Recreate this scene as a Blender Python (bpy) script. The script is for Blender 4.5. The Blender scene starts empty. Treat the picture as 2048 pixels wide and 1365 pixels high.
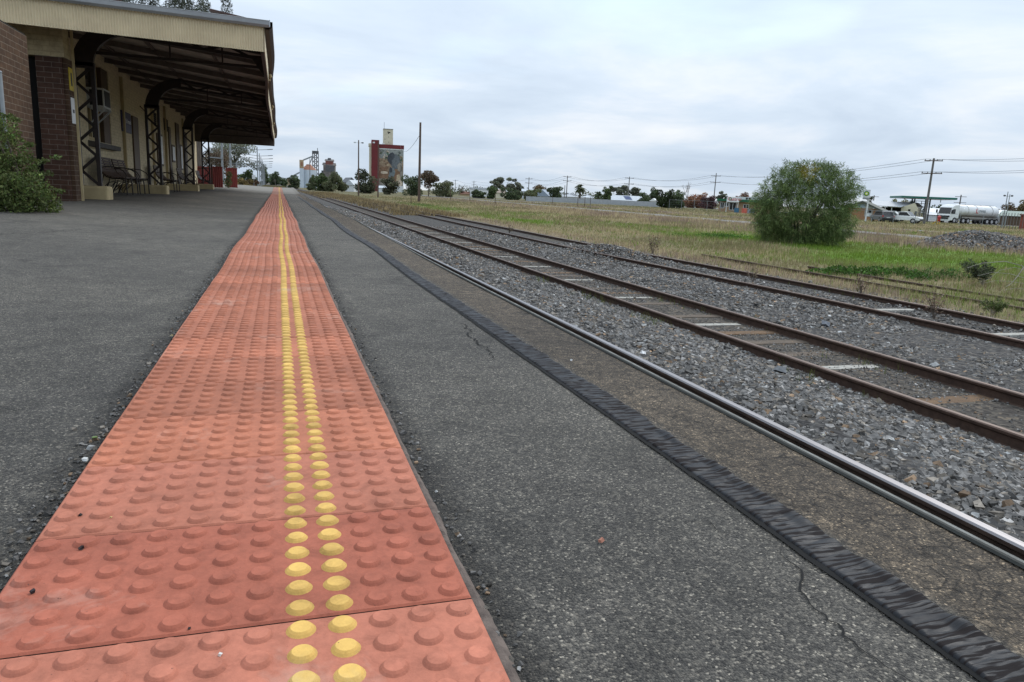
import bpy, math, random
import numpy as np
from mathutils import Vector, Matrix

# ------------------------------------------------------------------ camera, sky, sun, exposure
sc = bpy.context.scene
F_PX, YAW, PITCH, ROLL = 1454.7, math.radians(17.947), math.radians(-11.4227), math.radians(2.5836)
CAM = np.array([0.0584, -0.8679, 0.5388])
_f = np.array([math.sin(YAW) * math.cos(PITCH), math.cos(YAW) * math.cos(PITCH), math.sin(PITCH)])
_r = np.array([math.cos(YAW), -math.sin(YAW), 0.0])
_u = np.cross(_r, _f)
CR = math.cos(ROLL) * _r + math.sin(ROLL) * _u
CU = -math.sin(ROLL) * _r + math.cos(ROLL) * _u
CF = _f
cam_data = bpy.data.cameras.new("camera")
cam = bpy.data.objects.new("camera", cam_data)
sc.collection.objects.link(cam)
cam_data.sensor_width = 36.0
cam_data.lens = F_PX / 2048 * 36.0
cam_data.clip_start = 0.03
cam_data.clip_end = 6000
mw = Matrix.Identity(4)
for i in range(3):
    mw[i][0], mw[i][1], mw[i][2], mw[i][3] = CR[i], CU[i], -CF[i], CAM[i]
cam.matrix_world = mw
sc.camera = cam

SUN_EL, SUN_AZ = math.radians(43), math.radians(58)      # azimuth from +Y towards +X
world = bpy.data.worlds.new("World")
sc.world = world
world.use_nodes = True
wn, wl = world.node_tree.nodes, world.node_tree.links
wn.clear()
w_out = wn.new("ShaderNodeOutputWorld")
w_bg = wn.new("ShaderNodeBackground")
w_bg.inputs["Strength"].default_value = 0.1
sky = wn.new("ShaderNodeTexSky")
sky.sky_type = 'NISHITA'
sky.sun_disc = False
sky.sun_elevation = SUN_EL
sky.sun_rotation = SUN_AZ
geo = wn.new("ShaderNodeTexCoord")
sep = wn.new("ShaderNodeSeparateXYZ")
wl.new(geo.outputs["Generated"], sep.inputs[0])


def wmath(op, a, b=None, c=None, clamp=False):
    n = wn.new("ShaderNodeMath")
    n.operation = op
    n.use_clamp = clamp
    for k, v in enumerate((a, b, c)):
        if v is None:
            continue
        if isinstance(v, (int, float)):
            n.inputs[k].default_value = v
        else:
            wl.new(v, n.inputs[k])
    return n.outputs[0]


zc = wmath('MAXIMUM', sep.outputs[2], 0.0)
den = wmath('ADD', zc, 0.13)
cmb = wn.new("ShaderNodeCombineXYZ")
wl.new(wmath('DIVIDE', sep.outputs[0], den), cmb.inputs[0])
wl.new(wmath('DIVIDE', sep.outputs[1], den), cmb.inputs[1])
n1 = wn.new("ShaderNodeTexNoise")
n1.inputs["Scale"].default_value = 0.75
n1.inputs["Detail"].default_value = 7
n1.inputs["Roughness"].default_value = 0.56
n1.inputs["Distortion"].default_value = 0.35
wl.new(cmb.outputs[0], n1.inputs["Vector"])
r1 = wn.new("ShaderNodeValToRGB")                 # cloud tone: grey-blue undersides to white tops
e = r1.color_ramp.elements
e[0].position, e[0].color = 0.33, (6.0, 7.1, 8.5, 1)
e[1].position, e[1].color = 0.68, (9.3, 9.75, 10.3, 1)
m_ = r1.color_ramp.elements.new(0.50)
m_.color = (7.1, 8.2, 9.5, 1)
wl.new(n1.outputs["Fac"], r1.inputs[0])
n2 = wn.new("ShaderNodeTexNoise")
n2.inputs["Scale"].default_value = 0.45
n2.inputs["Detail"].default_value = 5
mp = wn.new("ShaderNodeMapping")
mp.inputs["Location"].default_value = (7.3, 3.1, 1.7)
wl.new(cmb.outputs[0], mp.inputs["Vector"])
wl.new(mp.outputs[0], n2.inputs["Vector"])
r2 = wn.new("ShaderNodeValToRGB")                 # where the cloud sheet is thin
r2.color_ramp.elements[0].position, r2.color_ramp.elements[0].color = 0.57, (0, 0, 0, 1)
r2.color_ramp.elements[1].position, r2.color_ramp.elements[1].color = 0.74, (0.65, 0.65, 0.65, 1)
wl.new(n2.outputs["Fac"], r2.inputs[0])
skc = wn.new("ShaderNodeMixRGB")
skc.blend_type = 'ADD'
skc.inputs[0].default_value = 1.0
wl.new(sky.outputs[0], skc.inputs[1])
skc.inputs[2].default_value = (4.2, 5.4, 6.6, 1)
mx = wn.new("ShaderNodeMixRGB")
wl.new(r2.outputs[0], mx.inputs[0])
wl.new(r1.outputs[0], mx.inputs[1])
wl.new(skc.outputs[0], mx.inputs[2])
zen = wn.new("ShaderNodeMath")                    # overcast skies are brightest overhead
zen.operation = 'MULTIPLY_ADD'
wl.new(wmath('POWER', zc, 0.9), zen.inputs[0])
zen.inputs[1].default_value = 0.95
zen.inputs[2].default_value = 0.88
ml = wn.new("ShaderNodeMixRGB")
ml.blend_type = 'MULTIPLY'
ml.inputs[0].default_value = 1.0
wl.new(mx.outputs[0], ml.inputs[1])
wl.new(zen.outputs[0], ml.inputs[2])
wl.new(ml.outputs[0], w_bg.inputs["Color"])
wl.new(w_bg.outputs[0], w_out.inputs[0])

sun_d = bpy.data.lights.new("sun", 'SUN')
sun_d.energy = 1.7
sun_d.angle = math.radians(22)
sun_d.color = (1.0, 0.95, 0.88)
sun = bpy.data.objects.new("sun", sun_d)
sc.collection.objects.link(sun)
sd = Vector((math.sin(SUN_AZ) * math.cos(SUN_EL), math.cos(SUN_AZ) * math.cos(SUN_EL), math.sin(SUN_EL)))
sun.rotation_euler = sd.to_track_quat('Z', 'Y').to_euler()
sun.location = (0, -5, 30)

sc.view_settings.view_transform = 'Standard'
sc.view_settings.look = 'None'
sc.view_settings.exposure = 0.0
sc.view_settings.gamma = 1.0
sc.view_settings.use_curve_mapping = False
sc.render.engine = 'CYCLES'
sc.cycles.max_bounces = 7
sc.cycles.diffuse_bounces = 5
sc.cycles.glossy_bounces = 3
sc.cycles.transmission_bounces = 3
sc.cycles.transparent_max_bounces = 6
sc.cycles.use_denoising = True
sc.cycles.denoiser = 'OPENIMAGEDENOISE'
sc.cycles.denoising_input_passes = 'RGB_ALBEDO_NORMAL'
sc.cycles.denoising_prefilter = 'ACCURATE'

random.seed(4)
rng = np.random.default_rng(11)
COL = sc.collection


# ------------------------------------------------------------------ numbers
def ray(px, py):
    return CF + CR * (px - 1024) / F_PX + CU * (682.5 - py) / F_PX


def atd(px, py, D):
    return CAM + ray(px, py) * D


def atz(px, py, z):
    d = ray(px, py)
    return CAM + d * ((z - CAM[2]) / d[2])


PX_ = [-4000, -60, -8, -5.2, 1.02, 1.15, 3.46, 3.68, 4.25, 5.0, 5.9, 6.2, 7.8, 8.2, 9.0, 10.4, 12.5, 13.3, 16, 30, 90, 4000]
PZ_ = [-.6, -.35, -.12, -.07, -.07, -1.20, -1.18, -1.125, -1.14, -1.28, -1.455, -1.475, -1.475, -1.45, -1.41, -1.405, -1.40, -1.42, -1.43, -1.41, -1.15, -1.0]


def prof(x):
    return np.interp(x, PX_, PZ_)


def _h(i, j, s):
    n = np.sin(i * 127.1 + j * 311.7 + s * 74.7) * 43758.5453
    return n - np.floor(n)


def vn(x, y, s=0):
    x = np.asarray(x, float)
    y = np.asarray(y, float)
    i, j = np.floor(x), np.floor(y)
    a, b = x - i, y - j
    a = a * a * (3 - 2 * a)
    b = b * b * (3 - 2 * b)
    return (_h(i, j, s) * (1 - a) + _h(i + 1, j, s) * a) * (1 - b) + (_h(i, j + 1, s) * (1 - a) + _h(i + 1, j + 1, s) * a) * b


def fb(x, y, s=0, o=4):
    t, a, w = 0, 1, 0
    for k in range(o):
        t = t + a * vn(np.asarray(x) * 2 ** k, np.asarray(y) * 2 ** k, s + k * 7)
        w += a
        a *= .5
    return t / w


def sst(a, b, x):
    t = np.clip((np.asarray(x, float) - a) / (b - a), 0, 1)
    return t * t * (3 - 2 * t)


def ground(x, y):
    z = prof(x)
    k = sst(12.6, 15, x)
    return z + k * (fb(np.asarray(x) * .16, np.asarray(y) * .16, 5) - .5) * .16


def gp(px, py):
    z = -1.4
    for _ in range(25):
        p = atz(px, py, z)
        z = float(ground(p[0], p[1]))
    return np.array([p[0], p[1], z])


def gd(px, py, D):
    p = atd(px, py, D)
    return np.array([p[0], p[1], float(ground(p[0], p[1]))])


def warp_dx(y):
    return (0.006 * np.sin(1.9 * y + .4) + .004 * np.sin(.83 * y)) * sst(2.6, 4.5, y)


def pz(x, y):
    """top of the platform surfacing"""
    x = np.asarray(x, float)
    y = np.asarray(y, float)
    z = .075 * sst(.5, 3.2, -x) + .225 * sst(37.5, 62, y)
    z = z + (.006 * np.sin(1.25 * y + .5) + .006 * np.sin(.61 * y)) * sst(3, 6, y) * sst(60, 40, y)
    z = z + .035 * sst(5.2, 8.5, y) * sst(.97, 1.15, x)
    return z


# ------------------------------------------------------------------ object helpers
def tag(o, label=None, cat=None, group=None, kind=None):
    if label: o["label"] = label
    if cat: o["category"] = cat
    if group: o["group"] = group
    if kind: o["kind"] = kind
    return o


def thing(name, label, cat, loc, group=None, rz=0):
    o = bpy.data.objects.new(name, None)
    o.empty_display_size = .2
    COL.objects.link(o)
    o.location = loc
    o.rotation_euler = (0, 0, rz)
    return tag(o, label, cat, group)


def world_loc(o):
    v = Vector((0, 0, 0))
    while o is not None:
        v = v + o.location
        o = o.parent
    return np.array(v)


def link(name, me, mats, parent=None, loc=(0, 0, 0)):
    for m in (mats if isinstance(mats, (list, tuple)) else [mats]):
        me.materials.append(m)
    o = bpy.data.objects.new(name, me)
    COL.objects.link(o)
    if parent is not None:
        o.parent = parent
    o.location = loc
    return o


def mesh_np(name, V, F, mats, parent=None, origin=(0, 0, 0), col=None, mi=None, smooth=False, local=False):
    """V (n,3) world coordinates (local: already relative), F (m,k) faces, col (m,3) colour per face"""
    V = np.asarray(V, np.float32)
    org = np.array(origin, np.float32) if parent is None else (np.zeros(3) if local else world_loc(parent))
    V = V - org.astype(np.float32)
    F = np.asarray(F, np.int32)
    m, k = F.shape
    me = bpy.data.meshes.new(name)
    me.vertices.add(len(V))
    me.vertices.foreach_set("co", V.ravel())
    me.loops.add(m * k)
    me.loops.foreach_set("vertex_index", F.ravel())
    me.polygons.add(m)
    me.polygons.foreach_set("loop_start", np.arange(0, m * k, k, dtype=np.int32))
    me.polygons.foreach_set("loop_total", np.full(m, k, np.int32))
    if mi is not None:
        me.polygons.foreach_set("material_index", np.asarray(mi, np.int32))
    me.polygons.foreach_set("use_smooth", np.full(m, bool(smooth)))
    if col is not None:
        at = me.color_attributes.new("col", 'FLOAT_COLOR', 'CORNER')
        c = np.ones((m, k, 4), np.float32)
        c[:, :, :3] = np.asarray(col, np.float32)[:, None, :]
        at.data.foreach_set("color", c.ravel())
    me.update(calc_edges=True)
    me.validate()
    return link(name, me, mats, parent, tuple(org) if parent is None else (0, 0, 0))


class MB:
    def __init__(s):
        s.v, s.f, s.m, s.mi, s.sm = [], [], [], 0, []
        s.smooth = False

    def add(s, vs, fs):
        b = len(s.v)
        s.v += [tuple(map(float, p)) for p in vs]
        for f in fs:
            s.f.append([b + i for i in f])
            s.m.append(s.mi)
            s.sm.append(s.smooth)
        return s

    def box(s, c, d, R=None, taper=1.0):
        c = np.array(c, float)
        hx, hy, hz = d[0] / 2, d[1] / 2, d[2] / 2
        P = []
        for z in (-1, 1):
            t = taper if z > 0 else 1
            P += [(-hx * t, -hy * t, z * hz), (hx * t, -hy * t, z * hz), (hx * t, hy * t, z * hz), (-hx * t, hy * t, z * hz)]
        P = np.array(P)
        if R is not None:
            P = P @ np.array(R).T
        return s.add(P + c, [(3, 2, 1, 0), (4, 5, 6, 7), (0, 1, 5, 4), (1, 2, 6, 5), (2, 3, 7, 6), (3, 0, 4, 7)])

    def b2(s, a, b):
        a, b = np.minimum(a, b), np.maximum(a, b)
        return s.box((a + b) / 2, b - a)

    def beam(s, p, q, w, h, up=(0, 0, 1)):
        p, q = np.array(p, float), np.array(q, float)
        d = q - p
        L = np.linalg.norm(d)
        d = d / L
        up = np.array(up, float)
        if abs(d @ up) > .98:
            up = np.array((1., 0, 0))
        x = np.cross(d, up)
        x /= np.linalg.norm(x)
        z = np.cross(x, d)
        return s.box((p + q) / 2, (w, L, h), np.stack([x, d, z], 1))

    def tube(s, pts, r, seg=8, caps=True):
        pts = [np.array(p, float) for p in pts]
        n = len(pts)
        rs = r if isinstance(r, (list, tuple)) else [r] * n
        V, Fc = [], []
        for i, p in enumerate(pts):
            d = pts[min(i + 1, n - 1)] - pts[max(i - 1, 0)]
            d /= (np.linalg.norm(d) + 1e-9)
            a = np.cross(d, (0, 0, 1.)) if abs(d[2]) < .95 else np.cross(d, (1., 0, 0))
            a /= np.linalg.norm(a)
            b = np.cross(d, a)
            for k in range(seg):
                t = 2 * math.pi * k / seg
                V.append(p + rs[i] * (math.cos(t) * a + math.sin(t) * b))
        for i in range(n - 1):
            for k in range(seg):
                k2 = (k + 1) % seg
                Fc.append((i * seg + k, i * seg + k2, (i + 1) * seg + k2, (i + 1) * seg + k))
        if caps:
            Fc.append(tuple(range(seg))[::-1])
            Fc.append(tuple((n - 1) * seg + k for k in range(seg)))
        return s.add(V, Fc)

    def prism(s, poly, o, ax, ay, dep):
        """closed 2-D outline extruded by the vector dep"""
        o, ax, ay, dep = (np.array(t, float) for t in (o, ax, ay, dep))
        n = len(poly)
        A = [o + ax * p[0] + ay * p[1] for p in poly]
        B = [a + dep for a in A]
        Fc = [tuple(range(n)), tuple(range(n, 2 * n))[::-1]]
        for i in range(n):
            j = (i + 1) % n
            Fc.append((i, n + i, n + j, j))
        return s.add(A + B, Fc)

    def dome(s, c, r, sc_=(1, 1, 1), nu=12, nv=8, top=1.0):
        c = np.array(c, float)
        V, Fc = [], []
        for i in range(nv + 1):
            t = math.pi * (i / nv) - math.pi / 2
            for k in range(nu):
                a = 2 * math.pi * k / nu
                V.append(c + r * np.array((sc_[0] * math.cos(t) * math.cos(a), sc_[1] * math.cos(t) * math.sin(a), sc_[2] * math.sin(t))))
        for i in range(nv):
            for k in range(nu):
                k2 = (k + 1) % nu
                Fc.append((i * nu + k, i * nu + k2, (i + 1) * nu + k2, (i + 1) * nu + k))
        return s.add(V, Fc)

    def build(s, name, mats, parent=None, origin=None, local=False):
        V = np.array(s.v)
        if parent is not None:
            org = np.zeros(3) if local else world_loc(parent)
        elif origin is None:
            org = np.array([(V[:, 0].min() + V[:, 0].max()) / 2, (V[:, 1].min() + V[:, 1].max()) / 2, V[:, 2].min()])
        else:
            org = np.array(origin, float)
        me = bpy.data.meshes.new(name)
        me.from_pydata([tuple(p) for p in (V - org)], [], s.f)
        me.polygons.foreach_set("material_index", np.array(s.m, np.int32))
        me.polygons.foreach_set("use_smooth", np.array(s.sm, bool))
        me.update()
        o = link(name, me, mats, parent, (0, 0, 0) if parent is not None else tuple(org))
        return o


def bevel(o, w, seg=2):
    m = o.modifiers.new("bevel", 'BEVEL')
    m.width = w
    m.segments = seg
    m.limit_method = 'ANGLE'
    return o


def text(name, body, size, mat, loc, xdir, zdir, parent, ext=.004, align='CENTER'):
    cu = bpy.data.curves.new(name, 'FONT')
    cu.body = body
    cu.size = size
    cu.extrude = ext
    cu.align_x = align
    cu.align_y = 'CENTER'
    tmp = bpy.data.objects.new("tmp", cu)
    COL.objects.link(tmp)
    bpy.context.view_layer.update()
    me = bpy.data.meshes.new_from_object(tmp.evaluated_get(bpy.context.evaluated_depsgraph_get()))
    bpy.data.objects.remove(tmp)
    me.materials.clear()
    me.materials.append(mat)
    o = bpy.data.objects.new(name, me)
    COL.objects.link(o)
    o.parent = parent
    x = Vector(xdir).normalized()
    z = Vector(zdir).normalized()
    n = x.cross(z)
    M_ = Matrix((x, z, n)).transposed().to_4x4()
    M_.translation = Vector(loc) - Vector(world_loc(parent))
    o.matrix_local = M_
    return o


def dup(src, loc, label=None, rz=None, group=None):
    def cp(o, par):
        c = o.copy()
        COL.objects.link(c)
        if par is not None:
            c.parent = par
        for ch in o.children:
            cp(ch, c)
        return c
    c = cp(src, None)
    c.location = loc
    if rz is not None: c.rotation_euler = (0, 0, rz)
    if label: c["label"] = label
    if group: c["group"] = group
    return c


# ------------------------------------------------------------------ materials
def nt(name):
    m = bpy.data.materials.new(name)
    m.use_nodes = True
    t = m.node_tree
    t.nodes.clear()
    out = t.nodes.new("ShaderNodeOutputMaterial")
    p = t.nodes.new("ShaderNodeBsdfPrincipled")
    t.links.new(p.outputs[0], out.inputs[0])
    return m, t, p


def ramp(t, src, stops):
    r = t.nodes.new("ShaderNodeValToRGB")
    el = r.color_ramp.elements
    while len(el) < len(stops):
        el.new(.5)
    for i, (pos, c) in enumerate(stops):
        el[i].position = pos
        el[i].color = (*c, 1) if len(c) == 3 else c
    t.links.new(src, r.inputs[0])
    return r.outputs[0]


def noise(t, scale, detail=4, rough=.55, vec=None, dist=0):
    n = t.nodes.new("ShaderNodeTexNoise")
    n.inputs["Scale"].default_value = scale
    n.inputs["Detail"].default_value = detail
    n.inputs["Roughness"].default_value = rough
    n.inputs["Distortion"].default_value = dist
    if vec is None:
        vec = t.nodes.new("ShaderNodeTexCoord").outputs["Object"]
    t.links.new(vec, n.inputs["Vector"])
    return n.outputs["Fac"]


def mixc(t, fac, a, b, mode='MIX'):
    n = t.nodes.new("ShaderNodeMixRGB")
    n.blend_type = mode
    for k, v in ((0, fac), (1, a), (2, b)):
        if isinstance(v, (int, float)):
            n.inputs[k].default_value = v
        elif isinstance(v, tuple):
            n.inputs[k].default_value = (*v, 1)
        else:
            t.links.new(v, n.inputs[k])
    return n.outputs[0]


def bumpn(t, p, src, strength, dist):
    b = t.nodes.new("ShaderNodeBump")
    b.inputs["Strength"].default_value = strength
    b.inputs["Distance"].default_value = dist
    t.links.new(src, b.inputs["Height"])
    t.links.new(b.outputs[0], p.inputs["Normal"])
    return b


def M(name, c1, c2=None, scale=4, rough=.8, bump=0, bscale=None, metal=0, spec=.3, detail=5, lo=.35, hi=.65, stretch=None):
    m, t, p = nt(name)
    p.inputs["Roughness"].default_value = rough
    p.inputs["Metallic"].default_value = metal
    p.inputs["Specular IOR Level"].default_value = spec
    if c2 is None:
        c2 = tuple(x * .75 for x in c1)
    vec = None
    if stretch:
        tc = t.nodes.new("ShaderNodeTexCoord")
        mpn = t.nodes.new("ShaderNodeMapping")
        mpn.inputs["Scale"].default_value = stretch
        t.links.new(tc.outputs["Object"], mpn.inputs[0])
        vec = mpn.outputs[0]
    f = noise(t, scale, detail, .6, vec)
    t.links.new(ramp(t, f, [(lo, c1), (hi, c2)]), p.inputs["Base Color"])
    if bump:
        bumpn(t, p, noise(t, bscale or scale * 6, 4, .6, vec), 1.0, bump)
    return m


def Mcol(name, rough=.85, spec=.2, transl=0, bump=0, bscale=40, vary=0):
    """colour comes from the mesh's own 'col' attribute"""
    m, t, p = nt(name)
    a = t.nodes.new("ShaderNodeAttribute")
    a.attribute_name = "col"
    c = a.outputs["Color"]
    if vary:
        f = noise(t, vary, 4)
        c = mixc(t, 1.0, c, ramp(t, f, [(.3, (.72, .72, .72)), (.7, (1.25, 1.25, 1.25))]), 'MULTIPLY')
    t.links.new(c, p.inputs["Base Color"])
    p.inputs["Roughness"].default_value = rough
    p.inputs["Specular IOR Level"].default_value = spec
    if bump:
        bumpn(t, p, noise(t, bscale, 4), 1.0, bump)
    if transl:
        tr = t.nodes.new("ShaderNodeBsdfTranslucent")
        t.links.new(c, tr.inputs[0])
        mxs = t.nodes.new("ShaderNodeMixShader")
        mxs.inputs[0].default_value = transl
        out = [n for n in t.nodes if n.type == 'OUTPUT_MATERIAL'][0]
        t.links.new(p.outputs[0], mxs.inputs[1])
        t.links.new(tr.outputs[0], mxs.inputs[2])
        t.links.new(mxs.outputs[0], out.inputs[0])
    return m


def voro(t, scale, vec, feature='F1'):
    v = t.nodes.new("ShaderNodeTexVoronoi")
    v.feature = feature
    v.inputs["Scale"].default_value = scale
    t.links.new(vec, v.inputs["Vector"])
    return v


def asphalt():
    m, t, p = nt("asphalt")
    tc = t.nodes.new("ShaderNodeTexCoord").outputs["Object"]
    sp = t.nodes.new("ShaderNodeSeparateXYZ")
    t.links.new(tc, sp.inputs[0])
    # flatten so that the aggregate does not vary with height
    cx = t.nodes.new("ShaderNodeCombineXYZ")
    t.links.new(sp.outputs[0], cx.inputs[0])
    t.links.new(sp.outputs[1], cx.inputs[1])
    vec = cx.outputs[0]
    v = voro(t, 290, vec)
    sc3 = t.nodes.new("ShaderNodeSeparateColor")
    t.links.new(v.outputs["Color"], sc3.inputs[0])
    agg = ramp(t, sc3.outputs[0], [(0, (.020, .020, .021)), (.45, (.046, .046, .046)), (.80, (.088, .087, .084)), (.945, (.145, .14, .13)), (1, (.31, .30, .275))])
    v2 = voro(t, 105, vec)
    sc4 = t.nodes.new("ShaderNodeSeparateColor")
    t.links.new(v2.outputs["Color"], sc4.inputs[0])
    agg = mixc(t, .18, agg, ramp(t, sc4.outputs[1], [(0, (.018, .018, .019)), (.6, (.06, .06, .06)), (.93, (.10, .098, .092)), (1, (.30, .285, .26))]))
    big = noise(t, .9, 5, .6, vec)
    agg = mixc(t, 1.0, agg, ramp(t, big, [(.28, (1.10, 1.03, .92)), (.72, (1.76, 1.63, 1.44))]), 'MULTIPLY')
    agg = mixc(t, 1.0, agg, ramp(t, noise(t, .22, 3, .5, vec, .8), [(.36, (.80, .80, .81)), (.60, (1.14, 1.13, 1.10))]), 'MULTIPLY')
    agg = mixc(t, 1.0, agg, ramp(t, noise(t, 2.1, 5, .65, vec, 1.2), [(.30, (.58, .58, .58)), (.40, (1, 1, 1))]), 'MULTIPLY')
    # broken, tar-dark edges along both sides of the tile strip
    ab = t.nodes.new("ShaderNodeMath")
    ab.operation = 'ABSOLUTE'
    t.links.new(sp.outputs[0], ab.inputs[0])
    am = t.nodes.new("ShaderNodeMath")
    am.operation = 'MULTIPLY_ADD'
    t.links.new(noise(t, 11, 5, .7, vec), am.inputs[0])
    am.inputs[1].default_value = -.16
    t.links.new(ab.outputs[0], am.inputs[2])
    agg = mixc(t, 1.0, agg, ramp(t, am.outputs[0], [(.235, (.42, .41, .40)), (.30, (1, 1, 1))]), 'MULTIPLY')
    mid = noise(t, 7, 4, .6, vec)
    agg = mixc(t, 1.0, agg, ramp(t, mid, [(.3, (.78, .78, .78)), (.7, (1.2, 1.2, 1.2))]), 'MULTIPLY')
    # the coping beyond the black strip is an older, browner mix
    ed = t.nodes.new("ShaderNodeMath")
    ed.operation = 'MULTIPLY_ADD'
    t.links.new(noise(t, 14, 3, .6, vec), ed.inputs[0])
    ed.inputs[1].default_value = .06
    t.links.new(sp.outputs[0], ed.inputs[2])
    hf = t.nodes.new("ShaderNodeMath")
    hf.operation = 'MULTIPLY'
    t.links.new(ed.outputs[0], hf.inputs[0])
    hf.inputs[1].default_value = .5
    br = ramp(t, hf.outputs[0], [(.480, (0, 0, 0)), (.498, (1, 1, 1))])
    brn = mixc(t, 1.0, agg, ramp(t, noise(t, 26, 5, .7, vec), [(.34, (.50, .43, .36)), (.62, (1.34, 1.14, .94))]), 'MULTIPLY')
    wv = t.nodes.new("ShaderNodeVectorMath")
    wv.operation = 'ADD'
    nz = t.nodes.new("ShaderNodeTexNoise")
    nz.inputs["Scale"].default_value = 9
    t.links.new(vec, nz.inputs["Vector"])
    sc_n = t.nodes.new("ShaderNodeVectorMath")
    sc_n.operation = 'SCALE'
    sc_n.inputs["Scale"].default_value = .10
    t.links.new(nz.outputs["Color"], sc_n.inputs[0])
    t.links.new(vec, wv.inputs[0])
    t.links.new(sc_n.outputs[0], wv.inputs[1])
    ve = voro(t, 17, wv.outputs[0], 'DISTANCE_TO_EDGE')
    crk_ = ramp(t, ve.outputs["Distance"], [(.0, (.22, .20, .18)), (.045, (1, 1, 1))])
    crm = ramp(t, noise(t, 3.2, 3, .5, vec), [(.40, (0, 0, 0)), (.56, (1, 1, 1))])
    brn = mixc(t, crm, brn, mixc(t, 1.0, brn, crk_, 'MULTIPLY'))
    agg = mixc(t, br, agg, brn)
    # paler, dustier surfacing on the ramp at the far end
    dst = ramp(t, sp.outputs[1], [(.60, (0, 0, 0)), (.64, (1, 1, 1))])
    sy = t.nodes.new("ShaderNodeMath")
    sy.operation = 'DIVIDE'
    t.links.new(sp.outputs[1], sy.inputs[0])
    sy.inputs[1].default_value = 64
    dst = ramp(t, sy.outputs[0], [(.62, (0, 0, 0)), (.66, (1, 1, 1))])
    agg = mixc(t, dst, agg, mixc(t, .8, agg, (.20, .185, .16)))
    t.links.new(agg, p.inputs["Base Color"])
    p.inputs["Roughness"].default_value = .82
    p.inputs["Specular IOR Level"].default_value = .32
    h = t.nodes.new("ShaderNodeMath")
    h.operation = 'MULTIPLY_ADD'
    t.links.new(v.outputs["Distance"], h.inputs[0])
    h.inputs[1].default_value = -.9
    t.links.new(noise(t, 38, 5, .7, vec), h.inputs[2])
    bumpn(t, p, h.outputs[0], .9, .006)
    return m


def brickmat(name, axis, c1, c2, mortar, bw=.24, rh=.086, ms=.010, bump=.004):
    m, t, p = nt(name)
    tc = t.nodes.new("ShaderNodeTexCoord").outputs["Object"]
    sp = t.nodes.new("ShaderNodeSeparateXYZ")
    t.links.new(tc, sp.inputs[0])
    cx = t.nodes.new("ShaderNodeCombineXYZ")
    t.links.new(sp.outputs[0 if axis == 'x' else 1], cx.inputs[0])
    t.links.new(sp.outputs[2], cx.inputs[1])
    b = t.nodes.new("ShaderNodeTexBrick")
    b.inputs["Color1"].default_value = (*c1, 1)
    b.inputs["Color2"].default_value = (*c2, 1)
    b.inputs["Mortar"].default_value = (*mortar, 1)
    b.inputs["Scale"].default_value = 1
    b.inputs["Mortar Size"].default_value = ms / 2
    b.inputs["Brick Width"].default_value = bw
    b.inputs["Row Height"].default_value = rh
    t.links.new(cx.outputs[0], b.inputs["Vector"])
    f = noise(t, 9, 5, .65)
    c = mixc(t, 1.0, b.outputs["Color"], ramp(t, f, [(.3, (.72, .72, .72)), (.7, (1.2, 1.2, 1.2))]), 'MULTIPLY')
    t.links.new(c, p.inputs["Base Color"])
    p.inputs["Roughness"].default_value = .85
    p.inputs["Specular IOR Level"].default_value = .2
    bb = t.nodes.new("ShaderNodeMath")
    bb.operation = 'MULTIPLY_ADD'
    t.links.new(b.outputs["Fac"], bb.inputs[0])
    bb.inputs[1].default_value = -1.0
    t.links.new(noise(t, 60, 3), bb.inputs[2])
    bumpn(t, p, bb.outputs[0], .8, bump)
    return m


def tilemat(name, yellow=False):
    m, t, p = nt(name)
    a = t.nodes.new("ShaderNodeAttribute")
    a.attribute_name = "col"
    c = a.outputs["Color"]
    tc = t.nodes.new("ShaderNodeTexCoord").outputs["Object"]
    c = mixc(t, 1.0, c, ramp(t, noise(t, 5, 6, .65, tc), [(.3, (.78, .76, .75)), (.7, (1.14, 1.14, 1.14))]), 'MULTIPLY')
    c = mixc(t, 1.0, c, ramp(t, noise(t, 21, 6, .7, tc, .6), [(.28, (.74, .72, .71)), (.52, (1.04, 1.04, 1.04))]), 'MULTIPLY')
    c = mixc(t, 1.0, c, ramp(t, noise(t, 90, 3, .6, tc), [(.3, (.90, .90, .90)), (.7, (1.08, 1.08, 1.08))]), 'MULTIPLY')
    # pale scuffs and dark specks
    sf = ramp(t, noise(t, 2.6, 6, .7, tc, .4), [(.57, (0, 0, 0)), (.70, (.40, .40, .40))])
    c = mixc(t, sf, c, (.52, .40, .33) if not yellow else (.62, .50, .26))
    sk = ramp(t, noise(t, 210, 2, .5, tc), [(.72, (0, 0, 0)), (.77, (.7, .7, .7))])
    c = mixc(t, sk, c, (.09, .045, .035))
    t.links.new(c, p.inputs["Base Color"])
    p.inputs["Roughness"].default_value = .78
    p.inputs["Specular IOR Level"].default_value = .3
    bumpn(t, p, noise(t, 260, 3, .6, tc), .55, .0012)
    return m


def railtop():
    m, t, p = nt("polished_rail_head")
    tc = t.nodes.new("ShaderNodeTexCoord")
    mpn = t.nodes.new("ShaderNodeMapping")
    mpn.inputs["Scale"].default_value = (60, .7, 1)
    t.links.new(tc.outputs["Object"], mpn.inputs[0])
    f = noise(t, 2, 4, .6, mpn.outputs[0])
    t.links.new(ramp(t, f, [(.3, (.19, .18, .185)), (.7, (.30, .29, .30))]), p.inputs["Base Color"])
    p.inputs["Metallic"].default_value = .85
    p.inputs["Roughness"].default_value = .47
    return m


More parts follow.
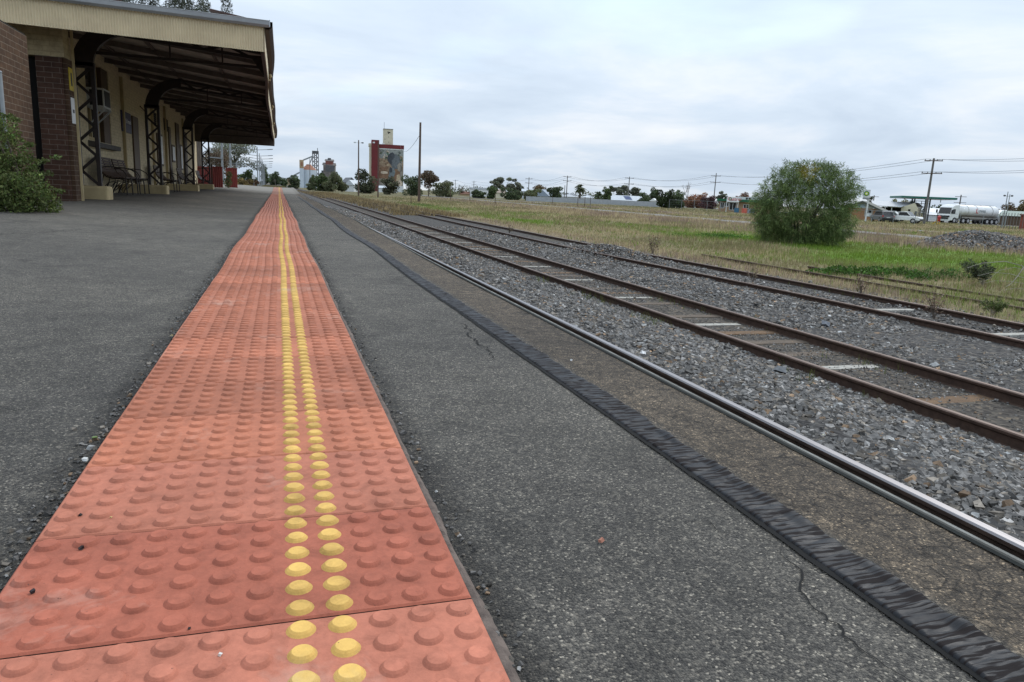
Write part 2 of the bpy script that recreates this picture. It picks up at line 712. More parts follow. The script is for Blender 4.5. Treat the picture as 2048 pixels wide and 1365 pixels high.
def gravelbed():
    m, t, p = nt("ground_cover")
    a = t.nodes.new("ShaderNodeAttribute")
    a.attribute_name = "col"
    tc = t.nodes.new("ShaderNodeTexCoord").outputs["Object"]
    sp = t.nodes.new("ShaderNodeSeparateXYZ")
    t.links.new(tc, sp.inputs[0])
    v = voro(t, 19, tc)
    s3 = t.nodes.new("ShaderNodeSeparateColor")
    t.links.new(v.outputs["Color"], s3.inputs[0])
    st = ramp(t, s3.outputs[0], [(0, (.45, .45, .47)), (.5, (.9, .9, .92)), (.85, (1.35, 1.33, 1.28)), (1, (2.1, 1.9, 1.6))])
    c = mixc(t, 1.0, a.outputs["Color"], st, 'MULTIPLY')
    c2 = mixc(t, 1.0, a.outputs["Color"], ramp(t, noise(t, 1.3, 6, .7, tc), [(.3, (.65, .65, .65)), (.7, (1.35, 1.35, 1.3))]), 'MULTIPLY')
    msk = ramp(t, sp.outputs[0], [(.0, (1, 1, 1)), (1, (1, 1, 1))])
    dv = t.nodes.new("ShaderNodeMath")
    dv.operation = 'DIVIDE'
    t.links.new(sp.outputs[0], dv.inputs[0])
    dv.inputs[1].default_value = 20
    msk = ramp(t, dv.outputs[0], [(.62, (1, 1, 1)), (.70, (0, 0, 0))])
    t.links.new(mixc(t, msk, c2, c), p.inputs["Base Color"])
    p.inputs["Roughness"].default_value = .9
    p.inputs["Specular IOR Level"].default_value = .15
    bumpn(t, p, v.outputs["Distance"], .8, .03)
    return m


ASPH = asphalt()
TILE = tilemat("terracotta_tile")
TILEY = tilemat("yellow_paint", True)
GROUND = gravelbed()
STONE = Mcol("crushed_stone", .85, .25, bump=.004, bscale=60, vary=30)
LEAF = Mcol("foliage", .7, .25, transl=.28)
GRASSM = Mcol("grass_blade", .75, .2, transl=.3)
RAILTOP = railtop()
RUST = M("rusted_steel", (.050, .031, .024), (.082, .051, .038), 14, .78, .002, 60, metal=.25)
RUSTTOP = M("rusted_rail_head", (.105, .068, .053), (.165, .12, .098), 10, .55, .001, 80, metal=.5, stretch=(6, .5, 1))
RAILSIDE = M("rail_web", (.055, .040, .034), (.09, .062, .048), 8, .7, .002, 60, metal=.3)
TIMB = M("weathered_sleeper", (.15, .115, .085), (.075, .06, .048), 6, .9, .006, 40, stretch=(.6, 8, 4))
TIMBR = M("rusty_brown_sleeper", (.19, .115, .06), (.09, .06, .04), 6, .9, .006, 40, stretch=(.6, 8, 4))
WHITEP = M("chalky_white_paint", (.40, .385, .345), (.21, .20, .175), 9, .85, .003, 50)
CREAM = M("cream_painted_sheet", (.66, .545, .355), (.57, .465, .30), 3, .55, .0006, 30, spec=.4)
CREAMW = brickmat("cream_painted_brick", 'y', (.63, .535, .36), (.58, .49, .33), (.49, .415, .275), bump=.003)
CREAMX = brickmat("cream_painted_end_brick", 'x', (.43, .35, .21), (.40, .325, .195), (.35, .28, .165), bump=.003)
CREAMP = M("cream_render", (.48, .385, .215), (.40, .315, .175), 5, .75, .002, 40)
BROWNP = M("brown_paint", (.105, .070, .042), (.085, .055, .034), 5, .6, .001, 30)
BRICKX = brickmat("brown_brick_front", 'x', (.086, .049, .029), (.066, .038, .024), (.165, .128, .095))
BRICKY = brickmat("brown_brick_side", 'y', (.086, .049, .029), (.066, .038, .024), (.165, .128, .095))
BRICKD = brickmat("dark_brick_wall", 'x', (.078, .040, .027), (.058, .031, .022), (.15, .115, .092))
BLACKM = M("black_painted_iron", (.020, .015, .013), (.036, .024, .020), 9, .55, .001, 40, spec=.4)
DKWOOD = M("dark_canopy_timber", (.15, .125, .11), (.10, .085, .075), 4, .85, .003, 30)
CORRUN = M("aged_corrugated_iron", (.46, .41, .37), (.29, .26, .235), 3, .75, .002, 20, metal=.1)
GALV = M("galvanised_gutter", (.42, .44, .46), (.34, .36, .38), 3, .42, .0006, 20, metal=.45)
GUTBR = M("brown_gutter", (.070, .038, .032), (.05, .030, .026), 5, .6)
GLASSD = M("dark_window_glass", (.02, .022, .026), (.012, .013, .015), 2, .12, spec=.6)
DARK = M("dark_interior", (.014, .012, .011), (.010, .009, .008), 2, .95)
SLATE = M("grey_painted_sill", (.11, .105, .10), (.08, .076, .072), 8, .8)
PURPLE = M("purple_sign_face", (.030, .018, .060), (.024, .015, .046), 6, .5)
WHITE = M("white_paint", (.74, .75, .75), (.64, .65, .65), 3, .55)
OFFW = M("off_white_panel", (.60, .62, .62), (.50, .52, .53), 3, .6)
PAPER = M("white_notice_paper", (.78, .79, .80), (.70, .71, .72), 5, .5)
YELSIGN = M("yellow_sign_face", (.60, .45, .04), (.5, .37, .03), 5, .5)
BENCHW = M("bench_slat_wood", (.085, .050, .032), (.05, .030, .021), 10, .6, .002, 40)
POLEW = M("weathered_pole_timber", (.125, .088, .066), (.075, .054, .044), 5, .9, .006, 30, stretch=(6, 6, .6))
POLEG = M("grey_pole_timber", (.155, .145, .135), (.105, .098, .092), 5, .9, stretch=(6, 6, .6))
STEELG = M("grey_lamp_steel", (.27, .29, .30), (.22, .235, .245), 5, .5, metal=.3)
REDFEN = M("red_steel_fence", (.23, .040, .035), (.18, .033, .030), 4, .5)
WIREM = M("overhead_wire", (.10, .105, .11), None, 3, .6)
ZINC = M("zinc_roof", (.50, .53, .56), (.40, .43, .46), 1.2, .5, metal=.1)
ROOFG = M("pale_grey_roof", (.42, .44, .46), (.34, .36, .38), 1.2, .6)
REDTILE = M("terracotta_roof_tile", (.17, .075, .045), (.11, .05, .034), 8, .85, .006, 20)
FENCEG = M("grey_sheet_fence", (.36, .38, .40), (.29, .305, .32), 1.5, .6)
GREENP = M("green_paint", (.018, .115, .055), (.014, .09, .045), 3, .5)
GREENC = M("teal_green_fascia", (.020, .13, .095), (.016, .105, .078), 3, .45)
TANBR = M("tan_brick", (.36, .25, .15), (.29, .195, .12), 4, .85)
ORBR = M("orange_brick", (.38, .20, .105), (.30, .16, .085), 4, .85)
CREAMS = M("cream_silo_concrete", (.60, .56, .42), (.50, .46, .35), .6, .85)
SILORED = M("dark_red_silo_paint", (.155, .026, .028), (.125, .022, .025), .5, .7)
SILOW = M("white_silo_steel", (.56, .62, .68), (.46, .53, .60), .5, .5, stretch=(1, 1, .3))
SILOR = M("rusted_silo_roof", (.34, .16, .10), (.26, .13, .085), .6, .8)
SILOT = M("tan_silo_concrete", (.42, .31, .19), (.34, .25, .16), .5, .85)
STEELD = M("dark_steelwork", (.11, .115, .125), (.075, .078, .085), 1, .6)
OLDIRON = M("old_iron_cladding", (.20, .18, .165), (.11, .10, .098), .8, .8)
REDRUST = M("red_rust_iron", (.22, .085, .07), (.14, .06, .05), .8, .8)
BARK = M("tree_bark", (.13, .105, .085), (.07, .056, .047), 4, .9, stretch=(3, 3, .6))
BARKP = M("pale_bark", (.30, .27, .24), (.20, .175, .155), 4, .9)
ASPHG = M("gravel_road_surface", (.215, .205, .20), (.15, .145, .14), 1.4, .95, .01, 9)
TYRE = M("black_tyre", (.018, .018, .019), None, 6, .85)
CARG = M("grey_car_paint", (.11, .11, .115), (.10, .10, .105), 2, .35, spec=.5)
def dusty_tank():
    m, t, p = nt("dusty_white_tank")
    tc = t.nodes.new("ShaderNodeTexCoord").outputs["Object"]
    sp = t.nodes.new("ShaderNodeSeparateXYZ")
    t.links.new(tc, sp.inputs[0])
    k = t.nodes.new("ShaderNodeMath")
    k.operation = 'MULTIPLY_ADD'
    t.links.new(noise(t, 1.4, 5, .65, tc), k.inputs[0])
    k.inputs[1].default_value = .9
    t.links.new(sp.outputs[2], k.inputs[2])
    d = t.nodes.new("ShaderNodeMath")
    d.operation = 'DIVIDE'
    t.links.new(k.outputs[0], d.inputs[0])
    d.inputs[1].default_value = 4
    t.links.new(ramp(t, d.outputs[0], [(.46, (.33, .30, .26)), (.66, (.66, .67, .67))]), p.inputs["Base Color"])
    p.inputs["Roughness"].default_value = .42
    return m


TANKM = dusty_tank()
GRIME = M("road_grime_grey", (.27, .255, .23), (.20, .19, .17), 2, .7)
BLACKPL = M("black_plastic", (.018, .018, .02), None, 4, .5)
CHROME = M("bright_steel", (.5, .5, .52), (.4, .4, .42), 3, .3, metal=.8)
REDP = M("red_plastic", (.42, .035, .03), None, 3, .45)
YELP = M("yellow_plastic", (.62, .36, .02), None, 3, .45)
REDLET = M("red_lettering", (.55, .03, .025), None, 3, .5)
GRNLET = M("green_lettering", (.02, .16, .05), None, 3, .5)
BLULET = M("navy_lettering", (.025, .05, .14), None, 3, .5)
YELLET = M("bright_yellow_green", (.52, .62, .03), None, 3, .5)
PALEWOOD = M("pale_dead_branch", (.36, .33, .29), (.24, .215, .19), 6, .9)
MORTAR = M("crumbled_mortar", (.16, .125, .105), (.09, .07, .06), 40, .95, .003, 90)
EDGEG = M("grey_coping_strip", (.030, .032, .028), (.019, .020, .018), 12, .8, .002, 60)
BLUEB = M("blue_barrier", (.05, .14, .22), None, 2, .6)
CORALB = M("coral_barrier", (.55, .13, .09), None, 2, .6)


# ------------------------------------------------------------------ ground sheet
def zone(x, y):
    """what grows where: (bright green, dry brown weeds), each 0..1"""
    x = np.asarray(x, float)
    y = np.asarray(y, float)
    n = fb(x * .11, y * .07, 3)
    n2 = fb(x * .35, y * .25, 9)
    xm = 23.5 + 3.0 * np.sin(y * .05)
    g = np.exp(-((x - xm) / 6.0) ** 2) * sst(10, 17, y) * sst(78, 48, y)
    pk = sum(np.exp(-((x - a) / c) ** 2 - ((y - b) / d) ** 2) for a, b, c, d in ((24.5, 38, 4.0, 4.2), (17.8, 51, 3.0, 6), (29.0, 26, 4.5, 3.2), (22.5, 22.5, 5, 3), (33, 23, 4, 3)))
    g = np.clip(g * .55 + pk * .75 + (n - .52) * 2.2 + (n2 - .5) * .8, 0, 1)
    far = .30 * sst(62, 90, x) + .4 * sst(120, 170, y) * sst(20, 40, x)
    g = np.clip(np.maximum(g, far * (n > .42)), 0, 1) * sst(14.0, 17.5, x)
    g = np.maximum(g, .28 * sst(12.8, 14, x) * sst(16, 6, y) * n2 * 2)
    d = np.exp(-((x - 37) / 6.5) ** 2) + .8 * np.exp(-((x - 56) / 5) ** 2) + .6 * np.exp(-((x - 13.6) / 1.3) ** 2)
    d = np.clip(d * 1.1 + (n2 - .5) * .9 + (n - .5) * .4, 0, 1)
    return g, d


def gcol(x, y):
    g, d = zone(x, y)
    base = np.array([.115, .112, .052])
    grn = np.array([.105, .185, .026])
    dry = np.array([.185, .135, .092])
    n = fb(np.asarray(x) * .5, np.asarray(y) * .5, 21)[..., None]
    c = base + (np.array([.22, .175, .095]) - base) * n
    c = c + (dry - c) * d[..., None] * .75
    c = c + (grn - c) * np.clip(g * 1.2, 0, 1)[..., None]
    bal = np.array([.068, .065, .062])
    fine = np.array([.070, .062, .053])
    x = np.asarray(x)
    tr = (sst(6.05, 6.3, x) * sst(7.9, 7.65, x))[..., None]
    b = bal + (fine - bal) * tr
    k = sst(12.5, 14.2, x + (n[..., 0] - .5) * 1.6 + .6 * sst(10, 30, np.asarray(y)))[..., None]
    c = b + (c - b) * k
    left = sst(-5, -9, x)[..., None]
    c = c + (np.array([.14, .12, .075]) - c) * left
    # weeds take over the far end of the yard
    fe = (sst(95, 150, np.asarray(y)) * sst(8.6, 10.0, x))[..., None]
    return c + (np.array([.125, .112, .058]) - c) * fe


gx = np.unique(np.concatenate([[-4000, -1500, -600, -200, -60, -20, -8, -5.2], [1.02, 1.15, 1.8, 2.6, 3.46, 3.68, 4.25, 5, 5.9, 6.05, 6.2, 6.35, 7.65, 7.8, 8.2, 9, 10.4, 11.4, 12.5],
                               np.arange(13, 62, .9), np.arange(62, 130, 4), [140, 160, 200, 260, 360, 520, 800, 1500, 4000]]))
gy = np.unique(np.concatenate([[-300, -60, -20, -8], np.arange(-4, 60, 1.0), np.arange(60, 130, 2.5), np.arange(130, 260, 8), [280, 330, 400, 520, 700, 1000, 1600, 2600, 4500]]))
GX, GY = np.meshgrid(gx, gy)
GZ = ground(GX, GY)
V = np.stack([GX, GY, GZ], -1).reshape(-1, 3)
nx_, ny_ = len(gx), len(gy)
ii, jj = np.meshgrid(np.arange(nx_ - 1), np.arange(ny_ - 1))
a = (jj * nx_ + ii).ravel()
Fq = np.stack([a, a + 1, a + nx_ + 1, a + nx_], 1)
fc = gcol(V[Fq, 0].mean(1), V[Fq, 1].mean(1))
tag(mesh_np("ground", V, Fq, GROUND, col=fc, smooth=True), kind="structure")


def ribbon_x(name, xs, ys, zf, mat, kind="structure", jit=0, seed=0):
    """a sheet laid along the line: columns xs(y), rows ys"""
    Y = np.array(ys)
    X = np.stack([np.full(len(Y), x) if np.isscalar(x) else x for x in xs], 1)
    if jit:
        X = X + (fb(X * .3 + Y[:, None] * .12, Y[:, None] * .35, seed) - .5) * jit
    YY = np.repeat(Y[:, None], X.shape[1], 1)
    Z = zf(X, YY)
    v = np.stack([X, YY, Z], -1).reshape(-1, 3)
    n, m = len(Y), X.shape[1]
    i2, j2 = np.meshgrid(np.arange(m - 1), np.arange(n - 1))
    q = (j2 * m + i2).ravel()
    o = mesh_np(name, v, np.stack([q, q + 1, q + m + 1, q + m], 1), mat, smooth=True)
    return tag(o, kind=kind)


YR = np.concatenate([np.arange(4, 60, 1.0), np.arange(60, 130, 2.5), np.arange(130, 261, 8)])
ribbon_x("gravel_road", [44.2, 45.5, 47, 48.6], YR, lambda x, y: ground(x, y) + .05, ASPHG, jit=2.2, seed=3)
ribbon_x("gravel_track", [58.6, 59.8, 61], YR, lambda x, y: ground(x, y) + .05, ASPHG, jit=2.0, seed=8)
ribbon_x("service_road", [118, 124, 130, 136], np.arange(20, 330, 6.), lambda x, y: ground(x, y) + .05, ASPHG, jit=0)

# ------------------------------------------------------------------ platform
px_cols = np.array([-4.62, -4.0, -3.2, -2.6, -2.0, -1.4, -1.0, -.6, -.34, -.30, .30, .34, .5, .7, .85, .95, 1.05, 1.10, 1.185])
py_rows = np.concatenate([np.arange(-4, 62, .2), [62, 63, 64]])
PXg, PYg = np.meshgrid(px_cols, py_rows)
Zp = pz(PXg, PYg) - .012 + .010 * (fb(PXg * 1.1, PYg * .8, 31) - .5) * (np.abs(PXg) > .36)
v = np.stack([PXg, PYg, Zp], -1).reshape(-1, 3)
m_, n_ = len(px_cols), len(py_rows)
i2, j2 = np.meshgrid(np.arange(m_ - 1), np.arange(n_ - 1))
q = (j2 * m_ + i2).ravel()
Fp = np.stack([q, q + 1, q + m_ + 1, q + m_], 1)
tag(mesh_np("platform", v, Fp, ASPH, smooth=True), kind="structure")
# face wall of the platform below the coping
mb = MB()
ys = np.arange(-4, 64.1, 2.)
for a_, b_ in zip(ys[:-1], ys[1:]):
    za, zb = float(pz(1.2, a_)) - .06, float(pz(1.2, b_)) - .06
    mb.add([(1.189, a_, -1.3), (1.189, b_, -1.3), (1.189, b_, zb), (1.189, a_, za)], [(0, 1, 2, 3)])
tag(mb.build("platform_wall", BRICKY, origin=(1.189, 0, 0)), kind="structure")
# grey edge strip with the worn white line
ye = np.concatenate([np.arange(-4, 62, .2), [62, 63, 64]])


def lw(x, y):
    return np.asarray(pz(np.minimum(x, 1.2), y)) - .010


def strip_edge(name, x0, x1, zo, mat, drop):
    rows = []
    for y in ye:
        z0 = float(pz(1.2, y)) - .010 + zo
        rows.append([(x0, y, z0 - .004), (x0 + .004, y, z0), (x1 - .004, y, z0), (x1, y, z0 - .004), (x1, y, z0 - drop)])
    v_ = np.array(rows).reshape(-1, 3)
    n, m = len(ye), 5
    i_, j_ = np.meshgrid(np.arange(m - 1), np.arange(n - 1))
    q_ = (j_ * m + i_).ravel()
    return v_, np.stack([q_, q_ + 1, q_ + m + 1, q_ + m], 1)


edge = thing("coping_strip", "narrow grey-green coping strip with a worn white line along the platform edge", "platform edge", (1.16, 0, 0))
v_, f_ = strip_edge("e", 1.178, 1.1935, .004, EDGEG, .05)
mesh_np("coping_face", v_, f_, EDGEG, edge)
v_, f_ = strip_edge("w", 1.1937, 1.2015, .004, WHITEP, .012)
mesh_np("white_line", v_, f_, WHITEP, edge)

# cracks and old repairs in the surfacing
CRACKM = M("asphalt_crack", (.008, .008, .008), None, 9, .95)


def crack(pts, w, seed):
    r = np.random.default_rng(seed)
    P = []
    for (p, q2) in zip(pts[:-1], pts[1:]):
        p, q2 = np.array(p), np.array(q2)
        n = max(3, int(np.linalg.norm(q2 - p) / .012))
        for k in range(n):
            P.append(p + (q2 - p) * k / n)
    P = np.array(P)
    j = (fb(np.arange(len(P)) * .17, np.full(len(P), seed * 1.7), seed, 5) - .5) * .09 + (r.random(len(P)) - .5) * .006
    d = np.gradient(P, axis=0)
    d /= np.linalg.norm(d, axis=1)[:, None] + 1e-9
    nrm = np.stack([-d[:, 1], d[:, 0]], 1)
    P = P + nrm * j[:, None]
    ww = w * (.25 + 1.1 * fb(np.arange(len(P)) * .22, np.zeros(len(P)), seed + 5)) * np.minimum(1, np.minimum(np.arange(len(P)), np.arange(len(P))[::-1]) / 6 + .1)
    L_, R_ = P + nrm * ww[:, None], P - nrm * ww[:, None]
    z = lambda A: np.asarray(pz(A[:, 0], A[:, 1])) - .012 + .010 * (fb(A[:, 0] * 1.1, A[:, 1] * .8, 31) - .5) + .0022
    v = np.concatenate([np.c_[L_, z(L_)], np.c_[R_, z(R_)]])
    n = len(P)
    i = np.arange(n - 1)
    return v, np.stack([i, i + 1, n + i + 1, n + i], 1)


cpx = lambda *q: [tuple(atz(x, y, 0)[:2]) for x, y in q]
crk = [(cpx((1535, 1082), (1600, 1128), (1622, 1180), (1690, 1222), (1765, 1292), (1812, 1345), (1850, 1390)), .0017, 1),
       (cpx((912, 640), (945, 666), (972, 690), (1006, 716)), .0036, 3), (cpx((1390, 1018), (1440, 1045), (1500, 1062)), .0012, 2),
       ([(-2.2, 5.8), (-1.9, 6.4), (-1.75, 7.2)], .006, 5)]
Vs, Fs, b = [], [], 0
for c_ in crk:
    v_, f_ = crack(*c_)
    Vs.append(v_)
    Fs.append(f_ + b)
    b += len(v_)
tag(mesh_np("asphalt_cracks", np.concatenate(Vs), np.concatenate(Fs), CRACKM), kind="structure")


# ------------------------------------------------------------------ raised-dot warning strip
def tactile():
    root = thing("tactile_strip", "long terracotta raised-dot warning strip with two rows of yellow dots", "tactile paving", (0, 0, 0))
    Vt, Ft, Ct = [], [], []
    Vy, Fy, Cy = [], [], []
    nt_, ny2 = 0, 0
    r = np.random.default_rng(5)
    prof_n = [(.0180, .0), (.0152, .0028), (.0130, .0050), (.0124, .0054), (0, .0054)]
    for k in range(-4, 206):
        y0 = .3 * k
        near = k < 14
        tone = np.array([.365, .129, .073]) * (1 + .10 * r.standard_normal())
        if k in (0,):
            tone = np.array([.335, .102, .062])
        if k == -1: tone = np.array([.400, .142, .090])
        if k == 1: tone = np.array([.385, .138, .086])
        tone = np.clip(tone, .05, .62)
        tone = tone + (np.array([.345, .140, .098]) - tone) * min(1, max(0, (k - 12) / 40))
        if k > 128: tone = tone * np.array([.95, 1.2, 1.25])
        g = .0017
        dz = r.normal(0, .0009) if k > 2 else 0
        q0 = [(-.2985, y0 + g), (.2985, y0 + g), (.2985, y0 + .3 - g), (-.2985, y0 + .3 - g)]
        c = .003
        q1 = [(-.2985 + c, y0 + g + c), (.2985 - c, y0 + g + c), (.2985 - c, y0 + .3 - g - c), (-.2985 + c, y0 + .3 - g - c)]
        vs = [(p[0], p[1], -.022) for p in q0] + [(p[0], p[1], -.0025 + dz) for p in q0] + [(p[0], p[1], dz) for p in q1]
        fs = [(8, 9, 10, 11)]
        for a_ in range(4):
            b_ = (a_ + 1) % 4
            fs += [(a_, b_, 4 + b_, 4 + a_), (4 + a_, 4 + b_, 8 + b_, 8 + a_)]
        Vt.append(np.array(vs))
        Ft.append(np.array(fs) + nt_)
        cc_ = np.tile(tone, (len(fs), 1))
        for q_ in range(1, 9, 2):
            cc_[q_] = (.055, .034, .028)
        Ct.append(cc_)
        nt_ += 12
        if k > 128:
            seg = 5
        else:
            seg = 20 if near else (10 if k < 50 else 6)
        pr = prof_n if near else [prof_n[0], prof_n[2], prof_n[4]]
        th = np.arange(seg) * 2 * np.pi / seg
        ring = np.concatenate([np.stack([a2 * np.cos(th), a2 * np.sin(th), np.full(seg, h2)], 1) for a2, h2 in pr[:-1]] + [np.array([[0, 0, pr[-1][1]]])])
        nr = len(pr) - 1
        F2 = []
        for a_ in range(nr - 1):
            for s_ in range(seg):
                s2 = (s_ + 1) % seg
                F2.append((a_ * seg + s_, a_ * seg + s2, (a_ + 1) * seg + s2, (a_ + 1) * seg + s_))
        for s_ in range(seg):
            s2 = (s_ + 1) % seg
            F2.append(((nr - 1) * seg + s_, (nr - 1) * seg + s2, nr * seg, nr * seg))
        F2 = np.array(F2)
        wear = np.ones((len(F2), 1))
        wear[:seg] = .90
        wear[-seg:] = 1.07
        for i in range(12):
            for j in range(6):
                cx, cy = -.275 + .05 * i, y0 + .025 + .05 * j
                sc_ = 1 + r.normal(0, .02)
                vv = ring * np.array([sc_, sc_, 1 + r.normal(0, .05)]) + np.array([cx, cy, dz])
                if i in (7, 8):
                    Vy.append(vv)
                    Fy.append(F2 + ny2)
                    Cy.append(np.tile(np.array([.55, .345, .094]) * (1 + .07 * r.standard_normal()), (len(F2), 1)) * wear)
                    ny2 += len(vv)
                else:
                    Vt.append(vv)
                    Ft.append(F2 + nt_)
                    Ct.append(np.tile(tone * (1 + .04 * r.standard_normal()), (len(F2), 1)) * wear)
                    nt_ += len(vv)

    def fin(name, Vv, Ff, Cc, mat):
        v = np.concatenate(Vv)
        v[:, 0] += warp_dx(v[:, 1])
        v[:, 2] += pz(v[:, 0] * .2, v[:, 1])
        f = np.concatenate(Ff)
        # triangles were written as quads with a doubled last corner: split the two kinds
        tri = f[:, 2] == f[:, 3]
        o = None
        me = bpy.data.meshes.new(name)
        lt = np.where(tri, 3, 4).astype(np.int32)
        ls = np.concatenate([[0], np.cumsum(lt)[:-1]]).astype(np.int32)
        keep = np.ones(f.shape, bool)
        keep[tri, 3] = False
        me.vertices.add(len(v))
        me.vertices.foreach_set("co", v.astype(np.float32).ravel())
        me.loops.add(int(lt.sum()))
        me.loops.foreach_set("vertex_index", f[keep].astype(np.int32))
        me.polygons.add(len(f))
        me.polygons.foreach_set("loop_start", ls)
        me.polygons.foreach_set("loop_total", lt)
        me.polygons.foreach_set("use_smooth", np.zeros(len(f), bool))
        at = me.color_attributes.new("col", 'FLOAT_COLOR', 'CORNER')
        c = np.ones((int(lt.sum()), 4), np.float32)
        c[:, :3] = np.repeat(np.concatenate(Cc), lt, axis=0)
        at.data.foreach_set("color", c.ravel())
        me.update(calc_edges=True)
        me.validate()
        return link(name, me, mat, root)
    fin("red_tiles", Vt, Ft, Ct, TILE)
    fin("yellow_dots", Vy, Fy, Cy, TILEY)
    # crumbled bedding mortar along the right-hand edge
    yy = np.arange(-1.2, 14, .012)
    w = .008 + .014 * fb(yy * 6, yy * 0, 2, 4)
    xr = .2995 + warp_dx(yy)
    cols_ = []
    for s_, zz in ((0, -.006), (.4, -.0045), (1, -.013)):
        cols_.append(np.stack([xr + w * s_, yy, pz(xr * .2, yy) + zz + .004 * (fb(yy * 40, yy * 0 + s_ * 9, 3) - .5)], 1))
    vv = np.concatenate(cols_)
    n = len(yy)
    i = np.arange(n - 1)
    mesh_np("bedding_mortar", vv, np.concatenate([np.stack([c0 * n + i, c0 * n + i + 1, (c0 + 1) * n + i + 1, (c0 + 1) * n + i], 1)[:, ::-1] for c0 in (0, 1)]), MORTAR, root)


tactile()


# ------------------------------------------------------------------ crinkled black rubber strip
def rubber():
    m, t, p = nt("crinkled_rubber")
    tc = t.nodes.new("ShaderNodeTexCoord").outputs["Object"]
    mpn = t.nodes.new("ShaderNodeMapping")
    mpn.inputs["Scale"].default_value = (13, 125, 0)
    mpn.inputs["Rotation"].default_value = (0, 0, .22)
    t.links.new(tc, mpn.inputs[0])
    wl_ = noise(t, 1.0, 3, .5, mpn.outputs[0], .5)
    well = ramp(t, wl_, [(.50, (0, 0, 0)), (.56, (1, 1, 1))])
    t.links.new(mixc(t, well, (.015, .016, .019), (.014, .0112, .0112)), p.inputs["Base Color"])
    t.links.new(mixc(t, well, ramp(t, noise(t, 24, 4, .6, tc), [(.3, (.42, .42, .42)), (.7, (.6, .6, .6))]), (.85, .85, .85)), p.inputs["Roughness"])
    t.links.new(mixc(t, well, (.17, .17, .17), (.12, .12, .12)), p.inputs["Specular IOR Level"])
    bumpn(t, p, wl_, .5, .006)
    ya = np.concatenate([np.arange(-1.3, 2.2, .0035), np.arange(2.2, 6, .009), np.arange(6, 34, .04)])
    na = 30
    s = np.linspace(0, 1, na)
    S, Y = np.meshgrid(s, ya)
    w = .080 + 0 * Y
    x0 = .850 + .008 * np.sin(Y * 1.1 + 1)
    wob = (fb(Y * 11, Y * 0 + 4, 8, 4) - .45) * .022
    X = x0 + S * (w + wob * S)
    # transverse wrinkles: long in x, short in y, breaking up towards the outer side
    sk = Y * 1.0 - X * .28
    k1 = fb(sk * 44 + 3 * fb(X * 9, Y * 5, 40), X * 5, 41, 3)
    k2 = fb(sk * 62, X * 10, 43, 3)
    ridge = np.clip((1 - np.abs(2 * np.clip((k1 - .5) * 1.7 + .5, 0, 1) - 1)), 0, 1) ** 1.3
    amp = .0030 * (1 - .35 * sst(2, 5, Y))
    z = amp * ridge + .003 * k2
    lump = sst(.60, .88, S) * sst(1.0, .93, S)
    lmp = np.clip(fb(Y * 14, X * 8, 47, 3) - .42, 0, 1) * 3.0
    z = z + lump * lmp * .007 * (.3 + .7 * sst(1.5, .4, Y))
    z = z * sst(0, .05, S) * sst(1.0, .96, S)
    base = pz(X, Y) - .012 + .010 * (fb(X * 1.1, Y * .8, 31) - .5) + .0025
    edge_ = np.where((S <= .001) | (S >= .999), -.005, .0)
    v = np.stack([X, Y, base + z + edge_ + .002 * sst(0, .1, S)], -1).reshape(-1, 3)
    i2, j2 = np.meshgrid(np.arange(na - 1), np.arange(len(ya) - 1))
    q = (j2 * na + i2).ravel()
    o = mesh_np("rubber_strip", v, np.stack([q, q + 1, q + na + 1, q + na], 1), m, smooth=True)
    tag(o, "wrinkled glossy black rubber sealing strip laid along the platform edge", "rubber strip")
    # the black joint on its inner side
    yy = ya[ya < 16]
    Yj = yy
    x0 = .850 + .008 * np.sin(Yj * 1.1 + 1)
    jj_ = (fb(Yj * 7, Yj * 0, 12) - .5) * .006
    zj = pz(x0, Yj) - .012 + .010 * (fb(x0 * 1.1, Yj * .8, 31) - .5) + .003
    A = np.stack([x0 - .007 + jj_, Yj, zj], 1)
    B = np.stack([x0 + .003, Yj, zj + .0015], 1)
    n = len(yy)
    i = np.arange(n - 1)
    tag(mesh_np("asphalt_joint", np.concatenate([A, B]), np.stack([i, n + i, n + i + 1, i + 1], 1), CRACKM), kind="structure")


rubber()

# ------------------------------------------------------------------ rails and sleepers
RP = [(-.064, 0), (.064, 0), (.064, .010), (.010, .030), (.008, .105), (.033, .122), (.035, .146), (.026, .158), (-.026, .158), (-.035, .146), (-.033, .122), (-.008, .105), (-.010, .030), (-.064, .010)]
HEAD = {6, 7, 8}


def rail(label, path, ztop, top, side):
    """path: list of (x, y) of the head's centre line"""
    P = np.array(path, float)
    L_, F_, mi = [], [], []
    n = len(RP)
    for k, (x, y) in enumerate(P):
        d = P[min(k + 1, len(P) - 1)] - P[max(k - 1, 0)]
        d /= np.linalg.norm(d)
        nx, ny = d[1], -d[0]
        for (a_, h_) in RP:
            L_.append((x + nx * a_, y + ny * a_, ztop - .158 + h_))
    for k in range(len(P) - 1):
        for a_ in range(n):
            b_ = (a_ + 1) % n
            F_.append((k * n + a_, k * n + b_, (k + 1) * n + b_, (k + 1) * n + a_))
            mi.append(0 if a_ in HEAD else 1)
    o = mesh_np("rail", np.array(L_), np.array(F_), [top, side], origin=(P[0][0], P[0][1], ztop - .158), mi=mi)
    return tag(o, label, "rail", "running rails of the station yard")


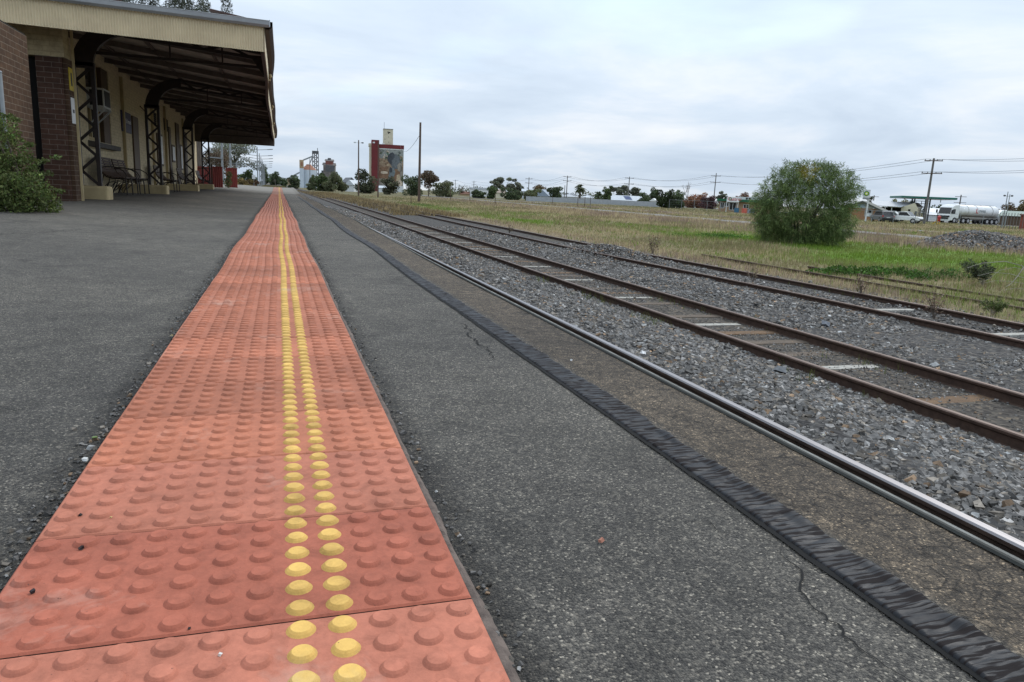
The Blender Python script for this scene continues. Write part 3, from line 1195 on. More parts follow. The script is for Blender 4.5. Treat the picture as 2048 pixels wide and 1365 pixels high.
yl = lambda a_, b_, s_: list(np.arange(a_, b_, s_))
rail("bright silver-topped rail running close beside the platform edge", [(3.60, y) for y in yl(-3, 700, 12)], -1.075, RAILTOP, RAILSIDE)
rail("bright-topped rail hidden right against the platform wall", [(1.92, y) for y in yl(-3, 700, 12)], -1.05, RAILTOP, RAILSIDE)
rail("rusty rail with white sleepers on its far side, nearest rail of the second track",
     [(6.25 - .0022 * y, y) for y in yl(-3, 420, 6)], -1.335, RUSTTOP, RUST)
rail("rusty rail with white sleepers on its near side, far rail of the second track", [(7.70 - .0022 * y, y) for y in yl(-3, 420, 6)], -1.335, RUSTTOP, RUST)
c4 = lambda y: 10.72 - .45 * sst(10, 26, y) - .05 * max(0, y - 40) / 20
c5 = lambda y: 12.40 - .45 * sst(14, 28, y) - .30 * max(0, y - 40) / 20
rail("dark rusty rail partly buried in ballast, near rail of the third track", [(c4(y), y) for y in yl(-3, 95, 2)], -1.285, RUSTTOP, RUST)
rail("dark rusty rail with dry weeds along it, far rail of the third track", [(c5(y), y) for y in yl(-3, 95, 2)], -1.285, RUSTTOP, RUST)
rail("old rail sunk in grass, nearer of the overgrown siding", [(15.1, y) for y in yl(-3, 25, 2)], -1.345, RUST, RUST)
rail("old rail sunk in grass, farther of the overgrown siding beside the clover", [(16.6, y) for y in yl(-3, 21, 2)], -1.35, RUST, RUST)


def sleeper(mat, w, name="sleeper", L=2.5):
    mb = MB().box((0, 0, .06), (L, w, .12))
    o = mb.build(name, mat, origin=(0, 0, 0))
    bevel(o, .012)
    return o


sp_t = sleeper(TIMB, .24)
tag(sp_t, "grey-brown timber sleeper half covered by gravel under the second track", "sleeper", "timber sleepers of the second track")
sp_r = sleeper(TIMBR, .24)
tag(sp_r, "orange-brown timber sleeper half covered by gravel under the second track", "sleeper", "timber sleepers of the second track")
sp_w = sleeper(WHITEP, .17, L=1.16)
tag(sp_w, "white painted sleeper in the second track", "sleeper", "white painted sleepers of the second track")
wl_lab = ["nearest white painted sleeper between the two rusty rails of the second track", "second nearest white painted sleeper in the second track",
          "third nearest white painted sleeper in the second track", "fourth nearest white painted sleeper in the second track",
          "fifth nearest white painted sleeper in the second track", "sixth nearest white painted sleeper in the second track"]
first = {}
rr = random.Random(8)
wi = 0
for k in range(-6, 46):
    y = 6.62 + .762 * k + rr.uniform(-.05, .05)
    cx = 6.975 - .0022 * y
    if k % 4 == 0 and k >= 0:
        src, key = sp_w, 'w'
        z = -1.468 - .12
        lab = wl_lab[wi] if wi < 6 else "distant white painted sleeper in the second track"
        wi += 1
    else:
        key = 'r' if rr.random() < .45 else 't'
        src = sp_r if key == 'r' else sp_t
        z = -1.469 - .12 + rr.uniform(-.012, .010)
        lab = None
    if key not in first:
        first[key] = 1
        o = src
        o.location = (cx, y, z)
        if lab: o["label"] = lab
    else:
        o = dup(src, (cx, y, z), lab)
    o.rotation_euler = (0, 0, rr.uniform(-.025, .025))
for (x, y, lab) in ((11.5, 7.9, "pale whitewashed sleeper in the third track, nearest of its kind"), (11.5, 10.4, "pale whitewashed sleeper in the third track, farther one")):
    o = dup(sp_w, (x, y, -1.368 - .112), lab, group="whitewashed sleepers of the third track")


# ------------------------------------------------------------------ ballast stones
CUBE = np.array([(-1, -1, -1), (1, -1, -1), (1, 1, -1), (-1, 1, -1), (-1, -1, 1), (1, -1, 1), (1, 1, 1), (-1, 1, 1)], float) * .55
CT = np.array([(0, 2, 1), (0, 3, 2), (4, 5, 6), (4, 6, 7), (0, 1, 5), (0, 5, 4), (1, 2, 6), (1, 6, 5), (2, 3, 7), (2, 7, 6), (3, 0, 4), (3, 4, 7)])


def stones(P, S, r, grey=1.0, rustp=.035):
    n = len(P)
    B = CUBE[None] * (1 + r.uniform(-.48, .38, (n, 8, 3))) * r.uniform(.65, 1.25, (n, 1, 3))
    q = r.standard_normal((n, 4))
    q /= np.linalg.norm(q, axis=1)[:, None]
    w, x, y, z = q.T
    R = np.stack([np.stack([1 - 2 * (y * y + z * z), 2 * (x * y - z * w), 2 * (x * z + y * w)], -1),
                  np.stack([2 * (x * y + z * w), 1 - 2 * (x * x + z * z), 2 * (y * z - x * w)], -1),
                  np.stack([2 * (x * z - y * w), 2 * (y * z + x * w), 1 - 2 * (x * x + y * y)], -1)], 1)
    Vv = np.einsum('nij,nkj->nki', R, B) * (S[:, None, None] * .5)
    Vv[:, :, 2] *= .8
    Vv = Vv + P[:, None, :]
    Ff = CT[None] + (np.arange(n) * 8)[:, None, None]
    t = np.exp(r.normal(0, .42, n)) * .128 * grey
    c = t[:, None] * np.array([1.05, 1.0, .945])
    warm = r.random(n)
    c = np.where((warm < .22)[:, None], t[:, None] * np.array([1.14, 1.0, .84]), c)
    c = np.where((warm < rustp)[:, None], t[:, None] * np.array([1.7, 1.16, .74]), c)
    c = np.where((warm > .975)[:, None], t[:, None] * np.array([1.9, 1.9, 1.85]), c)
    c = np.clip(c, .02, .6)
    cf = np.repeat(c, 12, 0)
    return Vv.reshape(-1, 3), Ff.reshape(-1, 3), cf


def bed():
    r = np.random.default_rng(21)
    Ps, Ss = [], []

    def strip(x0, x1, y0, y1, per, s0, s1, zoff=0.0):
        n = int((x1 - x0) * (y1 - y0) * per)
        x = r.uniform(x0, x1, n)
        y = r.uniform(y0, y1, n)
        z = prof(x) + zoff + .07 * (fb(x * 2.2, y * 2.2, 61) - .5) * (np.abs(x - 7) > .75)
        Ps.append(np.stack([x, y, z], 1))
        Ss.append(r.uniform(s0, s1, n) * np.exp(r.normal(0, .18, n)))
    # shoulder between the main line and the second track
    strip(3.66, 6.2, .2, 5.5, 900, .042, .090)
    strip(3.66, 6.2, 5.5, 12, 620, .048, .092)
    strip(3.66, 6.2, 12, 26, 330, .055, .09)
    strip(3.66, 6.2, 26, 60, 90, .08, .12)
    strip(1.25, 3.5, -1, 20, 170, .05, .09, -.01)
    # fine stone between the rails of the second track
    strip(6.32, 7.64, 1.5, 10, 400, .018, .045, -.004)
    strip(6.32, 7.64, 10, 26, 170, .03, .055, -.004)
    strip(6.32, 7.64, 1.5, 12, 120, .016, .034, .010)
    strip(6.32, 7.64, 12, 40, 120, .03, .06, .006)
    # ballast between second and third track
    strip(7.78, 10.65, 2.5, 9, 560, .045, .088, -.012)
    strip(7.78, 10.7, 9, 18, 330, .055, .098)
    strip(7.78, 10.4, 18, 40, 110, .07, .11)
    strip(10.78, 12.3, 4, 12, 420, .04, .07, -.015)
    strip(10.6, 12.2, 12, 28, 150, .06, .09)
    strip(10.8, 12.3, 5, 12, 70, .04, .08, .028)
    strip(12.4, 14.2, 5, 14, 130, .04, .08)
    strip(12.4, 13.6, 14, 30, 50, .06, .09)
    P, S = np.concatenate(Ps), np.concatenate(Ss)
    # thin out towards weeds
    keep = ~((P[:, 0] > 12.4) & (r.random(len(P)) < sst(12.4, 14.2, P[:, 0])))
    # bare dirt patches between the rails
    dirt = (P[:, 0] > 6.32) & (P[:, 0] < 7.64) & (fb(P[:, 0] * 1.1, P[:, 1] * .9, 77) > .52)
    keep &= ~(dirt & (r.random(len(P)) < .8))
    v, f, c = stones(P[keep], S[keep], r)
    o = mesh_np("ballast", v, f, STONE, col=c, origin=(5, 0, -1.3))
    tag(o, kind="stuff")
    # the low heap that buries the third track
    n = 2600
    x = r.normal(11.2, .75, n)
    y = r.normal(22.8, 1.9, n)
    h = .34 * np.exp(-((x - 11.2) / .95) ** 2 - ((y - 22.8) / 2.2) ** 2)
    v, f, c = stones(np.stack([x, y, prof(x) + h * r.uniform(.5, 1, n)], 1), r.uniform(.05, .10, n), r, 1.15)
    tag(mesh_np("ballast_heap", v, f, STONE, col=c, origin=(11.2, 22.8, -1.37)), "low heap of loose ballast burying the rails of the third track", "stone heap")
    # big pile at the right
    c0 = gp(2062, 506)
    n = 5200
    a_ = r.uniform(0, 2 * np.pi, n)
    rad = np.sqrt(r.random(n)) * 1.05
    x, y = c0[0] + 4.2 * rad * np.cos(a_), c0[1] + 3.0 + 3.4 * rad * np.sin(a_)
    h = np.clip(1.0 * (1 - rad ** 1.6), 0, 2) * (.75 + .5 * fb(x * .7, y * .7, 5))
    v, f, c = stones(np.stack([x, y, ground(x, y) + h], 1), r.uniform(.12, .24, n), r, .95, .12)
    # a core so the pile is solid
    mbx = MB()
    mbx.dome((c0[0], c0[1] + 3.0, c0[2] - .15), 1, (3.3, 2.7, .62), 20, 8)
    core = mbx.build("pile_core", GROUND, origin=(c0[0], c0[1] + 3, c0[2]))
    at = core.data.color_attributes.new("col", 'FLOAT_COLOR', 'CORNER')
    at.data.foreach_set("color", np.tile(np.array([.07, .065, .06, 1], np.float32), len(core.data.loops)))
    core.data.materials.clear()
    core.data.materials.append(STONE)
    tag(core, "broad pile of broken grey rock in the weeds at the right", "rock pile")
    mesh_np("loose_rock", v, f, STONE, core, col=c)
    # single odd stones
    for (px, py, s_, colr, lab) in ((900, 483, .19, (.62, .60, .55), "pale cream rock lying against the second track's near rail"),
                                    (1652, 647, .16, (.20, .21, .23), "upright grey stone beside the second track's far rail"),
                                    (1592, 655, .15, (.30, .13, .05), "orange rusty stone beside the second track's far rail"),
                                    (914, 535, .14, (.30, .19, .10), "tan round stone in the ballast by the silver rail"),
                                    (1560, 742, .20, (.17, .175, .18), "large flat grey stone against the second track's near rail")):
        p = atz(px, py, -1.36)
        v, f, c = stones(np.array([[p[0], p[1], float(prof(p[0])) + s_ * .3]]), np.array([s_]), np.random.default_rng(int(px)))
        tag(mesh_np("stone", v, f, STONE, col=np.tile(colr, (12, 1)), origin=(p[0], p[1], float(prof(p[0])))), lab, "stone")


bed()

# grit and crumbs of asphalt caught along the edges of the tiles
def grit():
    r = np.random.default_rng(33)
    n = 1500
    y = -.6 + 7 * r.random(n) ** 1.6
    left = r.random(n) < .72
    x = np.where(left, -.304 - np.abs(r.normal(0, .022, n)), .312 + np.abs(r.normal(0, .016, n)))
    z = np.asarray(pz(x, y)) - .010
    v, f, c = stones(np.stack([x + warp_dx(y), y, z], 1), r.uniform(.004, .013, n) * np.where(r.random(n) < .06, 1.8, 1), r, .75, .05)
    tag(mesh_np("edge_grit", v, f, STONE, col=c, origin=(-.3, 2, 0)), kind="stuff")


grit()

# pebbles and litter lying on the paving
for (px, py, s_, colr, lab) in ((66, 1187, .020, (.03, .025, .028), "dark pebble near the left edge of the red tiles"), (163, 1099, .016, (.03, .02, .02), "dark pebble on the red tiles beside a joint"),
                                (161, 1032, .012, (.025, .02, .02), "small dark pebble between two red dots"), (379, 1259, .011, (.035, .025, .025), "small dark chip on a tile joint"),
                                (440, 1312, .011, (.62, .60, .56), "tiny white chip on the nearest red tile"), (222, 1036, .010, (.60, .45, .2), "tiny yellow seed on the red tiles"),
                                (1143, 716, .020, (.70, .70, .70), "white scrap lying on the brown platform coping"), (1204, 1072, .020, (.36, .16, .11), "reddish leaf scrap on the black asphalt"),
                                (170, 912, .022, (.50, .50, .48), "pale stone chip at the left edge of the strip"), (343, 668, .03, (.32, .27, .14), "pale dry leaf at the left edge of the strip"),
                                (190, 870, .02, (.14, .20, .07), "small green leaf at the left edge of the strip")):
    p = atz(px, py, 0)
    z = float(pz(p[0] * (.2 if abs(p[0]) < .3 else 1), p[1])) - (0 if abs(p[0]) < .3 else .010)
    s_ *= .62
    v, f, c = stones(np.array([[p[0], p[1], z + s_ * .22]]), np.array([s_]), np.random.default_rng(int(px + py)))
    tag(mesh_np("pebble", v, f, STONE, col=np.tile(colr, (12, 1)), origin=(p[0], p[1], z)), lab, "pebble")


# ------------------------------------------------------------------ station building
BX = -4.5                                           # main wall face


def building():
    root = thing("station_building", "cream painted brick station building with dark brown brick end behind the canopy", "station", (-6.5, 25, 0))
    # long cream wall (cut round the window)
    wy0, wy1, wz0, wz1 = 20.6, 23.3, 1.42, 3.42
    mb = MB()
    for (y0, y1, z0, z1) in ((14.5, wy0, -.1, 4.3), (wy1, 46.5, -.1, 4.3), (wy0, wy1, -.1, wz0), (wy0, wy1, wz1, 4.3)):
        mb.b2((BX - .35, y0, z0), (BX, y1, z1))
    mb.build("wall", CREAMW, root)
    mb = MB()
    mb.b2((-12, 46.5, -.1), (BX, 46.85, 4.3)).b2((-12.3, 14.5, -.1), (-12, 46.5, 4.3))
    mb.build("wall", CREAMX, root)
    mb = MB()
    mb.b2((-9.0, 14.1, 2.5), (-3.42, 14.495, 4.1))
    mb.build("gable_wall", CREAMX, root)
    mb = MB()
    mb.b2((-3.86, 14.1, -.1), (-3.46, 14.495, 2.497))
    for k in range(5):                              # bull-nosed corner
        a0, a1 = math.pi / 2 * k / 5, math.pi / 2 * (k + 1) / 5
    mb.build("brick_pier", BRICKD, root)
    MB().b2((-3.458, 14.16, -.1), (-3.40, 14.5, 2.497)).build("pier_corner", BRICKY, root)
    MB().b2((-9, 14.3, -.1), (-3.87, 14.6, 2.49)).build("dark_doorway", DARK, root)
    # the lighter brick block in front of it
    mb = MB()
    mb.b2((-9.0, 10.9, -.1), (-3.56, 12.2, 2.50))
    mb.build("brick_block", BRICKX, root)
    mb = MB()
    r_ = .1
    pts = [(-3.559, 12.2), (-3.45, 12.2), (-3.45, 10.9 + r_)] + [(-3.45 - r_ + r_ * math.cos(t), 10.9 + r_ - r_ * math.sin(t)) for t in (.4, .8, 1.2)] + [(-3.559, 10.9)]
    mb.prism(pts, (0, 0, -.1), (1, 0, 0), (0, 1, 0), (0, 0, 2.60))
    mb.build("brick_corner", BRICKY, root)
    mb = MB()
    mb.b2((-9.0, 10.95, 2.502), (-3.47, 12.2, 2.53))
    mb.build("parapet_cap", DARK, root)
    # main roof, tiled, with a barge board at its end
    mb = MB()
    rx, rz = -8.4, 6.6
    rx, rz = -8.4, 8.3
    mb.add([(BX - .1, 25.5, 5.75), (BX - .1, 47.2, 5.75), (rx, 47.2, rz), (rx, 25.5, rz), (-12.5, 25.5, 5.75), (-12.5, 47.2, 5.75)],
           [(0, 1, 2, 3), (3, 2, 5, 4), (0, 3, 4), (1, 5, 2)])
    mb.build("roof", REDTILE, root)
    mb = MB()
    mb.beam((BX + .05, 25.42, 5.70), (rx, 25.42, 8.36), .06, .24)
    mb.beam((-12.6, 25.42, 5.70), (rx, 25.42, 8.36), .06, .24)
    mb.build("barge_board", GUTBR, root)
    # chimney
    MB().tube([(-5.35, 26.2, 5.9), (-5.35, 26.2, 8.2)], .11, 9).build("vent_pipe", GUTBR, root)
    MB().b2((-12.2, 25.6, 4.3), (BX - .05, 47, 5.76)).build("upper_wall", CREAMX, root)
    # pilasters and recesses
    for (y0, y1, z1, m) in ((26.5, 27.5, 2.5, BROWNP), (35.0, 35.6, 2.75, BROWNP), (37.4, 38.6, 3.1, BROWNP), (41.0, 41.7, 2.9, BROWNP), (44.2, 44.8, 3.0, BROWNP)):
        MB().b2((BX + .002, y0, 0), (BX + .05, y1, z1)).build("door", m, root)
    for y in (17.9, 24.9, 30.5, 33.9, 40.1):
        MB().b2((BX + .002, y, 0), (BX + .09, y + .11, 3.5)).build("pilaster", CREAMP, root)
    # the window with its reveal, frame and sill
    MB().b2((BX - .30, wy0, wz0), (BX - .27, wy1, wz1)).build("reveal_back", DARK, root)
    fr = MB()
    for (y0, y1, z0, z1) in ((wy0, wy0 + .12, wz0, wz1), (wy1 - .95, wy1 - .83, wz0, wz1), (wy0 + .12, wy1 - .95, wz1 - .12, wz1), (wy0 + .12, wy1 - .95, wz0, wz0 + .1),
                             (wy0 + .12, wy1 - .95, 2.42, 2.52), ((wy0 + wy1 - .8) / 2 - .03, (wy0 + wy1 - .8) / 2 + .03, wz0 + .1, 2.42)):
        fr.b2((BX - .24, y0, z0), (BX - .12, y1, z1))
    win = fr.build("window", CREAMP, root)
    MB().b2((BX - .20, wy0 + .1, wz0 + .08), (BX - .18, wy1 - .9, wz1 - .1)).build("pane", GLASSD, win)
    MB().b2((BX - .25, wy1 - .80, wz0), (BX - .02, wy1 - .002, wz1)).build("reveal", BROWNP, win)
    sl = MB()
    sl.prism([(0, 0), (.34, -.05), (.34, -.17), (0, -.17)], (BX - .15, wy0 - .15, wz0), (1, 0, 0), (0, 0, 1), (0, wy1 - wy0 + .35, 0))
    sl.build("sill", SLATE, win)
    # wall clutter that is fixed to it
    mb = MB()
    mb.tube([(BX + .03, 28.2, 2.95), (BX + .03, 29.2, 2.85), (BX + .03, 29.25, 1.7)], .018, 6)
    mb.box((BX + .04, 29.25, 1.62), (.06, .14, .2))
    mb.build("conduit", BROWNP, root)
    MB().b2((-3.399, 14.50, 0), (-3.36, 14.54, 3.2)).build("corner_trim", CREAMP, root)


building()


def canopy():
    root = thing("platform_canopy", "long platform canopy with cream corrugated fascia on black iron lattice posts", "canopy", (-2, 13.2, 0))
    Y0, Y1, XE = 13.2, 46.2, -.13
    ZB, ZT = 2.76, 3.17                             # fascia bottom / top

    def corr(name, p0, p1, zb, zt, mat, n, amp=.013):
        p0, p1 = np.array(p0, float), np.array(p1, float)
        L_ = np.linalg.norm(p1 - p0)
        per = int(L_ / .042)
        k = np.arange(per * 4 + 1)
        s = k / (per * 4)
        off = amp * np.array([0, 1, 0, -1])[k % 4]
        base = p0 + (p1 - p0) * s[:, None] + np.array(n, float) * off[:, None]
        zb_ = np.full(len(k), zb) if np.isscalar(zb) else np.interp(s, [0, 1], zb)
        zt_ = np.full(len(k), zt) if np.isscalar(zt) else np.interp(s, [0, 1], zt)
        v = np.concatenate([np.c_[base, zb_], np.c_[base, zt_]])
        m = len(k)
        i = np.arange(m - 1)
        return mesh_np(name, v, np.stack([i, i + 1, m + i + 1, m + i], 1), mat, root, smooth=True)
    corr("end_fascia", (-9, Y0), (XE, Y0), (ZB + .16, ZB), (ZT + .19, ZT + .03), CREAM, (0, -1))
    mb = MB()                                       # a worn side fascia seen edge on
    yy = np.arange(Y0, Y1, .5)
    wob = lambda y: .018 * math.sin(y * .5) + .03 * math.sin(y * .16 + 1) + .028 * math.exp(-((y - 17.2) / 2.0) ** 2)
    for a_, b_ in zip(yy[:-1], yy[1:]):
        xa, xb = XE + wob(a_) * .6, XE + wob(b_) * .6
        za, zb = ZB + .02 * math.sin(a_ * 1.1), ZB + .02 * math.sin(b_ * 1.1)
        mb.add([(xa, a_, za), (xb, b_, zb), (xb, b_, ZT), (xa, a_, ZT), (xa - .016, a_, za), (xb - .016, b_, zb), (xb - .016, b_, ZT), (xa - .016, a_, ZT)],
               [(0, 1, 2, 3), (7, 6, 5, 4), (4, 5, 1, 0)])
    mb.build("side_fascia", CREAM, root)
    mb = MB()                                       # brown backing board inside it
    for a_, b_ in zip(yy[:-1], yy[1:]):
        xa, xb = XE - .02 + wob(a_) * .6, XE - .02 + wob(b_) * .6
        mb.add([(xa, a_, ZB - .02), (xb, b_, ZB - .02), (xb, b_, ZT), (xa, a_, ZT), (xa - .05, a_, ZB - .02), (xb - .05, b_, ZB - .02), (xb - .05, b_, ZT), (xa - .05, a_, ZT)],
               [(0, 1, 2, 3), (7, 6, 5, 4), (4, 5, 1, 0)])
    mb.build("backing_board", GUTBR, root)
    corr("far_fascia", (-5, Y1), (XE, Y1), 2.70, (3.76, 3.17), DKWOOD, (0, -1))
    # gutters
    mb = MB()
    mb.smooth = False
    prf = [(0, .0), (-.05, -.005), (-.085, .03), (-.095, .085), (-.10, .10), (-.085, .105), (-.08, .03), (-.02, .012), (0, .012)]
    mb.prism([(p[0], p[1]) for p in prf], (-9, Y0 - .012, ZT + .15), (0, 1, 0), (0, 0, 1), (8.98 + XE + .12, 0, -.16))
    mb.b2((XE + .085, Y0 - .11, ZT - .012), (XE + .1, Y0 - .012, ZT + .10))
    mb.build("end_gutter", GALV, root)
    mb = MB()
    for a_, b_ in zip(yy[:-1], yy[1:]):
        pa, pb = wob(a_), wob(b_)
        sec = [(.0, -.02), (.07, -.02), (.12, .03), (.125, .11), (.0, .11)]
        A = [(XE + .008 + pa * .6 + x * (1 + pa * 3), a_, ZT + z - .02) for x, z in sec]
        B = [(XE + .008 + pb * .6 + x * (1 + pb * 3), b_, ZT + z - .02) for x, z in sec]
        mb.add(A + B, [(i, i + 1, 6 + i, 5 + i) for i in range(4)])
    mb.build("side_gutter", GUTBR, root)
    for y in (18.6, 26.1, 33.5, 40.6):
        MB().tube([(XE + .03, y, ZT - .05), (XE + .06, y, ZT - .12), (XE + .02, y, ZT - .2)], .03, 8).build("gutter_spout", CREAMP, root)
    # roof sheets
    zr = lambda x: 3.24 + (XE - x) * .12
    mb = MB()
    xs = [XE + .1, -1.2, -2.4, -3.6, BX - .05]
    for x0, x1 in zip(xs[:-1], xs[1:]):
        for dz_, order in ((0, (0, 1, 2, 3)), (-.02, (3, 2, 1, 0))):
            h0, h1 = min(zr(x0), 3.26 - .018 * x0), min(zr(x1), 3.26 - .018 * x1)
            mb.add([(x0, Y0 - .03, h0 + dz_), (x0, Y0 + 3.6, zr(x0) + dz_), (x1, Y0 + 3.6, zr(x1) + dz_), (x1, Y0 - .03, h1 + dz_)], [order])
            mb.add([(x0, Y0 + 3.6, zr(x0) + dz_), (x0, Y1 + .1, zr(x0) + dz_), (x1, Y1 + .1, zr(x1) + dz_), (x1, Y0 + 3.6, zr(x1) + dz_)], [order])
    mb.add([(-9, Y0 - .03, 3.34), (-9, 16.8, 3.78), (BX - .05, 16.8, 3.78), (BX - .05, Y0 - .03, 3.34)], [(0, 1, 2, 3)])
    mb.build("roof_sheet", CORRUN, root)
    MB().beam((XE - .9, Y0 + .6, zr(XE - .9) + .10), (XE + .02, Y0 + .6, zr(XE) + .08), .30, .03).build("flashing", GUTBR, root)
    # rafters
    for k, y in enumerate(np.arange(17.2, 46, 1.85)):
        mb = MB().beam((BX + .05, y, zr(BX) - .11), (XE - .06, y, zr(XE) - .09), .075, .12)
        mb.build("rafter", DKWOOD, root)
    for x in (-1.3, -2.7, -3.9):
        MB().beam((x, Y0 + 3.7, zr(x) - .045), (x, Y1, zr(x) - .045), .07, .05).build("purlin", DKWOOD, root)
    # lattice posts with quarter-ring brackets and trusses
    for n_, y in enumerate((15.8, 24.0, 33.2, 40.8)):
        zf = float(pz(-3.5, y)) - .01
        mb = MB()
        hw = .045
        for x in (-3.67, -3.34):
            mb.box((x, y, (zf + .26 + 2.62) / 2), (.07, .10, 2.36 - zf))
        z = zf + .28
        step = (2.58 - z) / 8
        for i in range(8):
            xa, xb = (-3.65, -3.36) if i % 2 else (-3.36, -3.65)
            mb.beam((xa, y - .03, z + i * step), (xb, y - .03, z + (i + 1) * step), .012, .055)
        mb.b2((-3.71, y - .06, 2.56), (-3.30, y + .06, 2.66))
        post = mb.build("lattice_post", BLACKM, root)
        mb = MB()
        cx_, cz_ = -2.68, 2.60
        N = 14
        for i in range(N):
            t0, t1 = math.pi / 2 * i / N, math.pi / 2 * (i + 1) / N
            P = []
            for t, rad in ((t0, .64), (t1, .64), (t1, 1.0), (t0, 1.0)):
                P.append((cx_ - rad * math.cos(t), cz_ + min(rad, 9) * math.sin(t) * (.62 / .64 if rad < .7 else .86)))
            mb.prism(P, (0, y - .06, 0), (1, 0, 0), (0, 0, 1), (0, .12, 0))
        mb.build("bracket", BLACKM, post)
        pl = MB().b2((-4.42, y - .24, -.05), (-3.16, y + .24, zf + .26))
        o = pl.build("plinth", CREAMP, post)
        bevel(o, .05, 3)
        tr = MB()
        top = lambda x: np.interp(x, [-2.76, XE - .06], [3.44, 3.14])
        bot = lambda x: np.interp(x, [-2.76, XE - .06], [3.22, 3.02])
        tr.beam((-2.76, y, top(-2.76)), (XE - .06, y, top(XE)), .08, .075)
        tr.beam((-2.76, y, bot(-2.76)), (XE - .06, y, bot(XE)), .08, .06)
        xs = np.linspace(-2.7, XE - .3, 6)
        for i in range(5):
            a_, b_ = (top, bot) if i % 2 == 0 else (bot, top)
            tr.beam((xs[i], y, a_(xs[i])), (xs[i + 1], y, b_(xs[i + 1])), .03, .05)
        for x in (-1.95, -.98):
            tr.beam((x, y, 2.86), (x, y, top(x)), .05, .03)
        tr.beam((-3.40, y, 2.86), (XE - .06, y, 2.86), .04, .055)
        tr.prism([(0, 0), (-.28, 0), (0, -.40)], (XE - .05, y - .03, 3.08), (1, 0, 0), (0, 0, 1), (0, .06, 0))
        tr.build("truss", BLACKM, root)


canopy()


# ------------------------------------------------------------------ things under the canopy
def bench():
    """slatted garden bench, facing +x, base at the wall side"""
    root = thing("bench", "dark slatted bench with curved iron arms, nearest to the first lattice post", "bench", (0, 0, 0), "slatted benches along the station wall")
    L = 1.7
    curve = [(-.30, .93), (-.27, .80), (-.225, .67), (-.17, .56), (-.08, .47), (.05, .435), (.19, .43), (.33, .435)]
    sl = MB()
    for (x0, z0), (x1, z1) in zip(curve[:-1], curve[1:]):
        for f in (.22, .72):
            x, z = x0 + (x1 - x0) * f, z0 + (z1 - z0) * f
            d = math.hypot(x1 - x0, z1 - z0)
            tx, tz = (x1 - x0) / d, (z1 - z0) / d
            R = np.array([[tx, 0, -tz], [0, 1, 0], [tz, 0, tx]])
            sl.box((x, 0, z), (.048, L, .022), R)
    back = MB()
    nb = 8 * 6
    sl.build("slats", BENCHW, root)
    for s in (-1, 1, 0):
        y = s * (L / 2 - .09)
        fr = MB()
        fr.tube([(x - .012, y, z - .03) for x, z in curve], .016, 6)
        fr.tube([(.33, y, .435), (.35, y, .25), (.36, y, 0)], .017, 6)
        fr.tube([(-.15, y, .50), (-.20, y, .28), (-.33, y, .0)], .017, 6)
        fr.tube([(-.26, y, .08), (-.05, y, .30), (.10, y, .34), (.34, y, .40)], .012, 6)
        if s:
            fr.tube([(-.22, y, .66), (-.05, y, .70), (.16, y, .68), (.30, y, .60), (.36, y, .50), (.34, y, .42)], .014, 6)
        fr.build("iron_end" if s else "iron_support", BLACKM, root)
    return root


b0 = bench()
bl = [(-3.98, 20.9, 0, None), (-3.98, 22.75, 0, "dark slatted bench below the purple sign, second bench from the first lattice post"),
      (-3.92, 29.4, 0, "dark slatted bench between the second and third lattice posts"),
      (-3.9, 35.6, 0, "dark slatted bench just beyond the third lattice post"), (-3.88, 43.3, 0, "dark slatted bench beyond the fourth lattice post, farthest of the benches")]
for i, (x, y, rz, lab) in enumerate(bl):
    z = float(pz(x, y)) - .01
    if i == 0:
        b0.location = (x, y, z)
    else:
        dup(b0, (x, y, z), lab)

# air conditioner in the window
t = thing("air_conditioner", "boxy window air conditioner on a bracket in the station window", "air conditioner", (BX + .1, 21.2, 2.62))
o = MB().b2((BX - .1, 20.85, 2.24), (BX + .34, 21.62, 2.72)).build("housing", OFFW, t)
MB().b2((BX + .341, 20.92, 2.29), (BX + .35, 21.55, 2.67)).build("grille", BLACKPL, t)
MB().b2((BX + .02, 20.849, 2.29), (BX + .31, 20.840, 2.67)).build("side_vent", BLACKPL, t)
mb = MB()
for y in (20.9, 21.55):
    mb.beam((BX, y, 2.21), (BX + .36, y, 2.21), .04, .04).beam((BX + .01, y, 1.86), (BX + .33, y, 2.19), .03, .03)
mb.beam((BX + .02, 20.9, 2.21), (BX + .02, 21.55, 2.21), .03, .03)
mb.build("bracket", OFFW, t)

# the station's name board
t = thing("station_sign", "purple station name sign with white lettering on the cream wall", "sign", (BX + .03, 25.5, 1.9))
MB().b2((BX + .012, 24.75, 1.90), (BX + .04, 26.25, 2.52)).build("board", PURPLE, t)
text("lettering", "St Arnaud", .20, WHITE, (BX + .042, 25.78, 2.24), (0, 1, 0), (0, 0, 1), t, .002)

t = thing("warning_sign", "small yellow warning sign on the brown brick pier", "sign", (-3.39, 14.3, 1.9))
MB().b2((-3.398, 14.22, 1.98), (-3.388, 14.46, 2.36)).build("sign_face", YELSIGN, t)
MB().b2((-3.387, 14.30, 2.06), (-3.384, 14.38, 2.28)).build("symbol", BLACKPL, t)
t = thing("notice", "white paper notice below the yellow sign on the brick pier", "notice", (-3.39, 14.3, 1.3))
MB().b2((-3.398, 14.24, 1.42), (-3.390, 14.46, 1.86)).build("sheet", PAPER, t)
MB().b2((-3.389, 14.30, 1.60), (-3.387, 14.40, 1.66)).build("print", BLACKPL, t)

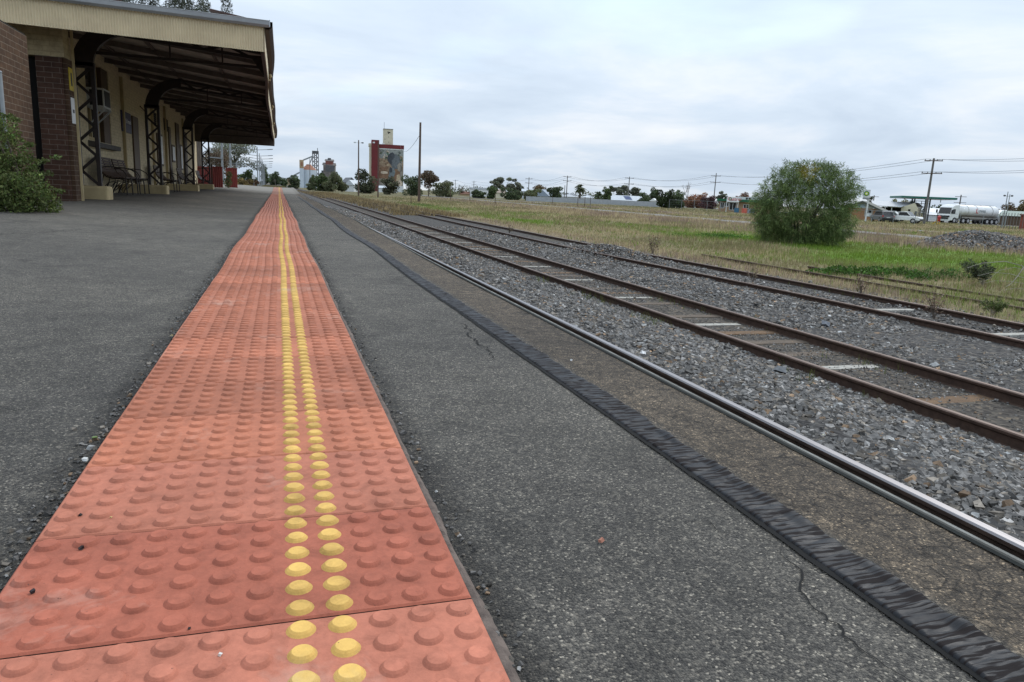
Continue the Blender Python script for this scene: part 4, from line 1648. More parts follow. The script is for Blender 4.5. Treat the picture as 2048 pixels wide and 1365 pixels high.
for (y0, y1, z0, z1, lab, cat, mat) in ((31.7, 32.9, 1.10, 2.20, "tall white notice board between brown frames on the cream wall", "notice board", PAPER),
                                        (35.9, 36.7, 1.35, 1.95, "small white timetable board beyond the tall notice board", "notice board", PAPER),
                                        (38.9, 39.5, 1.05, 2.10, "narrow white poster case beside the third lattice post", "notice board", PAPER)):
    t = thing("notice_board", lab, cat, (BX + .05, (y0 + y1) / 2, z0), "boards on the station wall")
    MB().b2((BX + .005, y0 - .08, z0 - .08), (BX + .05, y1 + .08, z1 + .08)).build("frame", BROWNP, t)
    MB().b2((BX + .052, y0, z0), (BX + .06, y1, z1)).build("poster", mat, t)
for (y, lab) in ((31.2, "dark louvred wall vent, nearer of the two high on the wall"), (34.4, "dark louvred wall vent, farther of the two high on the wall")):
    t = thing("wall_vent", lab, "vent", (BX, y, 2.5), "vents high on the wall")
    mb = MB().b2((BX + .005, y - .55, 2.52), (BX + .03, y + .55, 3.02))
    mb.build("backing", DARK, t)
    mb = MB()
    for k in range(6):
        mb.beam((BX + .04, y - .52, 2.57 + k * .08), (BX + .04, y + .52, 2.57 + k * .08), .03, .012)
    mb.build("louvres", SLATE, t)


# ------------------------------------------------------------------ foliage
def quads(P, Dv, Nv, L, W, bend=None):
    """leaf diamonds: centre, long axis, normal, length, width"""
    S = np.cross(Dv, Nv)
    S /= np.linalg.norm(S, axis=1)[:, None] + 1e-9
    a = P - Dv * L[:, None] * .5
    b = P + S * W[:, None] * .5
    c = P + Dv * L[:, None] * .5
    d = P - S * W[:, None] * .5
    V = np.stack([a, b, c, d], 1).reshape(-1, 3)
    return V, np.arange(len(P) * 4).reshape(-1, 4)


def unit(r, n):
    v = r.standard_normal((n, 3))
    return v / np.linalg.norm(v, axis=1)[:, None]


def cloud(r, clumps, n, size, col, aspect=2.0, var=.28, clumpvar=.22, droop=0.0, inner=.5):
    """clumps: (centre, radii). Leaves spread through each clump's outer volume"""
    vol = np.array([c[1][0] * c[1][1] * c[1][2] for c in clumps]) ** .72
    cnt = np.maximum(8, (n * vol / vol.sum()).astype(int))
    Vs, Fs, Cs, b = [], [], [], 0
    for (c, rad), k in zip(clumps, cnt):
        d = unit(r, k)
        rr = inner + (1 - inner) * r.random(k) ** .6
        rr = rr * (1 + .22 * (fb(d[:, 0] * 2.3 + c[0], d[:, 1] * 2.3 + d[:, 2] * 1.7 + c[1], 3) - .5) * 2)
        P = np.array(c) + d * np.array(rad) * rr[:, None]
        D = unit(r, k) + d * .5
        D[:, 2] -= droop
        D /= np.linalg.norm(D, axis=1)[:, None]
        v, f = quads(P, D, unit(r, k), size * np.exp(r.normal(0, .3, k)) * 1.3, size * np.exp(r.normal(0, .2, k)) * 1.3 / aspect)
        t = np.exp(r.normal(0, var, k)) * np.exp(r.normal(0, clumpvar))
        cc = np.clip(t[:, None] * np.array(col) * (1 + r.normal(0, .07, (k, 3))), .006, .7)
        Vs.append(v)
        Fs.append(f + b)
        Cs.append(cc)
        b += len(v)
    return np.concatenate(Vs), np.concatenate(Fs), np.concatenate(Cs)


def clumps_in(r, base, H, W, lo, n, squash=.75, spread=1.0):
    """overlapping clumps filling a crown of width W between lo*H and H"""
    C_, R_ = [], []
    cz, hz = base[2] + H * (lo + 1) / 2, H * (1 - lo) / 2
    n = int(n * 1.6)
    for k in range(n):
        d = unit(r, 1)[0] * r.random() ** .33
        C_.append((d[0] * W / 2, d[1] * W / 2, d[2] * hz))
        R_.append(min(W, H) * r.uniform(.11, .24))
    C_, R_ = np.array(C_), np.array(R_)
    for ax, half in ((0, W / 2), (1, W / 2), (2, hz)):
        rad = R_ * (squash if ax == 2 else 1)
        for _ in range(3):
            hi, lw_ = (C_[:, ax] + rad).max(), (C_[:, ax] - rad).min()
            C_[:, ax] = (C_[:, ax] - (hi + lw_) / 2) * np.clip((2 * half) / (hi - lw_ + 1e-6), .4, 1.8)
    out = [(np.array([base[0] + c[0], base[1] + c[1], cz + c[2]]), (q, q, q * squash)) for c, q in zip(C_, R_)]
    out.append((np.array([base[0], base[1], cz]), (W * .30, W * .30, hz * .7)))
    if lo < .1:
        for k in range(5):
            a = r.uniform(0, 2 * np.pi)
            q = W * r.uniform(.15, .24)
            out.append((np.array([base[0] + math.cos(a) * W * .27, base[1] + math.sin(a) * W * .27, base[2] + H * r.uniform(.10, .24)]), (q, q, min(q * .8, H * .2))))
    return out


def tree(px, by, ty, wpx, D, kind, col, label, n=1500, name="tree", seed=None, group=None, cat="tree", bark=None):
    r = np.random.default_rng(int(px * 7 + by) if seed is None else seed)
    p = gd(px, by, D)
    H = float(atd(px, ty, D)[2] - p[2])
    W = wpx / F_PX * D * (1.16 if kind != 'palm' else 1.06)
    n = int(n * 2.6)
    bark = bark or BARK
    root = thing(name, label, cat, tuple(p), group)
    leaf = max(.10, D * .0016)
    tr = MB()
    if kind == 'bush':
        cl = clumps_in(r, p, H, W, .0, 11, .85)
        tr.tube([p, p + np.array((0, 0, H * .5))], [.08, .04], 6)
        tr.build("trunk", bark, root)
    elif kind == 'euc':
        cl = clumps_in(r, p, H, W, .30, 12, .6, 1.1)[:-1]
        top = p + np.array((0, 0, H * .55))
        tr.tube([p, p + np.array((.1 * W * .1, 0, H * .3)), top], [H * .024, H * .019, H * .013], 7)
        for c, rad in cl:
            tr.tube([p + np.array((0, 0, H * .42)), (top + c) / 2 + np.array((0, 0, -H * .03)), c], [H * .011, H * .008, H * .004], 5)
        tr.build("trunk", bark, root)
    elif kind == 'bare':
        def br(a, d, L_, rad, lev):
            e = a + d * L_
            tr.tube([a, a + d * L_ * .5 + r.normal(0, .03 * L_, 3), e], [rad, rad * .85, rad * .65], 5, caps=False)
            if lev == 0: return
            for _ in range(3 if lev > 1 else 4):
                d2 = d + r.normal(0, .42, 3)
                d2[2] = abs(d2[2]) * .8 + .25
                d2 /= np.linalg.norm(d2)
                br(e, d2, L_ * r.uniform(.55, .8), rad * .55, lev - 1)
        br(np.array(p), np.array((0, 0, 1.)), H * .30, H * .02, 4)
        tr.build("branches", bark, root)
        return root
    elif kind == 'palm':
        tr.tube([p, p + np.array((0, 0, H * .45)), p + np.array((0, 0, H * .70))], [W * .08, W * .065, W * .075], 9)
        tr.build("trunk", bark, root)
        Vs, Fs, Cs, b = [], [], [], 0
        c = p + np.array((0, 0, H * .70))
        for k in range(46):
            a = r.uniform(0, 2 * np.pi)
            e0 = r.uniform(-.5, 1.35)
            Lf = W * .5 * r.uniform(.85, 1.1)
            t = np.linspace(0, 1, 12)
            rx = Lf * (t * math.cos(e0) * 1.05)
            rz = Lf * (t * math.sin(e0) - .55 * t ** 2)
            P = np.stack([c[0] + rx * math.cos(a), c[1] + rx * math.sin(a), c[2] + rz], 1)
            side = np.array((-math.sin(a), math.cos(a), 0))
            w = Lf * .15 * np.sin(np.pi * np.clip(t * .92 + .08, 0, 1)) + .02
            for s_ in (-1, 1):
                v = np.concatenate([P, P + side * (s_ * w)[:, None] + np.array((0, 0, -1)) * w[:, None] * .55])
                i = np.arange(0, 11)
                Vs.append(v)
                Fs.append(np.stack([i, i + 1, 13 + i, 12 + i], 1) + b)
                Cs.append(np.tile(np.array(col) * np.exp(r.normal(0, .25)), (11, 1)))
                b += 24
        mesh_np("fronds", np.concatenate(Vs), np.concatenate(Fs), LEAF, root, col=np.concatenate(Cs))
        return root
    elif kind == 'umb':          # clipped street tree on a clear stem
        cl = clumps_in(r, p, H, W, .06, 9, .8, 1.05)
        tr.tube([p, p + np.array((0, 0, H * .5))], [H * .035, H * .025], 7)
        for c, rad in cl[:5]:
            tr.tube([p + np.array((0, 0, H * .3)), c], [H * .018, H * .008], 5)
        tr.build("trunk", bark, root)
    else:
        cl = clumps_in(r, p, H, W, .0, 12, .9)
        tr.tube([p, p + np.array((0, 0, H * .35)), p + np.array((0, 0, H * .7))], [H * .03, H * .022, H * .01], 7)
        for c, rad in cl[:6]:
            tr.tube([p + np.array((0, 0, H * .25)), c], [H * .014, H * .006], 5)
        tr.build("trunk", bark, root)
    v, f, c = cloud(r, cl, n, leaf, col, 1.8)
    mesh_np("crown", v, f, LEAF, root, col=c)
    return root


OLIVE, DARKG, GREYG = (.130, .142, .075), (.078, .102, .052), (.140, .150, .108)
BRWN, AUT, PURP, MIDG = (.13, .095, .062), (.20, .10, .058), (.11, .06, .062), (.078, .108, .042)
for a in [
    (470, 372, 276, 104, 150, 'euc', GREYG, "large grey-green gum tree beyond the red fence at the platform end", 2600),
    (435, 374, 296, 60, 120, 'round', BRWN, "brownish bushy tree behind the black picket fence", 1800),
    (495, 374, 338, 36, 95, 'bush', MIDG, "bright green bush between the gum tree and the twin-armed lamp posts", 1500),
    (480, 376, 356, 46, 78, 'bush', (.20, .15, .06), "straw-coloured low bush at the far end of the platform", 1400),
    (505, 376, 359, 24, 84, 'bush', (.14, .085, .05), "small reddish-brown bush below the white sign", 800),
    (531, 371, 334, 18, 210, 'cone', DARKG, "tall dark tree right behind the row of twin-armed lamp posts", 900),
    (550, 371, 343, 21, 230, 'round', DARKG, "dark spreading tree just right of the twin-armed lamp posts", 1000),
    (551, 372, 356, 13, 190, 'bare', None, "small bare reddish tree below the dark spreading tree", 0),
    (566, 371, 356, 17, 360, 'bush', DARKG, "low dark tree where the tracks meet the horizon", 500),
    (587, 372, 350, 22, 330, 'round', DARKG, "dark round tree just left of the white silo", 900),
    (625, 376, 350, 22, 262, 'bush', OLIVE, "olive bush in front of the white silo's base", 900),
    (645, 377, 346, 38, 258, 'bush', MIDG, "broad olive tree in front of the old dark grain shed", 1600),
    (671, 378, 343, 44, 252, 'bush', OLIVE, "widest olive tree, right of the old dark grain shed", 1900),
    (731, 382, 337, 42, 235, 'round', (.068, .078, .045), "tall olive tree left of the dark red silo tower", 1800),
    (780, 385, 353, 34, 230, 'umb', (.075, .076, .045), "thin olive tree standing in front of the silo mural", 1000),
    (824, 387, 350, 38, 225, 'round', DARKG, "dark green tree just left of the tallest bare pole", 1500),
    (857, 389, 341, 36, 222, 'euc', BRWN, "sparse brownish tree just right of the tallest bare pole", 1300),
    (886, 389, 360, 40, 228, 'bush', OLIVE, "low spreading olive tree right of the sparse brownish tree", 1400),
    (918, 390, 366, 22, 300, 'bare', None, "small leafless tree left of the white-walled shed", 0),
    (957, 393, 379, 25, 235, 'umb', DARKG, "small dark street tree in front of the white-walled shed", 700),
    (985, 396, 372, 22, 232, 'umb', MIDG, "upright dark street tree right of the white-walled shed", 900),
    (1010, 392, 355, 62, 330, 'euc', GREYG, "large spreading gum tree behind the roofs", 2200),
    (1023, 399, 376, 40, 225, 'umb', DARKG, "dark flat-topped street tree in front of the large spreading gum", 1200),
    (1062, 400, 377, 36, 222, 'umb', OLIVE, "olive flat-topped street tree left of the grey gabled roof", 1100),
    (1078, 396, 369, 26, 300, 'round', (.14, .10, .05), "brown autumn tree behind the grey gabled roof", 800),
    (1107, 403, 373, 29, 218, 'umb', DARKG, "dense round street tree right of the grey gabled roof", 1100),
    (1159, 402, 362, 27, 225, 'palm', (.066, .076, .036), "tall date palm between two pale house roofs", 0),
    (1195, 406, 380, 24, 222, 'palm', (.055, .075, .032), "shorter palm beside a dense upright tree", 0),
    (1213, 407, 371, 21, 215, 'cone', MIDG, "dense upright green tree right of the shorter palm", 1000),
    (1243, 400, 371, 42, 300, 'euc', GREYG, "spreading gum tree behind the solar-panelled roof", 1300),
    (1270, 402, 375, 20, 300, 'euc', GREYG, "small gum tree right of a power pole behind the solar-panelled roof", 700),
    (1290, 409, 385, 28, 235, 'bush', DARKG, "dark bush at the right end of the solar-panelled roof", 900),
    (1308, 408, 375, 26, 250, 'round', DARKG, "tall dark tree left of the two clipped dark trees", 1100),
    (1330, 418, 378, 38, 178, 'umb', (.040, .055, .020), "left of two clipped dark trees on clear stems", 1500),
    (1353, 419, 380, 36, 176, 'umb', DARKG, "right of two clipped dark trees on clear stems", 1500),
    (1373, 405, 359, 48, 230, 'bare', None, "tall leafless tree with a fan of pale branches", 0),
    (1388, 414, 384, 44, 215, 'round', AUT, "rusty autumn tree in front of the tall leafless tree", 1400),
    (1413, 416, 391, 32, 205, 'round', PURP, "purple-leaved tree left of the leaning power pole", 1200),
    (1443, 408, 383, 20, 270, 'euc', GREYG, "small gum tree behind the green-trimmed shop", 800),
    (1452, 410, 398, 14, 200, 'bush', MIDG, "green shrub showing over the green-trimmed shop's roof", 500),
    (1484, 410, 384, 24, 240, 'round', AUT, "rust-coloured tree behind the green-trimmed shop", 900),
    (1738, 412, 393, 15, 200, 'round', DARKG, "dark tree right of the tall fuel price sign", 700),
    (1784, 412, 398, 14, 230, 'bush', DARKG, "small dark tree behind the grey-roofed building", 400),
    (1800, 414, 397, 34, 215, 'round', (.14, .12, .035), "yellowing tree behind the green fuel canopy", 800),
    (1877, 424, 409, 18, 230, 'bush', DARKG, "dark tree at the right end of the green fuel canopy", 500),
    (1920, 428, 410, 24, 205, 'bush', DARKG, "dark tree behind the tanker's cab", 800),
    (1972, 430, 413, 46, 240, 'bush', (.09, .075, .04), "low brown-green tree behind the tanker", 900),
    (2018, 436, 404, 38, 190, 'round', BRWN, "brown-leaved tree behind the green shed roof", 1200),
    (2046, 436, 398, 34, 180, 'round', (.14, .105, .045), "yellow-brown tree at the right edge of the view", 1200),
]:
    px, by, ty, w, D, kind, col, lab, n = a
    tree(px, by, ty, w, D, kind, col, lab, n, bark=BARKP if kind in ('bare',) else None)

# the low far-off line of trees that closes the view
def treeline():
    r = np.random.default_rng(91)
    cl = []
    for (x0, x1, n, lo, hi, D0) in ((860, 1490, 120, 372, 389, 380), (1690, 2110, 60, 402, 418, 330), (575, 760, 34, 356, 368, 560), (-60, 575, 40, 350, 362, 420)):
        for i in range(n):
            px = r.uniform(x0, x1)
            D = D0 * r.uniform(.9, 1.2)
            by = 388.5 + (px - 1024) * .0451
            p = gd(px, by + 4, D)
            H = max(1.5, (by - (lo + (hi - lo) * r.random() + (by - (383 if x0 > 800 and x0 < 1600 else (423 if x0 > 1600 else 367))) * .6)) / F_PX * D)
            H = r.uniform(2.0, 5.2) if x0 > 0 else r.uniform(2.5, 6)
            w = r.uniform(2.0, 4.5)
            cl.append((p + np.array((0, 0, H * .45)), (w, w, H * .6)))
    v, f, c = cloud(r, cl, 16000, .62, (.062, .070, .040), 1.7, .3, .35)
    tag(mesh_np("distant_trees", v, f, LEAF, col=c, origin=(100, 350, -1)), kind="stuff")


treeline()

# tall dark sheoak behind the station roof
def back_tree(x, y, H, W, label, n, seed, off=0.0):
    r = np.random.default_rng(seed)
    p = np.array((x - off, y, -.1))
    root = thing("tree", label, "tree", tuple(p), "trees behind the station")
    cl = []
    for k in range(16):
        a, rad = r.uniform(0, 2 * np.pi), W * .5 * r.random() ** .6
        cl.append((np.array((x + rad * math.cos(a), y + rad * math.sin(a), H * r.uniform(.45, .95))), (W * r.uniform(.09, .16),) * 2 + (H * .10,)))
    tr = MB()
    tr.tube([p, p + np.array((.2, 0, H * .5)), p + np.array((0, 0, H * .85))], [.35, .26, .10], 8)
    for c, rad in cl:
        tr.tube([p + np.array((.1, 0, c[2] * .55)), (p + c) / 2 + np.array((0, 0, c[2] * .33)), c], [.12, .08, .03], 5)
    tr.build("trunk", BARK, root)
    v, f, c = cloud(r, cl, n, .20, (.055, .062, .044), 4.5, droop=.5)
    mesh_np("crown", v, f, LEAF, root, col=c)


def at_x(px, py, D):
    return atd(px, py, D)


p = atd(322, 0, 66)
back_tree(p[0], p[1], 18.5, 9.5, "dark drooping tree rising behind the middle of the canopy roof", 24000, 3)
p = atd(414, 8, 66)
back_tree(p[0], p[1], 16.8, 3.6, "narrow wispy dark tree right of the drooping one above the canopy roof", 9000, 9, 1.3)


# ------------------------------------------------------------------ the round weeping bush in the field
def weeping_bush():
    r = np.random.default_rng(77)
    b = gp(1602, 488)
    D = float((b - CAM) @ CF)
    root = thing("weeping_bush", "large round weeping green bush with a yellow patch near its top", "bush", tuple(b))
    k = D / F_PX
    tr = MB()
    for i in range(9):
        a = r.uniform(0, 2 * np.pi)
        e = b + np.array((math.cos(a) * 1.1, math.sin(a) * 1.1, r.uniform(1.6, 2.8)))
        tr.tube([b + np.array((math.cos(a) * .2, math.sin(a) * .2, 0)), (b + e) / 2 + np.array((0, 0, .2)), e], [.07, .05, .02], 6)
    tr.build("stem", BARK, root)
    rt = _r[:2] / np.linalg.norm(_r[:2])
    rt = np.array((rt[0], rt[1], 0))
    fw = np.array((-rt[1], rt[0], 0))
    # lobes measured in metres from the bush's middle: right, depth, up, radii
    px2 = lambda dx: dx * k
    lobes = []
    for (x, y_, rx, rz) in ((1604, 420, 78, 62), (1552, 415, 52, 52), (1652, 420, 50, 56), (1600, 374, 62, 44), (1562, 366, 40, 34), (1640, 370, 44, 38), (1528, 392, 30, 26),
                            (1676, 400, 26, 34), (1600, 350, 42, 24), (1545, 445, 36, 34), (1652, 450, 40, 30), (1596, 455, 56, 30), (1520, 452, 16, 16), (1626, 346, 26, 18), (1574, 344, 24, 16), (1672, 372, 28, 26), (1575, 468, 50, 24), (1640, 466, 44, 26), (1540, 470, 26, 20), (1604, 476, 60, 16), (1520, 425, 26, 40), (1674, 440, 24, 40)):
        c = b + rt * px2(x - 1602) + np.array((0, 0, px2(488 - y_) - .02)) + fw * r.uniform(-.6, .6) * (1.0 if rx < 60 else .2)
        lobes.append((c, (px2(rx), px2(rx) * .95, px2(rz))))
    Vs, Fs, Cs, nb = [], [], [], 0
    w = np.array([l[1][0] * l[1][2] for l in lobes]) ** .85
    cnt = (3400 * w / w.sum()).astype(int)
    for (c, rad), m in zip(lobes, cnt):
        for _ in range(m):
            d = unit(r, 1)[0]
            rr = .45 + .55 * r.random() ** .5
            o = c + d * np.array(rad) * rr
            if o[2] < b[2] + .05: continue
            out = d * np.array((1, 1, .55))
            rel_ = (o - b) @ rt
            yel = (((rel_ - px2(1588 - 1602)) / .42) ** 2 + ((o[2] - b[2] - px2(488 - 350)) / .34) ** 2) < 1 and ((o - b) @ fw) < .3
            base = np.array((.140, .190, .064)) if r.random() < .6 else np.array((.090, .132, .047))
            if yel: base = np.array((.20, .175, .022))
            base = base * math.exp(r.normal(0, .25))
            ns = 13
            for _s in range(ns):
                dv = out + r.normal(0, .55, 3) + np.array((0, 0, .25))
                dv /= np.linalg.norm(dv)
                L_ = r.uniform(.14, .34)
                wd = r.uniform(.007, .013)
                sd_ = np.cross(dv, r.standard_normal(3))
                sd_ /= np.linalg.norm(sd_)
                q0 = o + r.normal(0, .07, 3)
                q1 = q0 + dv * L_ * .55
                q2 = q1 + (dv * .6 + np.array((0, 0, -.75))) * L_ * .55
                Vs += [q0 - sd_ * wd * .5, q0 + sd_ * wd * .5, q1 + sd_ * wd, q1 - sd_ * wd, q2 + sd_ * wd * .3, q2 - sd_ * wd * .3]
                Fs += [(nb, nb + 1, nb + 2, nb + 3), (nb + 3, nb + 2, nb + 4, nb + 5)]
                cc = base * math.exp(r.normal(0, .22))
                Cs += [cc, cc]
                nb += 6
    mesh_np("foliage", np.array(Vs), np.array(Fs), LEAF, root, col=np.clip(np.array(Cs), .008, .5))


weeping_bush()


# ------------------------------------------------------------------ leafy shrub and fence post by the platform's left edge
def left_shrub():
    r = np.random.default_rng(5)
    D = 8.9
    g = atd(40, 440, D)
    base = np.array((g[0], g[1] + .3, float(pz(-2.6, 8)) - .02))
    root = thing("shrub", "dense leafy green shrub sprawling against the brown brick wall", "shrub", tuple(base))
    cl = []
    for (x, y_, rad) in ((-20, 320, 40), (-15, 270, 34), (-25, 240, 26), (18, 300, 34), (8, 262, 24), (30, 345, 38), (-10, 372, 46), (40, 385, 42), (70, 372, 26), (75, 402, 30), (98, 404, 22),
                         (20, 410, 34), (-20, 415, 40), (112, 416, 12), (55, 415, 26), (52, 330, 22), (-50, 330, 50), (-50, 395, 50), (-60, 270, 40)):
        c = atd(x, y_, D + r.uniform(-.15, .35))
        R_ = rad / F_PX * D * 1.12
        c[2] = max(c[2], base[2] + R_ * .55)
        cl.append((c, (R_, R_, R_ * .9)))
    tr = MB()
    for c, rad in cl[::2]:
        tr.tube([base, (base + c) / 2 + np.array((0, 0, .1)), c], [.03, .02, .008], 5)
    tr.build("stems", BARK, root)
    v1_, f1_, c1_ = cloud(r, cl, 17000, .026, (.080, .105, .030), 1.5, .34, .15, inner=.55)
    # loose sprigs
    sp_ = []
    for (x, y_) in ((112, 316), (88, 322), (96, 347), (118, 382), (60, 290), (30, 240), (18, 232)):
        c = atd(x, y_, D + .1)
        sp_.append((c, (.07, .07, .035)))
    v2_, f2_, c2_ = cloud(r, sp_, 420, .026, (.080, .105, .030), 1.5, inner=.1)
    mesh_np("leaves", np.concatenate([v1_, v2_]), np.concatenate([f1_, f2_ + len(v1_)]), LEAF, root, col=np.concatenate([c1_, c2_]))
    # galvanised post with chain-link mesh running off to the left
    D2 = 9.4
    b_ = atd(25, 432, D2)
    z0 = float(pz(b_[0], b_[1])) - .02
    top = float(atd(5, 152, D2)[2])
    t = thing("wire_fence", "galvanised chain-link fence post rising out of the leafy shrub", "fence", (b_[0], b_[1], z0))
    MB().tube([(b_[0], b_[1], z0), (b_[0], b_[1], top)], .025, 10).dome((b_[0], b_[1], top), .03, (1, 1, .6)).build("post", STEELG, t)
    x2 = b_[0] - 2.6
    MB().tube([(b_[0], b_[1], top - .06), (x2, b_[1], top - .06)], .016, 6).build("top_rail", STEELG, t)
    mb = MB()
    hh = top - .1 - z0
    n = 34
    for i in range(-26, n + 2):
        for s_ in (1, -1):
            xa, za = b_[0] - .02 - i * .075, z0
            xb = xa - s_ * hh * .55
            P = [(xa, za), (xb, z0 + hh)]
            lo_, hi_ = x2, b_[0] - .02
            # clip to the panel
            (x0_, y0_), (x1_, y1_) = P
            if abs(x1_ - x0_) < 1e-6: continue
            ts = sorted(((lo_ - x0_) / (x1_ - x0_), (hi_ - x0_) / (x1_ - x0_)))
            t0, t1 = max(0, ts[0]), min(1, ts[1])
            if t1 - t0 < .02: continue
            A = (x0_ + (x1_ - x0_) * t0, b_[1], y0_ + (y1_ - y0_) * t0)
            B = (x0_ + (x1_ - x0_) * t1, b_[1], y0_ + (y1_ - y0_) * t1)
            mb.beam(A, B, .003, .003)
    o = mb.build("wire_mesh", STEELG, t)


left_shrub()


# ------------------------------------------------------------------ grasses and weeds
def grass():
    r = np.random.default_rng(42)

    def field(n, rmin, rmax):
        rr = np.exp(r.uniform(math.log(rmin), math.log(rmax), n))
        az = r.uniform(math.radians(-3), math.radians(60), n)
        return CAM[0] + rr * np.sin(az), CAM[1] + rr * np.cos(az), rr

    def blades(x, y, h, w, col, nb, lean=.45, z=None):
        n = len(x)
        z = ground(x, y) if z is None else z
        X, Y, Z = (np.repeat(t, nb) for t in (x, y, z))
        m = n * nb
        hh = np.repeat(h, nb) * r.uniform(.55, 1.2, m)
        ww = np.repeat(w, nb) * r.uniform(.6, 1.3, m)
        a = r.uniform(0, 2 * np.pi, m)
        off = np.repeat(w, nb) * 2.2
        bx, by = X + r.normal(0, 1, m) * off, Y + r.normal(0, 1, m) * off
        ln = hh * np.abs(r.normal(0, lean, m))
        ca, sa = np.cos(a), np.sin(a)
        b0 = np.stack([bx - sa * ww * .5, by + ca * ww * .5, Z - .02], 1)
        b1 = np.stack([bx + sa * ww * .5, by - ca * ww * .5, Z - .02], 1)
        tip = np.stack([bx + ca * ln, by + sa * ln, Z + hh], 1)
        V = np.stack([b0, b1, tip], 1).reshape(-1, 3)
        C = np.repeat(col, nb, 0) * np.exp(r.normal(0, .22, (m, 1)))
        return V, np.arange(m * 3).reshape(-1, 3), np.clip(C, .01, .6)

    x, y, d = field(150000, 13, 190)
    g, dr = zone(x, y)
    road = ((x > 44.4) & (x < 48.4)) | ((x > 58.8) & (x < 60.8)) | ((x > 118) & (x < 136))
    inp = (x > 12.9) & ~road & (y > 1)
    # gaps at the gravelly edge and around old rails
    inp &= r.random(len(x)) < sst(12.6, 14.6, x + 1.2 * (vn(x * .8, y * .8, 4) - .5)) + .10
    x, y, d, g, dr = (t[inp] for t in (x, y, d, g, dr))
    sel = r.random(len(x))
    isg = sel < np.clip(g * 1.15 + .08, 0, 1)
    gx_, gy_, gd_ = x[isg], y[isg], d[isg]
    s = np.clip(gd_ / 26, .7, 4.0)
    tone = np.where((vn(gx_ * .4, gy_ * .3, 6) > .5)[:, None], np.array([.140, .215, .030]), np.array([.180, .215, .055]))
    dull = np.clip((gd_ - 60) / 60, 0, 1)[:, None]
    tone = tone * (1 - dull) + np.array([.13, .14, .05]) * dull
    v, f, c = blades(gx_, gy_, .10 + .10 * vn(gx_ * .5, gy_ * .5, 8), .020 * s, tone, 3)
    tag(mesh_np("green_grass", v, f, GRASSM, col=c, origin=(24, 30, -1.42)), kind="stuff")
    x, y, d, dr = x[~isg], y[~isg], d[~isg], dr[~isg]
    s = np.clip(d / 26, .6, 4.5)
    k = vn(x * .35, y * .25, 15) + .25 * r.standard_normal(len(x))
    tone = np.where((k > .62)[:, None], np.array([.42, .34, .20]), np.array([.24, .19, .115]))
    tone = np.where(((k < .35) & (dr < .5))[:, None], np.array([.205, .185, .088]), tone)
    tone = np.where(((dr > .55) & (k < .6))[:, None], np.array([.26, .195, .148]), tone)
    h = .14 + .22 * dr + .16 * vn(x * .6, y * .6, 18)
    h = h * np.where(x < 18.5, .5, 1)
    v, f, c = blades(x, y, h, .015 * s, tone, 3, .35)
    tag(mesh_np("dry_grass", v, f, GRASSM, col=c, origin=(35, 40, -1.4)), kind="stuff")
    # low growth over the overgrown end of the platform and beside the yard
    n = 9000
    x = r.uniform(-9, 1.0, n)
    y = 62 + 120 * r.random(n) ** 1.5
    col = np.where((r.random(n) < .5)[:, None], np.array([.20, .15, .075]), np.array([.10, .105, .045]))
    v, f, c = blades(x, y, r.uniform(.06, .22, n), r.uniform(.04, .10, n), col, 3)
    n2 = 6000
    x2 = r.uniform(3.9, 14, n2) + 0
    y2 = 55 + 160 * r.random(n2) ** 1.3
    kk = (np.abs(x2 - 6.8) > 1.6) | (y2 > 120)
    x2, y2 = x2[kk], y2[kk]
    keep = r.random(len(x2)) < sst(8.0 - .02 * y2, 10.5 - .02 * y2, x2)
    x2, y2 = x2[keep], y2[keep]
    col = np.where((r.random(len(x2)) < .6)[:, None], np.array([.24, .18, .09]), np.array([.13, .10, .06]))
    v2, f2, c2 = blades(x2, y2, r.uniform(.15, .42, len(x2)), r.uniform(.05, .14, len(x2)), col, 3)
    tag(mesh_np("yard_weeds", np.concatenate([v, v2]), np.concatenate([f, f2 + len(v)]), GRASSM, col=np.concatenate([c, c2]), origin=(0, 90, -.2)), kind="stuff")
    # sparse green shoots in the ballast along the rails
    n = 520
    x = np.where(r.random(n) < .55, 5.95 + r.normal(0, .16, n), np.where(r.random(n) < .5, 12.7 + r.normal(0, .3, n), 7.55 + r.normal(0, .2, n)))
    y = r.uniform(1.5, 16, n)
    keep = vn(x * .7, y * .9, 51) > .55
    x, y = x[keep], y[keep]
    v, f, c = blades(x, y, r.uniform(.06, .15, len(x)), np.full(len(x), .006), np.tile([.11, .14, .03], (len(x), 1)), 4, .5, z=prof(x) + .02)
    tag(mesh_np("rail_side_shoots", v, f, GRASSM, col=c, origin=(6, 6, -1.4)), kind="stuff")


grass()


def weed(px, py, h, label, col, n=260, name="weed", spread=.5, seed=1, leafy=False, cat="weed", group=None):
    """an upright dried stalk plant or a leafy clump"""
    r = np.random.default_rng(seed + int(px))
    b = gp(px, py)
    root = thing(name, label, cat, tuple(b), group)
    mb = MB()
    tips = []
    for k in range(7 if not leafy else 9):
        a = r.uniform(0, 2 * np.pi)
        e = b + np.array((math.cos(a), math.sin(a), 0)) * h * spread * r.uniform(.2, .9) + np.array((0, 0, h * r.uniform(.6, 1)))
        mb.tube([b, (b + e) / 2 + np.array((0, 0, h * .08)), e], [.008, .006, .003], 4)
        tips.append(e)
    mb.build("stalks", BARK if not leafy else BARKP, root)
    cl = [(b + (e - b) * t, (h * .16, h * .16, h * .17)) for e in tips for t in (.55, .85)]
    v, f, c = cloud(r, cl, n, h * .055 + .01, col, 2.2, inner=.1)
    mesh_np("foliage", v, f, LEAF, root, col=c)


